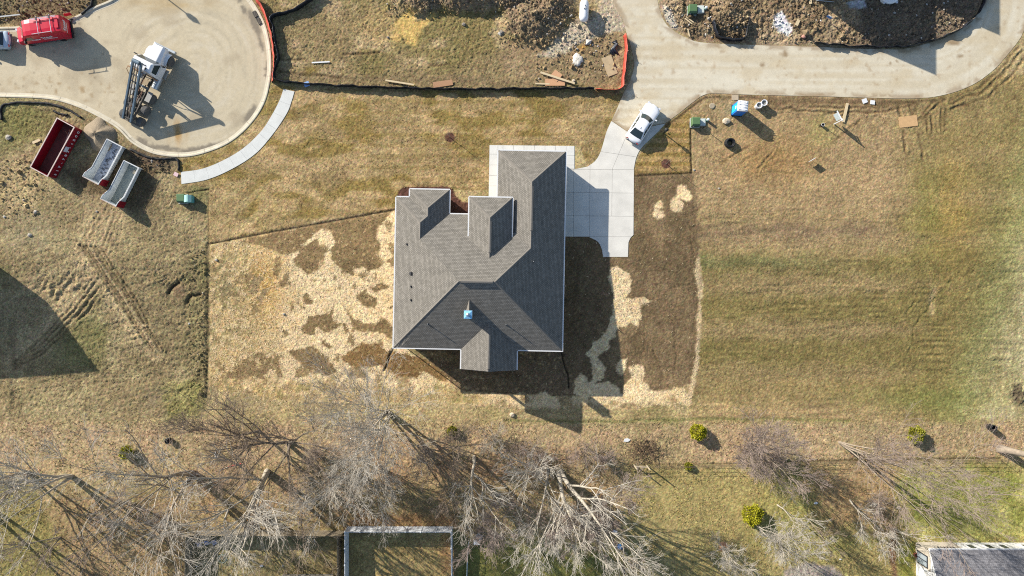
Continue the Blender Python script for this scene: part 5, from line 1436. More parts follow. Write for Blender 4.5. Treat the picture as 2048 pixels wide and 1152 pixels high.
def washout(label, rim, fl, extra):
    k = (CAM_H - 1.0) / FPX
    c = [((a - 1024) * k, (576 - b) * k) for a, b in rim]
    x, y = sum(q[0] for q in c) / 4, sum(q[1] for q in c) / 4
    n = ((c[0][0] + c[1][0]) / 2, (c[0][1] + c[1][1]) / 2); s_ = ((c[2][0] + c[3][0]) / 2, (c[2][1] + c[3][1]) / 2)
    rz = math.atan2(n[1] - s_[1], n[0] - s_[0]); L = math.hypot(n[0] - s_[0], n[1] - s_[1]); W = 0.93 * math.hypot(c[0][0] - c[1][0], c[0][1] - c[1][1])
    t = thing('dumpster', label, 'dumpster', (x, y, 0), rz)
    open_box(L, W, 1.0, 1.65, 1.25, 0.06, wht, t, floor_m=fl, flare=0.2)
    b_ = W / 2
    for s in (-1, 1):
        MB().tube([(L / 2, s * b_, 1.02), (-L / 2 + 1.25, s * b_, 1.02), (-L / 2 + 0.44, s * b_, 1.67), (-L / 2, s * b_, 1.67)], 0.045, 5).build('rim', _m['white_trim'], t)
        MB().box((-L / 2 + 0.36, s * (b_ + 0.03), 0.9), (0.72, 0.05, 1.3)).build('red_cheek_plate', dred, t)
    MB().tube([(L / 2, -b_, 1.02), (L / 2, b_, 1.02)], 0.045, 5).build('rim', _m['white_trim'], t)
    MB().tube([(-L / 2, -b_, 1.67), (-L / 2, b_, 1.67)], 0.045, 5).build('rim', rimg, t)
    for s in (-0.45, 0.45): MB().box((0, s, 0.06), (L, 0.1, 0.12)).build('skid', frame_m, t)
    if extra == 'residue':
        rn = random.Random(4)
        for q in range(16):
            MB().box((-L * 0.36 + q * L * 0.72 / 15, rn.uniform(-0.25, 0.35), 0.24), (rn.uniform(.1, .25), rn.uniform(.15, .5), 0.08), rn.uniform(-.5, .5), taper=0.5).build('crust', mat('grey_crust', (120, 122, 128), 0.9, var=0.3, scale=8), t)
    else:
        for x0, y0, sx, sy in ((0.95, -0.55, 0.9, 0.35), (-1.0, -0.45, 1.1, 0.3), (1.7, -0.2, 0.5, 0.6), (-1.7, -0.2, 0.5, 0.4)):
            d = MB().lathe([(1.0, 0), (0.8, 0.5), (0.4, 0.9), (0.05, 1.0)], 10).build('sand_drift', mat('pale_sand_drift', (222, 210, 186), 0.95, var=0.15), t, smooth=True)
            d.scale = (sx / 2, sy / 2, 0.22); d.location = (x0, y0, 0.2)
    return t
washout('white washout dumpster crusted blue grey inside, next to the gravel pile', [(212, 279), (246.7, 293), (205.5, 370), (171, 356)], mat('blue_grey_residue', (206, 210, 218), 0.8, var=0.3, scale=2.5, detail=8), 'residue')
washout('white washout dumpster with grey green slurry and sand drifts inside', [(245.8, 323), (280.4, 334), (240.5, 414), (206.5, 400)], mat('grey_green_slurry', (172, 178, 166), 0.3, var=0.12, scale=1.2), 'sand')
# gravel pile
def heap(name, label, cat, px, py, rx, ry, h, m, seed, rot=0.0):
    c = GG(px, py)
    rn = np.random.default_rng(seed)
    v, f = [], []
    nr, na = 14, 40
    v.append((0, 0, h))
    for i in range(1, nr + 1):
        for j in range(na):
            t = 2 * math.pi * j / na; r = i / nr
            w = 1 + 0.16 * math.sin(2 * t + seed) + 0.10 * math.sin(5 * t + seed * 2)
            x, y = rx * r * w * math.cos(t), ry * r * w * math.sin(t)
            z = h * (1 - r) ** 1.05 * (1 - 0.15 * math.sin(3 * t + seed)) + rn.uniform(-.03, .03) * (1 - r * 0.5) - (0.12 if i == nr else 0)
            v.append((x * math.cos(rot) - y * math.sin(rot), x * math.sin(rot) + y * math.cos(rot), z))
    for j in range(na): f.append((0, 1 + j, 1 + (j + 1) % na))
    for i in range(nr - 1):
        for j in range(na):
            a = 1 + i * na; f.append((a + j, a + na + j, a + na + (j + 1) % na, a + (j + 1) % na))
    o = MB().add(v, f).build(name, m, None, smooth=True, loc=c)
    return tag(o, label, cat)
gravel_m = mat('brown_gravel', (158, 142, 118), 0.95, var=0.3, scale=14, detail=6, bump=0.04, bscale=12)
heap('gravel_pile', 'brown grey gravel pile between the dumpsters and the kerb', 'gravel pile', 202, 272, 1.75, 2.0, 1.15, gravel_m, 3)
# ------------------------------------------------------------------ site furniture and debris
green_m = mat('utility_green', (96, 128, 84), 0.55, var=0.08)
pale_green = mat('pale_green_lid', (168, 216, 206), 0.5, var=0.04)
dgreen = mat('dark_green_side', (62, 96, 84), 0.55)
padm = mat('pad_concrete', (200, 204, 196), 0.9, var=0.08)
def transformer(label, px, py, rz, second=None):
    p = GG(px, py)
    t = thing('transformer_box', label, 'utility box', (p.x, p.y, p.z - 0.02), rz)
    MB().box((0, 0, 0.05), (1.05, 1.05, 0.14)).build('pad', padm, t)
    MB().loft([[(-.45, -.45, .12), (.45, -.45, .12), (.45, .45, .12), (-.45, .45, .12)], [(-.45, -.45, .68), (.45, -.45, .68), (.45, .45, .80), (-.45, .45, .80)], [(-.40, -.30, .82), (.40, -.30, .82), (.40, .40, .86), (-.40, .40, .86)]]).build('cabinet', green_m, t, bevel=0.015)
    MB().box((0, -0.46, 0.42), (0.8, 0.03, 0.5)).build('door', dgreen, t)
    MB().box((-0.25, -0.485, 0.45), (0.16, 0.015, 0.12)).build('warning_plate', _m['white_lettering'], t)
    return t
transformer('green transformer box in the grass left of the turf edge, beside a pale green pedestal', 367.5, 398, 0)
transformer('green transformer box on the building site beside two lying planks', 1383, 22, 0)
transformer('green transformer box at the corner of the driveway turf, beside a pale vault lid', 1389, 246, 0)
def pedestal(label, px, py, s=0.8, h=0.75, m=None):
    p = GG(px, py)
    t = thing('utility_pedestal', label, 'utility box', (p.x, p.y, p.z), 0)
    MB().box((0, 0, h / 2), (s * 0.96, s * 0.96, h)).build('body', mat('teal_pedestal', (104, 178, 180), 0.5), t, bevel=0.02)
    MB().loft([[(-s / 2, -s / 2, h), (s / 2, -s / 2, h), (s / 2, s / 2, h), (-s / 2, s / 2, h)], [(-s / 2, -s / 2, h + .05), (s / 2, -s / 2, h + .05), (s / 2, s / 2, h + .05), (-s / 2, s / 2, h + .05)], [(-s * .1, -s * .45, h + .22), (s * .1, -s * .45, h + .22), (s * .1, s * .45, h + .22), (-s * .1, s * .45, h + .22)]]).build('lid', m or pale_green, t)
    return t
pedestal('pale green peaked pedestal beside a transformer on the grass', 382, 399)
def vault(label, px, py, s=0.72):
    p = GG(px, py)
    t = thing('vault_lid', label, 'lid', (p.x, p.y, p.z), 0)
    MB().box((0, 0, 0.04), (s, s * 1.15, 0.26)).build('box', padm, t)
    MB().box((0, 0, 0.18), (s - 0.1, s * 1.15 - 0.1, 0.03)).build('lid', mat('pale_vault_lid', (212, 220, 212), 0.7), t)
    return t
vault('pale square vault lid beside the transformer near the propane tank', 1400, 21)
vault('pale square vault lid beside the transformer near the blue toilet', 1404, 245)
def marker(label, px, py, h=0.55):
    p = GG(px, py)
    t = thing('cable_marker', label, 'post', (p.x, p.y, p.z))
    MB().lathe([(0.13, -0.05), (0.15, h * 0.6), (0.15, h), (0.12, h + 0.07), (0.03, h + 0.1)], 12).build('cap', mat('white_marker', (226, 234, 230), 0.5), t)
    MB().lathe([(0.155, 0.02), (0.155, h * 0.5)], 12).build('band', mat('green_band', (70, 150, 120), 0.5), t)
marker('white domed cable marker beside the vault lid on the building site', 1409, 20)
marker('white domed cable marker with green band beside the vault lid near the blue toilet', 1414, 241)
def post(label, px, py, h, r=0.05, m=None, name='post', top=None, cat='post'):
    p = GG(px, py)
    t = thing(name, label, cat, (p.x, p.y, p.z))
    MB().lathe([(r, -0.2), (r, h)], 8).build('pole', m or blackp, t)
    if top: top(t, h)
    return t
post('thin black utility stake below the vault lid by the turf corner', 1406, 256, 1.3, 0.035)
def lantern(t, h):
    MB().lathe([(0.05, h), (0.16, h + 0.05), (0.2, h + 0.35), (0.22, h + 0.36), (0.03, h + 0.5)], 8).build('lantern', mat('lantern_glass', (90, 92, 92), 0.2), t)
    MB().lathe([(0.23, h + 0.36), (0.03, h + 0.55)], 8).build('lantern_cap', blackp, t)
    MB().box((0, 0, h - 0.2), (0.34, 0.05, 0.05)).build('ladder_bar', blackp, t)
post('black yard lamp post beside the driveway and white sedan', 1327, 266, 1.25, 0.06, None, 'lamp_post', lantern, 'lamp post')
p = G(202, -104)
sl = thing('street_lamp', 'tall black street lamp beside the turning circle', 'street lamp', (p.x, p.y, 0))
MB().lathe([(0.14, -0.2), (0.09, 0.6), (0.06, 5.6)], 10).build('pole', blackp, sl)
MB().lathe([(0.08, 5.55), (0.26, 5.75), (0.3, 6.1), (0.12, 6.35), (0.02, 6.5)], 10).build('lamp_head', blackp, sl)
def pole_out(label, px, py, tipx, tipy):
    pass
# young trees in mulch rings are with the trees; here the propane tank
p = GG(1166.5, 28)
pt = thing('propane_tank', 'white horizontal propane tank with dark valve fittings', 'tank', (p.x, p.y, p.z - 0.05), R(88))
MB().lathe([(0.02, -1.22), (0.26, -1.17), (0.42, -1.02), (0.50, -0.78), (0.50, 0.78), (0.42, 1.02), (0.26, 1.17), (0.02, 1.22)], 24, (0, 0, 0.85), 'X').build('shell', white_paint, pt, smooth=True)
for x in (-0.7, 0.7):
    for y in (-0.28, 0.28): MB().box((x, y, 0.22), (0.16, 0.1, 0.5)).build('leg', white_paint, pt)
for x, y in ((0.1, -0.12), (0.38, -0.05), (0.05, 0.06)): MB().lathe([(0.06, 1.3), (0.06, 1.44), (0.03, 1.46)], 8, (x, y, 0)).build('valve', chrome, pt)
# portable toilet
p = GG(1473, 222)
tl = thing('portable_toilet', 'bright blue portable toilet with white ribbed roof', 'toilet', (p.x, p.y, p.z), R(-5))
blue = mat('bright_blue_plastic', (24, 132, 232), 0.4, var=0.04)
cyan = mat('cyan_plastic', (30, 190, 240), 0.4, var=0.03)
MB().box((0, 0, 1.02), (1.08, 1.12, 2.0)).build('cabin', blue, tl, bevel=0.03)
dd = MB().box((-0.55, 0, 1.05), (0.05, 0.8, 1.85)).build('door', cyan, tl, bevel=0.01)
MB().box((-0.585, -0.05, 1.55), (0.02, 0.3, 0.34)).build('notice', _m['white_lettering'], dd)
MB().box((0, 0, 0.05), (1.2, 1.2, 0.14)).build('skid_base', blackp, tl)
rr = []
for k in range(7):
    x = -0.56 + 1.12 * k / 6; z = 2.08 + 0.20 * math.sin(math.pi * (k + 0.6) / 7.2)
    rr.append([(x, -0.57, 2.0), (x, -0.54, z), (x, 0.54, z), (x, 0.57, 2.0)])
rf = MB().loft(rr).build('roof', white_paint, tl)
for k in range(4):
    y = -0.42 + 0.28 * k
    MB().box((0, y, 2.24), (0.95, 0.07, 0.1)).build('rib', white_paint, rf, bevel=0.02)
MB().lathe([(0.05, 2.2), (0.05, 2.45)], 8, (0.3, 0.35, 0)).build('vent_stack', white_paint, tl)
# hand-wash barrels: two white open tubs
def tub(label, px, py, r=0.32, h=0.75):
    p = GG(px, py)
    t = thing('wash_tub', label, 'tub', (p.x, p.y, p.z))
    MB().lathe([(r * 0.85, 0), (r, h), (r + 0.03, h), (r + 0.03, h + 0.05), (r * 0.86, h + 0.05), (r * 0.75, 0.5), (0.02, 0.48)], 16).build('shell', white_paint, t, smooth=False)
    MB().lathe([(r * 0.80, h - 0.12), (r * 0.80, h - 0.1)], 16).build('water', mat('grey_water', (150, 148, 138), 0.2), t)
tub('white open wash tub nearer the blue toilet', 1513.5, 214); tub('white open wash tub beyond its twin from the toilet', 1523.5, 209)
# coil of black corrugated pipe
p = GG(1457.5, 287)
coil = thing('pipe_coil', 'coil of black corrugated drain pipe lying on bare soil', 'pipe coil', (p.x, p.y, p.z))
for k in range(5):
    rr_ = (0.46, 0.36, 0.46, 0.37, 0.45)[k]
    MB().tube([(rr_ * math.cos(t) + 0.02 * k, rr_ * math.sin(t), (0.10, 0.10, 0.27, 0.28, 0.43)[k] + 0.02 * math.sin(2 * t)) for t in [2 * math.pi * j / 28 for j in range(29)]], [0.085 + 0.012 * (j % 2) for j in range(29)], 8).build('turn', ds_m, coil)
# stakes, signs
p = GG(1664, 241)
sg_ = thing('yard_sign', 'white post sign with hanging panel near the leaning plank', 'sign', (p.x, p.y, p.z), R(-62))
MB().box((0.45, 0, 0.95), (0.1, 0.1, 2.1)).build('post', white_paint, sg_); MB().box((-0.05, 0, 1.85), (1.25, 0.09, 0.09)).build('arm', white_paint, sg_)
MB().box((-0.1, 0, 1.25), (0.8, 0.03, 0.9)).build('panel', mat('sign_panel', (206, 220, 226), 0.4), sg_)
MB().box((0.45, 0, 2.05), (0.15, 0.15, 0.1), taper=0.2).build('finial', white_paint, sg_)
p = GG(1643, 251)
bk_ = thing('bucket', 'dark bucket with pale rim and upright stick on green turf', 'bucket', (p.x, p.y, p.z))
MB().lathe([(0.13, 0), (0.17, 0.4), (0.15, 0.4), (0.11, 0.06)], 14).build('shell', blackp, bk_); MB().tube([(0.17 * math.cos(t), 0.17 * math.sin(t), 0.41) for t in [2 * math.pi * j / 14 for j in range(15)]], 0.02, 5).build('rim', _m['white_trim'], bk_)
MB().tube([(0.05, 0, 0.05), (0.08, 0.04, 1.05)], 0.025, 5).build('stick', blackp, bk_)
p = GG(1619, 322)
yb = thing('yard_sign', 'small low white lawn sign on bare soil', 'sign', (p.x, p.y, p.z), R(32))
MB().box((0, 0, 0.66), (0.75, 0.03, 0.5)).build('panel', mat('sign_white', (214, 220, 220), 0.4), yb)
for s in (-0.25, 0.25): MB().tube([(s, 0, -0.1), (s, 0, 0.6)], 0.012, 4).build('leg', chrome, yb)
p = GG(1698, 64)
ys = thing('yard_sign', 'small blue and white sign on the building site by the shade edge', 'sign', (GG(1652, 40).x, GG(1652, 40).y, GG(1652, 40).z), R(-30))
MB().box((0, 0, 0.7), (0.55, 0.03, 0.45)).build('panel', mat('blue_sign', (90, 150, 220), 0.4), ys); MB().box((0, 0, 0.9), (0.55, 0.04, 0.12)).build('stripe', _m['white_lettering'], ys); MB().tube([(0, 0, -0.1), (0, 0, 0.6)], 0.02, 5).build('leg', chrome, ys)
p = GG(138, 31)
rs = thing('yard_sign', 'low red sign on the bank behind the red van', 'sign', (p.x, p.y, p.z), R(10))
MB().box((0, 0, 0.3), (0.8, 0.04, 0.3), 0, 0, -0.7).build('panel', mat('red_sign', (206, 52, 66), 0.5), rs)
for s in (-0.35, 0.35): MB().tube([(s, 0, -0.1), (s, 0, 0.25)], 0.02, 4).build('leg', chrome, rs)
def plate(name, label, cat, px, py, l, w, rz, m, th=0.02, z=0.03, tilt=0.0, group=None):
    p = GG(px, py)
    h = max(ground_h(p.x + a, p.y + b) for a in (-.4, 0, .4) for b in (-.3, 0, .3))
    rn = random.Random(int(px * 7 + py))
    q = MB()
    q.prism([(-l / 2, -w / 2), (0, -w / 2 - 0.004), (l / 2, -w / 2 + rn.uniform(0, .02)), (l / 2 - rn.uniform(0, .02), w / 2), (-l / 2, w / 2)], -th / 2, th / 2)
    o = q.build(name, m, None, loc=(p.x, p.y, h + z))
    o.rotation_euler = (tilt, 0, rz)
    return tag(o, label, cat, group)
ply = mat('plywood', (212, 172, 122), 0.8, var=0.12, scale=3, detail=8)
osb = mat('dusty_plywood', (196, 172, 134), 0.85, var=0.15, scale=2, detail=8)
lum = mat('pale_lumber', (222, 200, 160), 0.8, var=0.1, scale=3)
pink = mat('salmon_sheathing', (216, 166, 124), 0.8, var=0.08)
plate('plywood_sheet', 'dusty plywood sheet lying beside the orange corner fence', 'plywood', 1219, 132, 2.2, 1.15, R(-70), osb)
plate('plywood_sheet', 'plywood sheet lying on the rutted grass of the east lot', 'plywood', 1816, 243, 2.05, 1.2, R(7), ply)
plate('plywood_sheet', 'salmon sheathing offcut under a plank at the silt fence', 'plywood', 1110, 165, 2.2, 0.75, R(0), pink, z=0.06)
plate('plywood_sheet', 'salmon triangular offcut leaning at the silt fence', 'plywood', 1112, 152, 1.0, 1.0, R(50), pink, z=0.09)
plate('plywood_sheet', 'salmon sheet leaning on the silt fence beside a slim pale board', 'plywood', 886, 168, 2.2, 0.6, R(8), pink, z=0.12, tilt=0.2)
plate('plank', 'long pale plank across the salmon sheathing', 'plank', 1115, 157, 4.0, 0.22, R(-18), lum, 0.04, 0.16)
plate('plank', 'short pale plank lying along the silt fence under the sheathing', 'plank', 1085, 168, 1.6, 0.16, R(-2), lum, 0.04, 0.05)
plate('plank', 'slim pale board resting on the silt fence', 'plank', 800, 166, 3.2, 0.18, R(-9), lum, 0.04, 0.14)
plate('plank', 'cream plank leaning near the white post sign', 'plank', 1689.5, 226, 2.15, 0.3, R(77), lum, 0.05, 0.06)
plate('plank', 'pale plank beside another below the building site transformer', 'plank', 1379, 40, 1.05, 0.13, R(-38), lum, 0.05, 0.06, group='paired planks by the transformer')
plate('plank', 'pale plank beside another below the building site transformer', 'plank', 1376, 43, 1.0, 0.13, R(-38), lum, 0.05, 0.06, group='paired planks by the transformer')
plate('plank', 'crooked pale offcut standing near the gravel edge', 'plank', 1376, 67, 0.9, 0.14, R(-75), lum, 0.05, 0.08)
plate('plank', 'white pvc board lying in the weedy lot', 'board', 642, 125, 2.0, 0.14, R(3), _m['white_trim'], 0.03, 0.06)
plate('plank', 'white board on clods beside the red dumpster', 'board', 74, 283, 0.9, 0.28, R(24), lum, 0.04, 0.08)
plate('plank', 'grey plank lying on the bank behind the van', 'board', 20, 33, 2.6, 0.14, R(6), mat('grey_plank', (190, 192, 190), 0.8), 0.04, 0.1)
plate('plank', 'cream board pair fragment near the tyre ruts of the building site', 'board', 1594, 46, 0.75, 0.35, R(65), lum, 0.04, 0.08)
plate('plank', 'long grey batten at the shade edge on the building site', 'board', 1648, 4, 2.0, 0.08, R(-6), _m['grey_plank'], 0.04, 0.1)
plate('plank', 'small cream block at the top of the building site', 'board', 1619, 5, 0.3, 0.5, R(5), lum, 0.06, 0.1)
plate('plank', 'slim stick lying left of the green transformer', 'stick', 343, 405, 0.95, 0.05, R(60), lum, 0.03, 0.05)
plate('stepping_slab', 'pale concrete slab at the road edge above the blue toilet', 'slab', 1470, 195, 0.75, 0.6, R(0), mat('slab_tan', (196, 176, 146), 0.9), 0.06, 0.02)
plate('foam_sheet', 'white bag lying on mud at the road edge, left of its pair', 'bag', 1729, 202, 0.55, 0.5, R(20), _m['white_trim'], 0.05, 0.05)
plate('foam_sheet', 'white bag lying on mud at the road edge, right of its pair', 'bag', 1744.5, 205, 0.5, 0.45, R(-8), _m['white_trim'], 0.05, 0.05)
plate('placard', 'white and red placard by the lower end of the curved sidewalk', 'sign', 353, 349, 0.5, 0.42, R(-28), mat('red_white_placard', (226, 190, 190), 0.5), 0.03, 0.10)
plate('tarp_scrap', 'blue plastic scrap hanging off the silt fence end', 'tarp', 614, 169, 0.6, 0.55, R(20), mat('blue_tarp', (150, 186, 236), 0.5), 0.03, 0.12)
p = GG(1424, 212)
mh = thing('manhole', 'round pale concrete manhole cover near the blue toilet', 'manhole', (p.x, p.y, p.z + 0.02))
MB().lathe([(0.31, -0.15), (0.31, 0.05), (0.28, 0.06)], 20).build('ring', mat('manhole_concrete', (190, 176, 150), 0.9), mh); MB().lathe([(0.25, 0.04), (0.25, 0.075)], 20).build('cover', mat('manhole_lid', (176, 160, 134), 0.9), mh)
# white washed-out concrete slump
c = GG(1155, 120)
v, f = [], []
na = 26
rn = random.Random(12)
rad = [0.62 + rn.uniform(-.12, .12) for _ in range(na)]
for lv_, (rs_, z) in enumerate(((1.0, -0.06), (0.98, 0.08), (0.75, 0.2), (0.4, 0.24), (0.02, 0.2))):
    for j in range(na):
        t = 2 * math.pi * j / na
        v.append((rad[j] * rs_ * math.cos(t) * 0.95, rad[j] * rs_ * math.sin(t) * 1.2, z + rn.uniform(-.03, .03)))
for i_ in range(4):
    for j in range(na): f.append((i_ * na + j, i_ * na + (j + 1) % na, (i_ + 1) * na + (j + 1) % na, (i_ + 1) * na + j))
o = MB().add(v, f).build('concrete_slump', mat('white_slump', (236, 228, 212), 0.9, var=0.2, scale=5), None, smooth=True, loc=c)
tag(o, 'lumpy white slump of spilled concrete near the plywood sheet', 'concrete')
# black plastic tangle
tp = []
c = GG(1228, 98)
tt = thing('plastic_tangle', 'crumpled black plastic sheeting beside the orange corner fence', 'plastic', c)
for k in range(6):
    a = -0.4 + k * 0.14
    MB().tube([(0.25 - 0.1 * k, 1.0 - 0.05 * k, 0.08), (0.15 + 0.05 * k, 0.5, 0.14 + 0.03 * k), (-0.1 + a * 0.3, 0.0, 0.16), (-0.5 + 0.22 * k, -0.55 - 0.1 * (k % 3), 0.06)], [0.05, 0.11, 0.12, 0.05], 6).build('fold', silt_m, tt, smooth=True)
# boulders
def rock(label, px, py, r, m, seed, sq=0.7):
    c = GG(px, py)
    me = bpy.data.meshes.new('rock'); bm = bmesh.new()
    bmesh.ops.create_icosphere(bm, subdivisions=2, radius=1.0)
    rn = random.Random(seed)
    for vv in bm.verts: vv.co *= 1 + rn.uniform(-.16, .16)
    for vv in bm.verts: vv.co = Vector((vv.co.x * r * 1.15, vv.co.y * r, vv.co.z * r * sq))
    bm.to_mesh(me); bm.free()
    me.materials.append(m)
    o = bpy.data.objects.new('rock', me); COL.objects.link(o); o.location = (c.x, c.y, c.z + r * sq * 0.45)
    return tag(o, label, 'rock')
rk1 = mat('pale_boulder', (214, 196, 168), 0.9, var=0.3, scale=4)
rk2 = mat('grey_stone', (150, 140, 126), 0.9, var=0.25, scale=6)
rock('pale speckled boulder between the toilet and the pipe coil', 1452, 243, 0.36, rk1, 3)
rock('small rounded stone at the end of the long plank by the silt fence', 1147, 162, 0.17, rk1, 5)
rock('pinkish stone at the end of the road edge silt fence', 1606, 74, 0.22, mat('pink_stone', (206, 150, 132), 0.9), 6)
rock('white chunk on the lawn south of the porch', 1024, 829, 0.26, rk1, 8)
rock('grey lump on clods left of the red dumpster', 18, 275, 0.3, mat('white_lump', (182, 174, 160), 0.9, var=0.3), 9)
for n, (a, b, r) in enumerate(((776, 75, .12), (928, 49, .2), (1003, 65, .22), (194, 423, .12), (72, 424, .2), (60, 470, .22), (568, 628, .14), (1388, 340, .12), (1438, 377, .1), (433, 520, .15))):
    rock(['small stone in the yellow sand tracks', 'grey clod stone below the left dirt mound', 'bluish rubble lump between the dirt mounds', 'white fragment below the middle dumpster', 'pale rubble scrap in the west lot above another', 'pale rubble scrap at the top of the west lot tracks', 'pale stone in the straw', 'white pebble near the turf corner groove', 'white scrap on the bare soil of the east lot', 'white stone at the left edge of the straw'][n], a, b, r, rk2 if n < 3 else mat('white_lump', (206, 204, 198), 0.9), 20 + n)
# barrels, back yard things
p = GG(1977, 853)
br = thing('barrel', 'black open plastic barrel standing on the east lawn', 'barrel', (p.x, p.y, p.z))
MB().lathe([(0.30, 0), (0.34, 0.3), (0.34, 0.7), (0.31, 0.95), (0.27, 0.95), (0.29, 0.5), (0.02, 0.45)], 18).build('shell', blackp, br)
MB().tube([(0.32 * math.cos(t), 0.32 * math.sin(t), 0.95) for t in [2 * math.pi * j / 18 for j in range(19)]], 0.025, 5).build('rim', blackp, br)
p = GG(340, 880)
br = thing('barrel', 'short black bin under the bare branches behind the west lot', 'barrel', (p.x, p.y, p.z))
MB().lathe([(0.30, 0), (0.36, 0.55), (0.30, 0.55), (0.26, 0.1), (0.02, 0.08)], 16).build('shell', blackp, br); MB().lathe([(0.31, 0.30), (0.31, 0.34)], 16).build('soil', mat('bin_soil', (74, 56, 46), 0.95), br)
p = GG(1238, 1091)
bb = thing('garden_bin', 'small blue bin beside the dark rail fence', 'bin', (p.x, p.y, p.z), 0.2)
MB().box((0, 0, 0.28), (0.42, 0.36, 0.56), taper=1.15).build('tub', mat('mid_blue_plastic', (30, 120, 190), 0.4), bb, bevel=0.02); MB().box((0, 0, 0.59), (0.5, 0.44, 0.06)).build('lid', mat('blue_lid', (50, 140, 206), 0.4), bb, bevel=0.02)
p = GG(1229, 1062)
bb = thing('storage_tote', 'small white and blue tote above the blue bin', 'tote', (p.x, p.y, p.z), -0.4)
MB().box((0, 0, 0.16), (0.4, 0.3, 0.3), taper=1.1).build('tub', mat('royal_blue', (50, 90, 200), 0.4), bb, bevel=0.02); MB().box((0, 0, 0.33), (0.46, 0.34, 0.05)).build('lid', _m['white_trim'], bb)
for n, (a, b) in enumerate(((959, 1070), (954, 1082))):
    p = GG(a, b)
    bb = thing('storage_tote', ['pale blue tote in the brush pile right of the vinyl fence', 'white tote below the pale blue one by the vinyl fence'][n], 'tote', (p.x, p.y, p.z), 0.5 * n - 0.5)
    MB().box((0, 0, 0.2), (0.6, 0.45, 0.4), taper=1.1).build('tub', mat('steel_blue_tub', (146, 178, 196), 0.5), bb, bevel=0.02); MB().box((0, 0, 0.43), (0.7, 0.54, 0.05)).build('lid', mat('pale_blue_lid', (196, 214, 222), 0.5) if n == 0 else _m['white_trim'], bb)
for n, (a, b) in enumerate(((402, 1086), (417, 1082), (432, 1082))):
    p = GG(a, b)
    bb = thing('lawn_chair', ['blue grey seat at the shaded inner corner of the wooden board fence', 'blue grey seat between two others behind the wooden board fence', 'blue grey seat farthest along the wooden fence from its corner'][n], 'chair', (p.x, p.y, p.z), 0.3 * n, 'blue seats behind the wooden fence')
    cm = mat('blue_seat', (120, 150, 200), 0.5)
    MB().box((0, 0, 0.42), (0.5, 0.5, 0.05)).build('seat', cm, bb); MB().box((0, 0.25, 0.7), (0.5, 0.05, 0.55), 0, 0, -0.15).build('backrest', cm, bb)
    for sx in (-.22, .22):
        for sy in (-.22, .22): MB().box((sx, sy, 0.2), (0.05, 0.05, 0.42)).build('leg', cm, bb)
# timber deck frame at the foot of the picture
p = G(563, 1146)
dk = thing('shed', 'low shed with blue grey roof and tan edge behind the wooden fence', 'shed', (p.x, p.y, p.z))
MB().prism([(0.15, -0.15), (5.9, -0.15), (5.9, -3.0), (0.15, -3.0)], -0.1, 1.0).build('wall', mat('shed_wall', (150, 150, 146), 0.8), dk)
MB().prism([(0, 0), (6.1, 0), (6.1, -3.2), (0, -3.2)], 1.0, 1.08).build('roof', mat('blue_grey_roof', (146, 164, 170), 0.7, var=0.08), dk); MB().box((3.05, 0.05, 1.04), (6.2, 0.09, 0.16)).build('fascia', mat('tan_fascia', (220, 200, 160), 0.7), dk)
# old swing frame
p = GG(1280, 930)
sw = thing('swing_frame', 'bare timber swing frame beside the brush heap', 'frame', (p.x, p.y, p.z), R(-3))
tm = mat('pale_timber', (206, 190, 160), 0.85)
for x in (-0.7, 0.75): MB().box((x, 0, 0.9), (0.11, 0.11, 1.9)).build('post', tm, sw)
MB().box((0, 0, 0.75), (1.4, 0.09, 0.09)).build('cross_bar', tm, sw)
# brush heap: cut branches
c = GG(1290, 905)
bh = tag(bpy.data.objects.new('brush_heap', None), 'tangled heap of cut brown branches above the swing frame', 'brush'); COL.objects.link(bh); bh.location = c
brm = mat('brown_branch', (112, 92, 72), 0.9, var=0.2)
rn = random.Random(2)
for k in range(150):
    q = MB()
    x, y = rn.gauss(0, 1.1), rn.gauss(0.3, 0.7); a = rn.uniform(0, 6.28); l = rn.uniform(.4, 1.3)
    q.tube([(x, y, rn.uniform(.03, .3)), (x + l * .5 * math.cos(a), y + l * .5 * math.sin(a), rn.uniform(.1, .5)), (x + l * math.cos(a + .4), y + l * math.sin(a + .4), rn.uniform(.03, .4))], [.025, .02, .008], 4)
    q.build('branch', brm, bh)
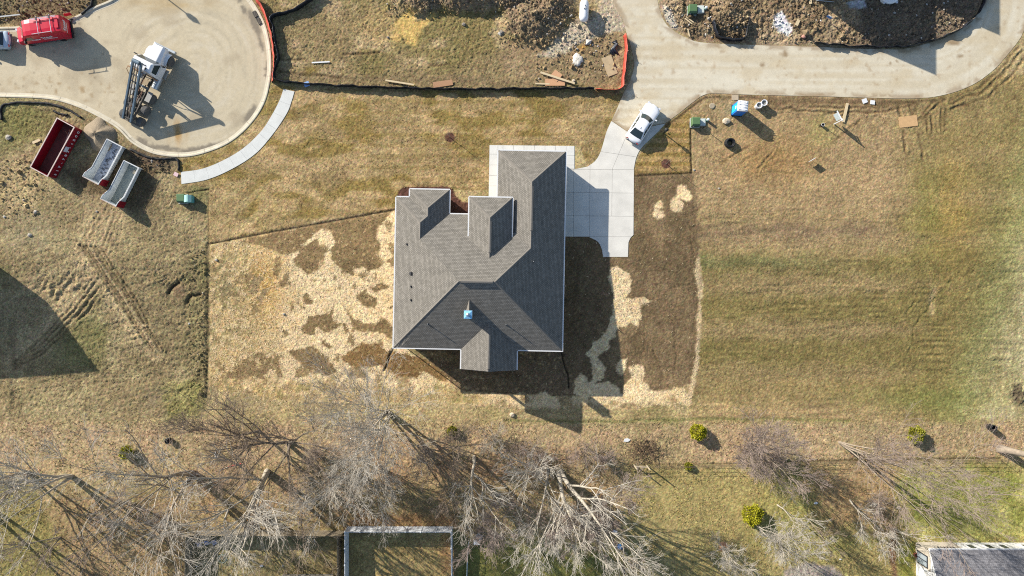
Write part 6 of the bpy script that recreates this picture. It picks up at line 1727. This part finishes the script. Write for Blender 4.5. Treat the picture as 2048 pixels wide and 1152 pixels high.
# red handled tool under the trees
p = GG(470, 930)
to = thing('long_tool', 'red handled tool lying among leaf litter', 'tool', (p.x, p.y, p.z + 0.08), R(14))
MB().tube([(-0.75, 0, 0), (0.75, 0, 0.02)], 0.05, 6).build('handle', mat('red_handle', (216, 60, 66), 0.5), to); MB().tube([(-1.9, -0.2, 0), (-0.75, 0, 0)], 0.03, 5).build('shaft', mat('pale_shaft', (196, 190, 180), 0.6), to)
p = GG(431, 907)
o = MB().tube([(0, 0.3, 0.08), (0.1, 0.1, 0.1), (-0.05, -0.1, 0.08), (0.1, -0.3, 0.08), (-0.05, -0.5, 0.06)], [0.05, 0.08, 0.06, 0.09, 0.05], 6).build('plastic_scrap', _m['white_trim'], None, smooth=True, loc=p)
tag(o, 'crinkled white plastic scrap in the leaf litter left of the red tool', 'scrap')
for n, (a, b, s) in enumerate(((1632, 1006, .25), (1797, 1015, .3), (1680, 1118, .12), (394, 1132, .12), (566, 1131, .1), (524, 1131, .22), (1254, 880, .4))):
    p = GG(a, b)
    o = MB().prism([(-s, -s * .4), (s * .2, -s * .5), (s, s * .1), (s * .3, s * .5), (-s * .7, s * .4)], 0, 0.08).build('paper_scrap', _m['white_trim'] if n != 1 else rk1, None, loc=(p.x, p.y, p.z))
    tag(o, ['white rag on the lawn between slim bare trees', 'pale rubble beside the tall leaning tree trunks', 'white scrap on the lower lawn', 'white scrap near the round planter in the fenced yard', 'white ball-like scrap above the low shed', 'white slat lying above the low shed', 'white scrap on the litter strip by the brush heap'][n], 'scrap')
# ------------------------------------------------------------------ trees
def unit(a): return a / (np.linalg.norm(a, axis=-1, keepdims=True) + 1e-9)
def tubes(groups):
    """groups: list of (points (M,K,3), radii (M,K), sides) -> verts, quads"""
    V, F, base = [], [], 0
    for P, Rr, n in groups:
        M, K, _ = P.shape
        D = np.empty_like(P)
        D[:, 1:-1] = P[:, 2:] - P[:, :-2]; D[:, 0] = P[:, 1] - P[:, 0]; D[:, -1] = P[:, -1] - P[:, -2]
        D = unit(D)
        ref = np.zeros_like(D); ref[..., 0] = 0.31; ref[..., 1] = 0.77; ref[..., 2] = 0.11
        A = unit(np.cross(D, ref)); B = np.cross(D, A)
        th = 2 * np.pi * np.arange(n) / n
        vv = P[:, :, None, :] + Rr[:, :, None, None] * (A[:, :, None, :] * np.cos(th)[None, None, :, None] + B[:, :, None, :] * np.sin(th)[None, None, :, None])
        idx = (base + np.arange(M * K * n)).reshape(M, K, n)
        nx_ = np.roll(idx, -1, axis=2)
        q = np.stack([idx[:, :-1], nx_[:, :-1], nx_[:, 1:], idx[:, 1:]], -1).reshape(-1, 4)
        V.append(vv.reshape(-1, 3)); F.append(q); base += M * K * n
    return np.concatenate(V), np.concatenate(F)
def np_mesh(name, V, Fq, m, parent, smooth=True):
    me = bpy.data.meshes.new(name)
    k = Fq.shape[1]
    me.vertices.add(len(V)); me.vertices.foreach_set('co', V.astype(np.float32).ravel())
    me.loops.add(Fq.size); me.loops.foreach_set('vertex_index', Fq.ravel().astype(np.int32))
    me.polygons.add(len(Fq)); me.polygons.foreach_set('loop_start', np.arange(0, Fq.size, k, dtype=np.int32))
    me.polygons.foreach_set('use_smooth', np.full(len(Fq), smooth))
    me.update(); me.validate()
    me.materials.append(m)
    o = bpy.data.objects.new(name, me); COL.objects.link(o)
    o.parent = parent
    return o
def spawn(P, Rr, n, t0, ang, lenr, K, wob, up, rg, rs=0.62, rmin=0.01, tmax=1.0):
    M, KP, _ = P.shape
    i = np.repeat(np.arange(M), n)
    t = rg.uniform(t0, tmax, M * n) * (KP - 1)
    s = np.clip(t.astype(int), 0, KP - 2); f = (t - s)[:, None]
    p = P[i, s] * (1 - f) + P[i, s + 1] * f
    d = unit(P[i, s + 1] - P[i, s])
    L = np.linalg.norm(P[:, 1:] - P[:, :-1], axis=-1).sum(1)[i]
    r = (Rr[i, s] * (1 - f[:, 0]) + Rr[i, s + 1] * f[:, 0])
    rv = unit(rg.normal(size=(M * n, 3)))
    pe = unit(rv - d * (rv * d).sum(1, keepdims=True))
    a = rg.uniform(ang[0], ang[1], M * n)[:, None]
    d = d * np.cos(a) + pe * np.sin(a)
    ln = L * rg.uniform(lenr[0], lenr[1], M * n) * (1.15 - 0.55 * t / (KP - 1))
    Q = np.empty((M * n, K, 3)); Q[:, 0] = p
    for k in range(1, K):
        d = unit(d + wob * rg.normal(size=d.shape) + np.array([0, 0, up]))
        Q[:, k] = Q[:, k - 1] + d * (ln / (K - 1))[:, None]
    Q[..., 2] = np.maximum(Q[..., 2], 0.15)
    r0 = np.maximum(r * rs, rmin)
    RR = r0[:, None] * np.linspace(1, 0.45, K)[None, :]
    return Q, np.maximum(RR, rmin * 0.75)
bark = mat('pale_grey_bark', (190, 180, 162), 0.9, var=0.28, scale=2.2, detail=6, bump=0.02, bscale=9)
bark2 = mat('grey_brown_bark', (160, 146, 128), 0.9, var=0.3, scale=2.2, detail=6, bump=0.02, bscale=9)
bark3 = mat('dark_grey_bark', (122, 112, 100), 0.9, var=0.3, scale=2.2, detail=6, bump=0.02, bscale=9)
twig_grey = mat('pale_twigs', (194, 186, 172), 0.9, var=0.2, scale=0.8)
twig_red = mat('reddish_twigs', (168, 150, 139), 0.9, var=0.2, scale=0.8)
twig_brown = mat('brown_twigs', (156, 138, 120), 0.9, var=0.2, scale=0.8)
def bare_tree(px, py, h, stems, tilt, r0, seed, bm_, tm_, label, n1=14, n2=8, n3=5, n4=3, l1=(0.30, 0.6), fork=0.06, up=0.10, rmin=0.0125, dirs=None, group='bare trees behind the house', start=0.13):
    rg = np.random.default_rng(seed)
    p = GG(px, py)
    t = thing('bare_tree', label, 'tree', (p.x, p.y, p.z - 0.1), 0, group)
    K = 9
    P = np.zeros((stems, K, 3)); Rr = np.zeros((stems, K))
    for s in range(stems):
        if dirs: dx, dy = dirs[s]
        else:
            a = 2 * np.pi * (s + rg.uniform(-.3, .3)) / stems + seed
            dx, dy = math.cos(a) * tilt, math.sin(a) * tilt
        d = np.array([dx * 0.6, dy * 0.6, 1.0]); d /= np.linalg.norm(d)
        P[s, 0] = np.array([dx, dy, 0]) * r0 * (1.0 if stems > 1 else 0)
        hh = h * rg.uniform(0.86, 1.05)
        for k in range(1, K):
            d = d + rg.normal(size=3) * 0.07 + np.array([dx, dy, 0]) * 0.06; d /= np.linalg.norm(d)
            P[s, k] = P[s, k - 1] + d * hh / (K - 1)
        Rr[s] = r0 * (1.0 if stems < 3 else 0.75) * np.linspace(1, 0.10, K) ** 1.35
        Rr[s, 0] *= 1.3
    L1 = spawn(P, Rr, n1, start, (0.45, 0.95), l1, 7, 0.075, up * 0.8, rg, 0.62, rmin * 2.0)
    L2 = spawn(*L1, n2, 0.15, (0.3, 0.75), (0.34, 0.64), 5, 0.08, up * 0.7, rg, 0.62, rmin * 1.4)
    L3 = spawn(*L2, n3, 0.15, (0.3, 0.75), (0.36, 0.66), 4, 0.09, up * 0.5, rg, 0.66, rmin)
    V, F = tubes([(P, Rr, 7), (L1[0], L1[1], 5)])
    np_mesh('trunk', V, F, bm_, t)
    gr = [(L2[0], L2[1], 4), (L3[0], L3[1], 3)]
    if n4:
        L4 = spawn(*L3, n4, 0.2, (0.3, 0.7), (0.45, 0.85), 3, 0.09, 0.02, rg, 0.7, rmin * 0.85)
        gr.append((L4[0], L4[1], 3))
    V, F = tubes(gr)
    np_mesh('crown', V, F, tm_, t)
    return t
B = bare_tree
B(143, 953, 15, 3, .4, .22, 1, bark, twig_grey, 'tall bare tree with a pale trunk next to the westmost tree', n1=9, n2=6, n3=4, n4=2, dirs=[(-.15, -.25), (-.5, .35), (.25, .2)])
B(58, 946, 12, 2, .5, .18, 2, bark2, twig_grey, 'bare grey tree at the west end of the back row', n1=9, n2=6, n3=4, n4=2)
B(384, 946, 17, 3, .55, .27, 3, bark2, twig_grey, 'spreading three stemmed bare tree above the wooden fence corner', n1=10, n2=7, n3=4, n4=2)
B(533, 944, 17, 2, .35, .28, 4, bark, twig_grey, 'two stemmed bare tree above the wooden board fence', n1=10, n4=2, n3=4, rmin=0.0085)
B(576, 886, 14, 3, .75, .22, 5, bark3, twig_brown, 'wide brown bare tree sprawling over the straw edge', n4=2, rmin=0.009, n1=12, l1=(.4, .75))
B(520, 862, 10, 2, .35, .13, 15, bark3, twig_brown, 'slim dark bare tree overhanging the straw patch', n1=12, n3=5)
B(778, 824, 13, 5, .5, .17, 6, bark, twig_grey, 'dense silvery bare tree just south west of the house', n1=11, n2=8, n3=5, n4=2, rmin=0.012, l1=(.42, .72), start=0.08, dirs=[(-.5, .12), (-.25, .4), (.12, .1), (-.5, -.4), (.2, -.45)])
B(766, 938, 6.0, 16, .62, .05, 7, bark, twig_grey, 'fan shaped pale multi-stemmed tree above the white vinyl fence', n1=9, n2=4, n3=3, n4=1, l1=(.3, .5), rmin=0.010)
B(948, 914, 14, 1, .15, .20, 8, bark, twig_grey, 'slender pale leaning tree between the house and the vinyl fence', n1=8, n2=5, n3=4, n4=2, dirs=[(.25, -.25)])
B(905, 905, 8, 3, .5, .09, 9, bark2, twig_brown, 'small brown thicket tree south of the house porch', n1=12, n2=6)
B(1118, 944, 17, 2, .5, .30, 10, bark, twig_grey, 'large pale forked tree south of the driveway end', n1=12, dirs=[(.45, -.2), (.0, -.35)])
B(1096, 938, 13, 2, .5, .18, 11, bark, twig_grey, 'pale tree crowded against the large forked tree', n1=9, n3=4, n4=2, dirs=[(-.45, .15), (-.1, -.4)])
B(1500, 888, 9, 4, .45, .11, 12, bark2, twig_red, 'dense reddish bare tree left of the leaning pale trunks', n1=12, n2=7, n3=6, n4=2)
B(1677, 884, 19, 5, .42, .12, 13, bark2, twig_red, 'clump of tall pale leaning trunks on the wire fence line', n1=10, n2=6, n3=5, n4=2, rmin=0.0105, l1=(.22, .45), start=0.2, dirs=[(.42, -.12), (.28, -.3), (.15, -.15), (.35, .05), (.2, -.22)])
B(1700, 1000, 9, 1, .1, .09, 14, bark, twig_grey, 'slim young bare tree below the leaning trunks', n1=14, n2=6, n3=4, n4=2)
B(1555, 1010, 8, 1, .1, .09, 16, bark, twig_grey, 'slim young bare tree right of the yellow green shrub', n1=11, n2=5, n3=4, n4=2)
B(1610, 1031, 6, 1, .1, .07, 17, bark2, twig_brown, 'smallest young bare tree on the lawn between two slim trees', n1=13, n2=5, n3=4, n4=0)
B(1513, 1050, 9, 2, .2, .08, 18, bark, twig_grey, 'pale twiggy young tree right under the yellow green shrub', n1=13, n2=7, n3=5, n4=2)
B(1787, 1057, 6, 2, .3, .08, 19, bark, twig_grey, 'small forked pale tree at the bed beside the neighbour house', n1=6, n2=4, n3=3, n4=0)
B(2000, 898, 17, 1, .1, .42, 20, bark2, twig_grey, 'massive pale trunk at the east end of the wire fence', n1=12, n2=6, n3=4, dirs=[(.1, -.05)])
B(1447, 1094, 7, 2, .2, .09, 21, bark, twig_grey, 'young tree standing in a pinkish mulch ring', n1=13, n2=6, n3=4, n4=2)
B(664, 985, 12, 2, .3, .13, 22, bark, twig_grey, 'bare tree leaning over the wooden fence beside the vinyl fence', n1=7, n2=4, n3=3, n4=1, rmin=0.009)
B(270, 1010, 11, 2, .5, .13, 23, bark2, twig_red, 'reddish bare tree in the south west yard', n1=8, n2=5, n3=4, n4=2)
B(120, 1075, 9, 3, .5, .10, 24, bark2, twig_red, 'reddish many stemmed thicket tree in the south west corner', n1=7, n2=5, n3=4, n4=2)
B(455, 1020, 10, 2, .4, .13, 25, bark, twig_grey, 'pale bare tree just above the wooden fence', n1=9, n4=2, n3=4, rmin=0.0085)
B(1190, 1010, 10, 3, .5, .11, 26, bark2, twig_red, 'reddish tree below the large forked tree', n1=13)
B(1030, 1010, 9, 3, .5, .10, 27, bark2, twig_red, 'reddish tree right of the white vinyl fence', n1=9)
B(-30, 1010, 15, 2, .3, .24, 28, bark, twig_grey, 'bare tree in the yard at the west edge', n1=9, n2=6, n3=4, n4=2)
B(2110, 1000, 15, 2, .3, .24, 29, bark, twig_grey, 'bare tree beyond the east edge of the lawn', n1=12, n3=4)
# low thickets
def thicket(px, py, label, seed, h=2.6, n=22, w=1.2, tm_=None):
    rg = np.random.default_rng(seed)
    p = GG(px, py)
    t = thing('thicket_shrub', label, 'shrub', (p.x, p.y, p.z - 0.05), 0, 'leafless thickets')
    K = 5
    P = np.zeros((n, K, 3))
    P[:, 0, :2] = rg.normal(size=(n, 2)) * 0.25 * w
    d = unit(np.concatenate([rg.normal(size=(n, 2)) * 0.45, np.ones((n, 1))], 1))
    ln = h * rg.uniform(0.6, 1.1, n)
    for k in range(1, K):
        d = unit(d + 0.12 * rg.normal(size=d.shape)); P[:, k] = P[:, k - 1] + d * (ln / (K - 1))[:, None]
    Rr = np.tile(np.linspace(0.022, 0.011, K), (n, 1))
    A1 = spawn(P, Rr, 7, 0.2, (0.4, 0.9), (0.3, 0.6), 4, 0.15, 0.05, rg, 0.7, 0.011)
    A2 = spawn(*A1, 4, 0.2, (0.4, 0.9), (0.4, 0.7), 3, 0.15, 0.02, rg, 0.7, 0.009)
    V, F = tubes([(P, Rr, 4)]); np_mesh('stems', V, F, bark2, t)
    V, F = tubes([(A1[0], A1[1], 3), (A2[0], A2[1], 3)]); np_mesh('twigs', V, F, tm_ or twig_red, t)
for n, (a, b, lb, h) in enumerate(((1040, 895, 'reddish leafless thicket left of the large forked tree', 3.4), (1080, 912, 'reddish leafless thicket against the foot of the large forked tree', 3.2), (1165, 900, 'reddish leafless thicket right of the large forked tree', 3.4), (1205, 912, 'low leafless thicket near the swing frame', 2.6), (985, 880, 'grey leafless thicket south of the porch shadow', 3.0),
                                   (1150, 1030, 'leafless thicket under the pale boughs above the green lawn', 2.6), (1490, 900, 'leafless thicket at the foot of the dense reddish tree', 3.0), (1545, 915, 'leafless thicket at the wire fence by the dense reddish tree', 2.6), (1740, 1000, 'leafless thicket beneath the leaning trunks', 2.6), (630, 905, 'leafless thicket beside the sprawling brown tree', 2.6), (330, 1040, 'leafless thicket left of the wooden fence corner', 2.6),
                                   (960, 1060, 'leafless thicket over the pale blue tote', 2.4), (520, 1025, 'leafless thicket above the middle of the wooden fence', 1.8), (395, 960, 'leafless thicket at the foot of the three stemmed tree', 2.6), (850, 900, 'leafless thicket under the silvery tree', 2.4))):
    thicket(a, b, lb, 100 + n, h, tm_=twig_grey if n in (4, 15) else twig_red)
# young street trees in mulch rings
def sapling(px, py, label, h, seed):
    rg = np.random.default_rng(seed)
    p = GG(px, py)
    t = thing('sapling', label, 'tree', (p.x, p.y, p.z - 0.05), 0, 'staked saplings')
    P = np.zeros((1, 6, 3)); P[0, :, 2] = np.linspace(0, h, 6); P[0, :, :2] = rg.normal(size=(6, 2)) * 0.03; P[0, 0] = 0
    Rr = np.linspace(0.04, 0.012, 6)[None]
    L1 = spawn(P, Rr, 11, 0.45, (0.4, 0.8), (0.12, 0.25), 4, 0.12, 0.1, rg, 0.5, 0.008)
    V, F = tubes([(P, Rr, 6)]); np_mesh('trunk', V, F, bark3, t)
    V, F = tubes([(L1[0], L1[1], 4)]); np_mesh('branches', V, F, twig_red, t)
sapling(900, 275, 'thin bare sapling in a mulch ring on the front lawn', 2.4, 1)
sapling(1332, 327, 'thin bare sapling in a mulch ring on the turf beside the driveway', 2.3, 2)
# evergreen shrubs
leaf_y = mat('yellow_green_needles', (186, 182, 36), 0.7, var=0.45, scale=5)
leaf_g = mat('olive_needles', (160, 158, 44), 0.7, var=0.35, scale=5)
def evergreen(px, py, label, r, h, m, seed, n=2600):
    rg = np.random.default_rng(seed)
    p = GG(px, py)
    t = thing('evergreen_shrub', label, 'shrub', (p.x, p.y, p.z - 0.03), 0, 'round evergreen shrubs')
    u = unit(rg.normal(size=(n, 3))); u[:, 2] = np.abs(u[:, 2]) * 1.0 - 0.25 * rg.random(n)
    lob = 1 + 0.14 * np.sin(u[:, 0] * 6 + seed) * np.sin(u[:, 1] * 5) + 0.10 * np.sin(u[:, 2] * 9 + u[:, 0] * 7)
    rad = rg.uniform(0.62, 1.0, n) ** 0.6 * lob
    c = u * rad[:, None] * np.array([r, r, h * 0.62]) + np.array([0, 0, h * 0.38])
    c[:, 2] = np.maximum(c[:, 2], 0.05)
    d = unit(u + 0.5 * rg.normal(size=(n, 3)) + np.array([0, 0, 0.4])); s = unit(np.cross(d, rg.normal(size=(n, 3))))
    L = rg.uniform(0.09, 0.2, n)[:, None]; w = rg.uniform(0.03, 0.055, n)[:, None]
    V = np.stack([c - s * w, c + s * w, c + d * L + s * w * 0.4, c + d * L - s * w * 0.4], 1).reshape(-1, 3)
    np_mesh('foliage', V, np.arange(n * 4).reshape(-1, 4), m, t, False)
    MB().lathe([(0.09, 0), (0.06, h * 0.7)], 7).build('trunk', bark3, t)
evergreen(1393, 862, 'round bright yellow green shrub alone on the litter strip', 0.85, 1.5, leaf_y, 1)
evergreen(1500, 1026, 'round yellow green shrub on the lawn by a pale young tree', 1.1, 1.7, leaf_y, 2, 3400)
evergreen(1826, 867, 'round olive shrub near the leaning pale trunks', 0.85, 1.4, leaf_g, 3)
evergreen(258, 904, 'round yellow green shrub among branches behind the west lot', 0.68, 1.2, leaf_y, 4)
evergreen(905, 861, 'small dark evergreen shrub by the porch shadow', 0.5, 0.9, leaf_g, 5, 1200)
evergreen(1376, 931, 'tiny evergreen on the wire fence line', 0.38, 0.7, leaf_g, 6, 700)
# small planter in the fenced yard
p = GG(446, 1116)
pl = thing('planter_ring', 'round wire planter in the wood fenced yard', 'planter', (p.x, p.y, p.z))
for z in (0.05, 0.3): MB().tube([(0.45 * math.cos(t), 0.45 * math.sin(t), z) for t in [2 * math.pi * j / 18 for j in range(19)]], 0.035, 5).build('hoop', mat('green_grey_wire', (140, 156, 140), 0.6), pl)
for k in range(6): MB().tube([(0.45 * math.cos(k), 0.45 * math.sin(k), 0), (0.45 * math.cos(k), 0.45 * math.sin(k), 0.32)], 0.02, 4).build('upright', _m['green_grey_wire'], pl)

# ------------------------------------------------------------------ uncountable cover: dry grass, loose straw, rubble
def attr_stuff(name, V, F, colv, m, label):
    o = np_mesh(name, V, F, m, None, False)
    at = o.data.attributes.new('Albedo', 'FLOAT_COLOR', 'POINT')
    at.data.foreach_set('color', np.concatenate([np.clip(colv, 0.01, 0.85), np.ones((len(colv), 1))], 1).astype(np.float32).ravel())
    return tag(o, label, kind='stuff')
def near_idx(x, y):
    ix = np.clip(np.searchsorted(gx, x), 1, NX - 1); iy = np.clip(np.searchsorted(gy, y), 1, NY - 1)
    return iy * NX + ix
def off_paving(x, y, pad=0.12):
    ok = np.ones(len(x), bool)
    for poly in PAVED: ok &= poly_sd(x, y, poly) > pad
    return ok
rg = np.random.default_rng(77)
strawness = C[:, 0] / (C.mean(1) + 1e-6) * 0 + C[:, 1]          # bright ground is straw
M_ = 125000
x = rg.uniform(-59, 59, M_); y = rg.uniform(-33.5, 33.5, M_)
ii = near_idx(x, y)
lu = C[ii] @ np.array([.3, .6, .1])
ht = np.where((PX[ii] > 1130) & (PX[ii] < 1384) & (PY[ii] > 350) & (PY[ii] < 800), 0.0, 1.0)      # bare fill grows nothing
ht *= np.where(lu > 0.42, 0.0, 1.0)
keep = off_paving(x, y) & (ht > 0) & (fbm(x / 1.6, y / 1.6, 3, 3) > 0.40)
hx0, hy0 = HO.x, HO.y
keep &= ~((x > hx0) & (x < hx0 + 18.2) & (y > hy0) & (y < hy0 + 16))
x, y, ii = x[keep], y[keep], ii[keep]
n = len(x)
z = Z[ii] - 0.01
hgt = rg.uniform(0.03, 0.10, n) * (0.7 + 0.9 * (PY[ii] > 840)) * np.where((PX[ii] > 1385) & (PY[ii] < 840), 0.65, 1.0)
a = rg.uniform(0, 6.283, (n, 3)); w = rg.uniform(0.02, 0.05, (n, 3))
b0 = np.stack([x, y, z], 1)[:, None, :] + np.stack([np.cos(a) * 0.03, np.sin(a) * 0.03, np.zeros((n, 3))], -1)
sd = np.stack([-np.sin(a) * w, np.cos(a) * w, np.zeros((n, 3))], -1)
tip = b0 + np.stack([np.cos(a) * hgt[:, None] * 0.8, np.sin(a) * hgt[:, None] * 0.8, np.repeat(hgt[:, None], 3, 1)], -1)
V = np.stack([b0 - sd, b0 + sd, tip], 2).reshape(-1, 3)
base_c = C[ii] / GAIN * 1.1 * np.exp(0.15 * rg.normal(size=(n, 1))) * np.exp(0.08 * rg.normal(size=(n, 3)))
attr_stuff('dry_grass', V, np.arange(len(V)).reshape(-1, 3), np.repeat(base_c, 9, 0), attr_mat('dry_grass_blades', 0.9, 3.0, 0.1, 0.0, 5.0, 0.1), 'short dry winter grass growing over the lots and yards')
# loose straw strands over the mulched fill, thinning out past its edges
M_ = 40000
x = rg.uniform(-34, 22, M_); y = rg.uniform(-15, 9.5, M_)
ii = near_idx(x, y)
lu = C[ii] @ np.array([.3, .6, .1])
den = np.clip((lu - 0.26) / 0.2, 0.012, 1)
fill = ((PX[ii] < 790) & (PX[ii] > 417) & (PY[ii] > 489 - (PX[ii] - 417) * 0.188)) | ((PX[ii] > 1128) & (PX[ii] < 1396) & (PY[ii] > 380)) | (PY[ii] > 700)
keep = off_paving(x, y) & fill & (PY[ii] < 815) & (rg.random(M_) < den) & ~((x > hx0) & (x < hx0 + 18.2) & (y > hy0) & (y < hy0 + 16))
x, y, ii = x[keep], y[keep], ii[keep]
n = len(x)
a = rg.uniform(0, 6.283, n); L = rg.uniform(0.08, 0.28, n) / 2; w = rg.uniform(0.010, 0.022, n); tl = rg.normal(size=n) * 0.12
c = np.stack([x, y, Z[ii] + 0.02 + np.abs(tl) * L + rg.uniform(0, .012, n)], 1)
d = np.stack([np.cos(a) * L, np.sin(a) * L, tl * L], 1); s_ = np.stack([-np.sin(a) * w, np.cos(a) * w, np.zeros(n)], 1)
V = np.stack([c - d - s_, c - d + s_, c + d + s_, c + d - s_], 1).reshape(-1, 3)
cc = np.array(alb((240, 216, 172))) * np.exp(0.10 * rg.normal(size=(n, 1)))
attr_stuff('loose_straw', V, np.arange(len(V)).reshape(-1, 4), np.repeat(cc, 4, 0), attr_mat('straw_strands', 0.8, 3.0, 0.1, 0.0, 5.0, 0.2), 'loose straw mulch strewn over the bare fill round the house')
# rubble and clods on the mounds and the building site
pts = []
for cx, cy, rx, ry, k in [(m_[0], m_[1], m_[2] * 1.2, m_[3] * 1.2, 420) for m_ in MOUND[:5]] + [(1450, 35, 45, 40, 500), (1560, 40, 90, 45, 500), (1800, 40, 130, 45, 900), (1360, 40, 35, 35, 260), (80, 20, 130, 25, 500), (1150, 110, 80, 50, 240), (300, 330, 40, 16, 160), (1160, 70, 60, 40, 240), (40, 380, 45, 60, 220), (395, 650, 18, 150, 200)]:
    for _ in range(k): pts.append((cx + rx * rg.uniform(-1, 1), cy + ry * rg.uniform(-1, 1)))
P_ = np.array([tuple(G(a, b))[:2] for a, b in pts])
ok = off_paving(P_[:, 0], P_[:, 1], 0.2); P_ = P_[ok]
ii = near_idx(P_[:, 0], P_[:, 1]); n = len(P_)
octv = np.array([(1, 0, 0), (0, 1, 0), (-1, 0, 0), (0, -1, 0), (0, 0, 1), (0, 0, -1)], float)
octf = np.array([(0, 1, 4), (1, 2, 4), (2, 3, 4), (3, 0, 4), (1, 0, 5), (2, 1, 5), (3, 2, 5), (0, 3, 5)])
sz = np.exp(rg.normal(size=n) * 0.45) * 0.085
V = octv[None] * sz[:, None, None] * rg.uniform(0.55, 1.25, (n, 6, 3))
rot = rg.uniform(0, 6.28, n); cs, sn = np.cos(rot), np.sin(rot)
V = np.stack([V[..., 0] * cs[:, None] - V[..., 1] * sn[:, None], V[..., 0] * sn[:, None] + V[..., 1] * cs[:, None], V[..., 2]], -1)
V = V + np.stack([P_[:, 0], P_[:, 1], Z[ii] + sz * 0.3], 1)[:, None, :]
F = (octf[None] + (np.arange(n) * 6)[:, None, None]).reshape(-1, 3)
cc = C[ii] / GAIN * 1.15 * np.exp(0.25 * rg.normal(size=(n, 1)))
cc[rg.random(n) < 0.06] = np.array(alb((206, 200, 190)))
attr_stuff('rubble', V.reshape(-1, 3), F, np.repeat(cc, 6, 0), attr_mat('soil_clods', 1.0, 8.0, 0.25, 0.02, 12.0, 0.1), 'soil clods and rubble strewn over the dirt mounds and building site')
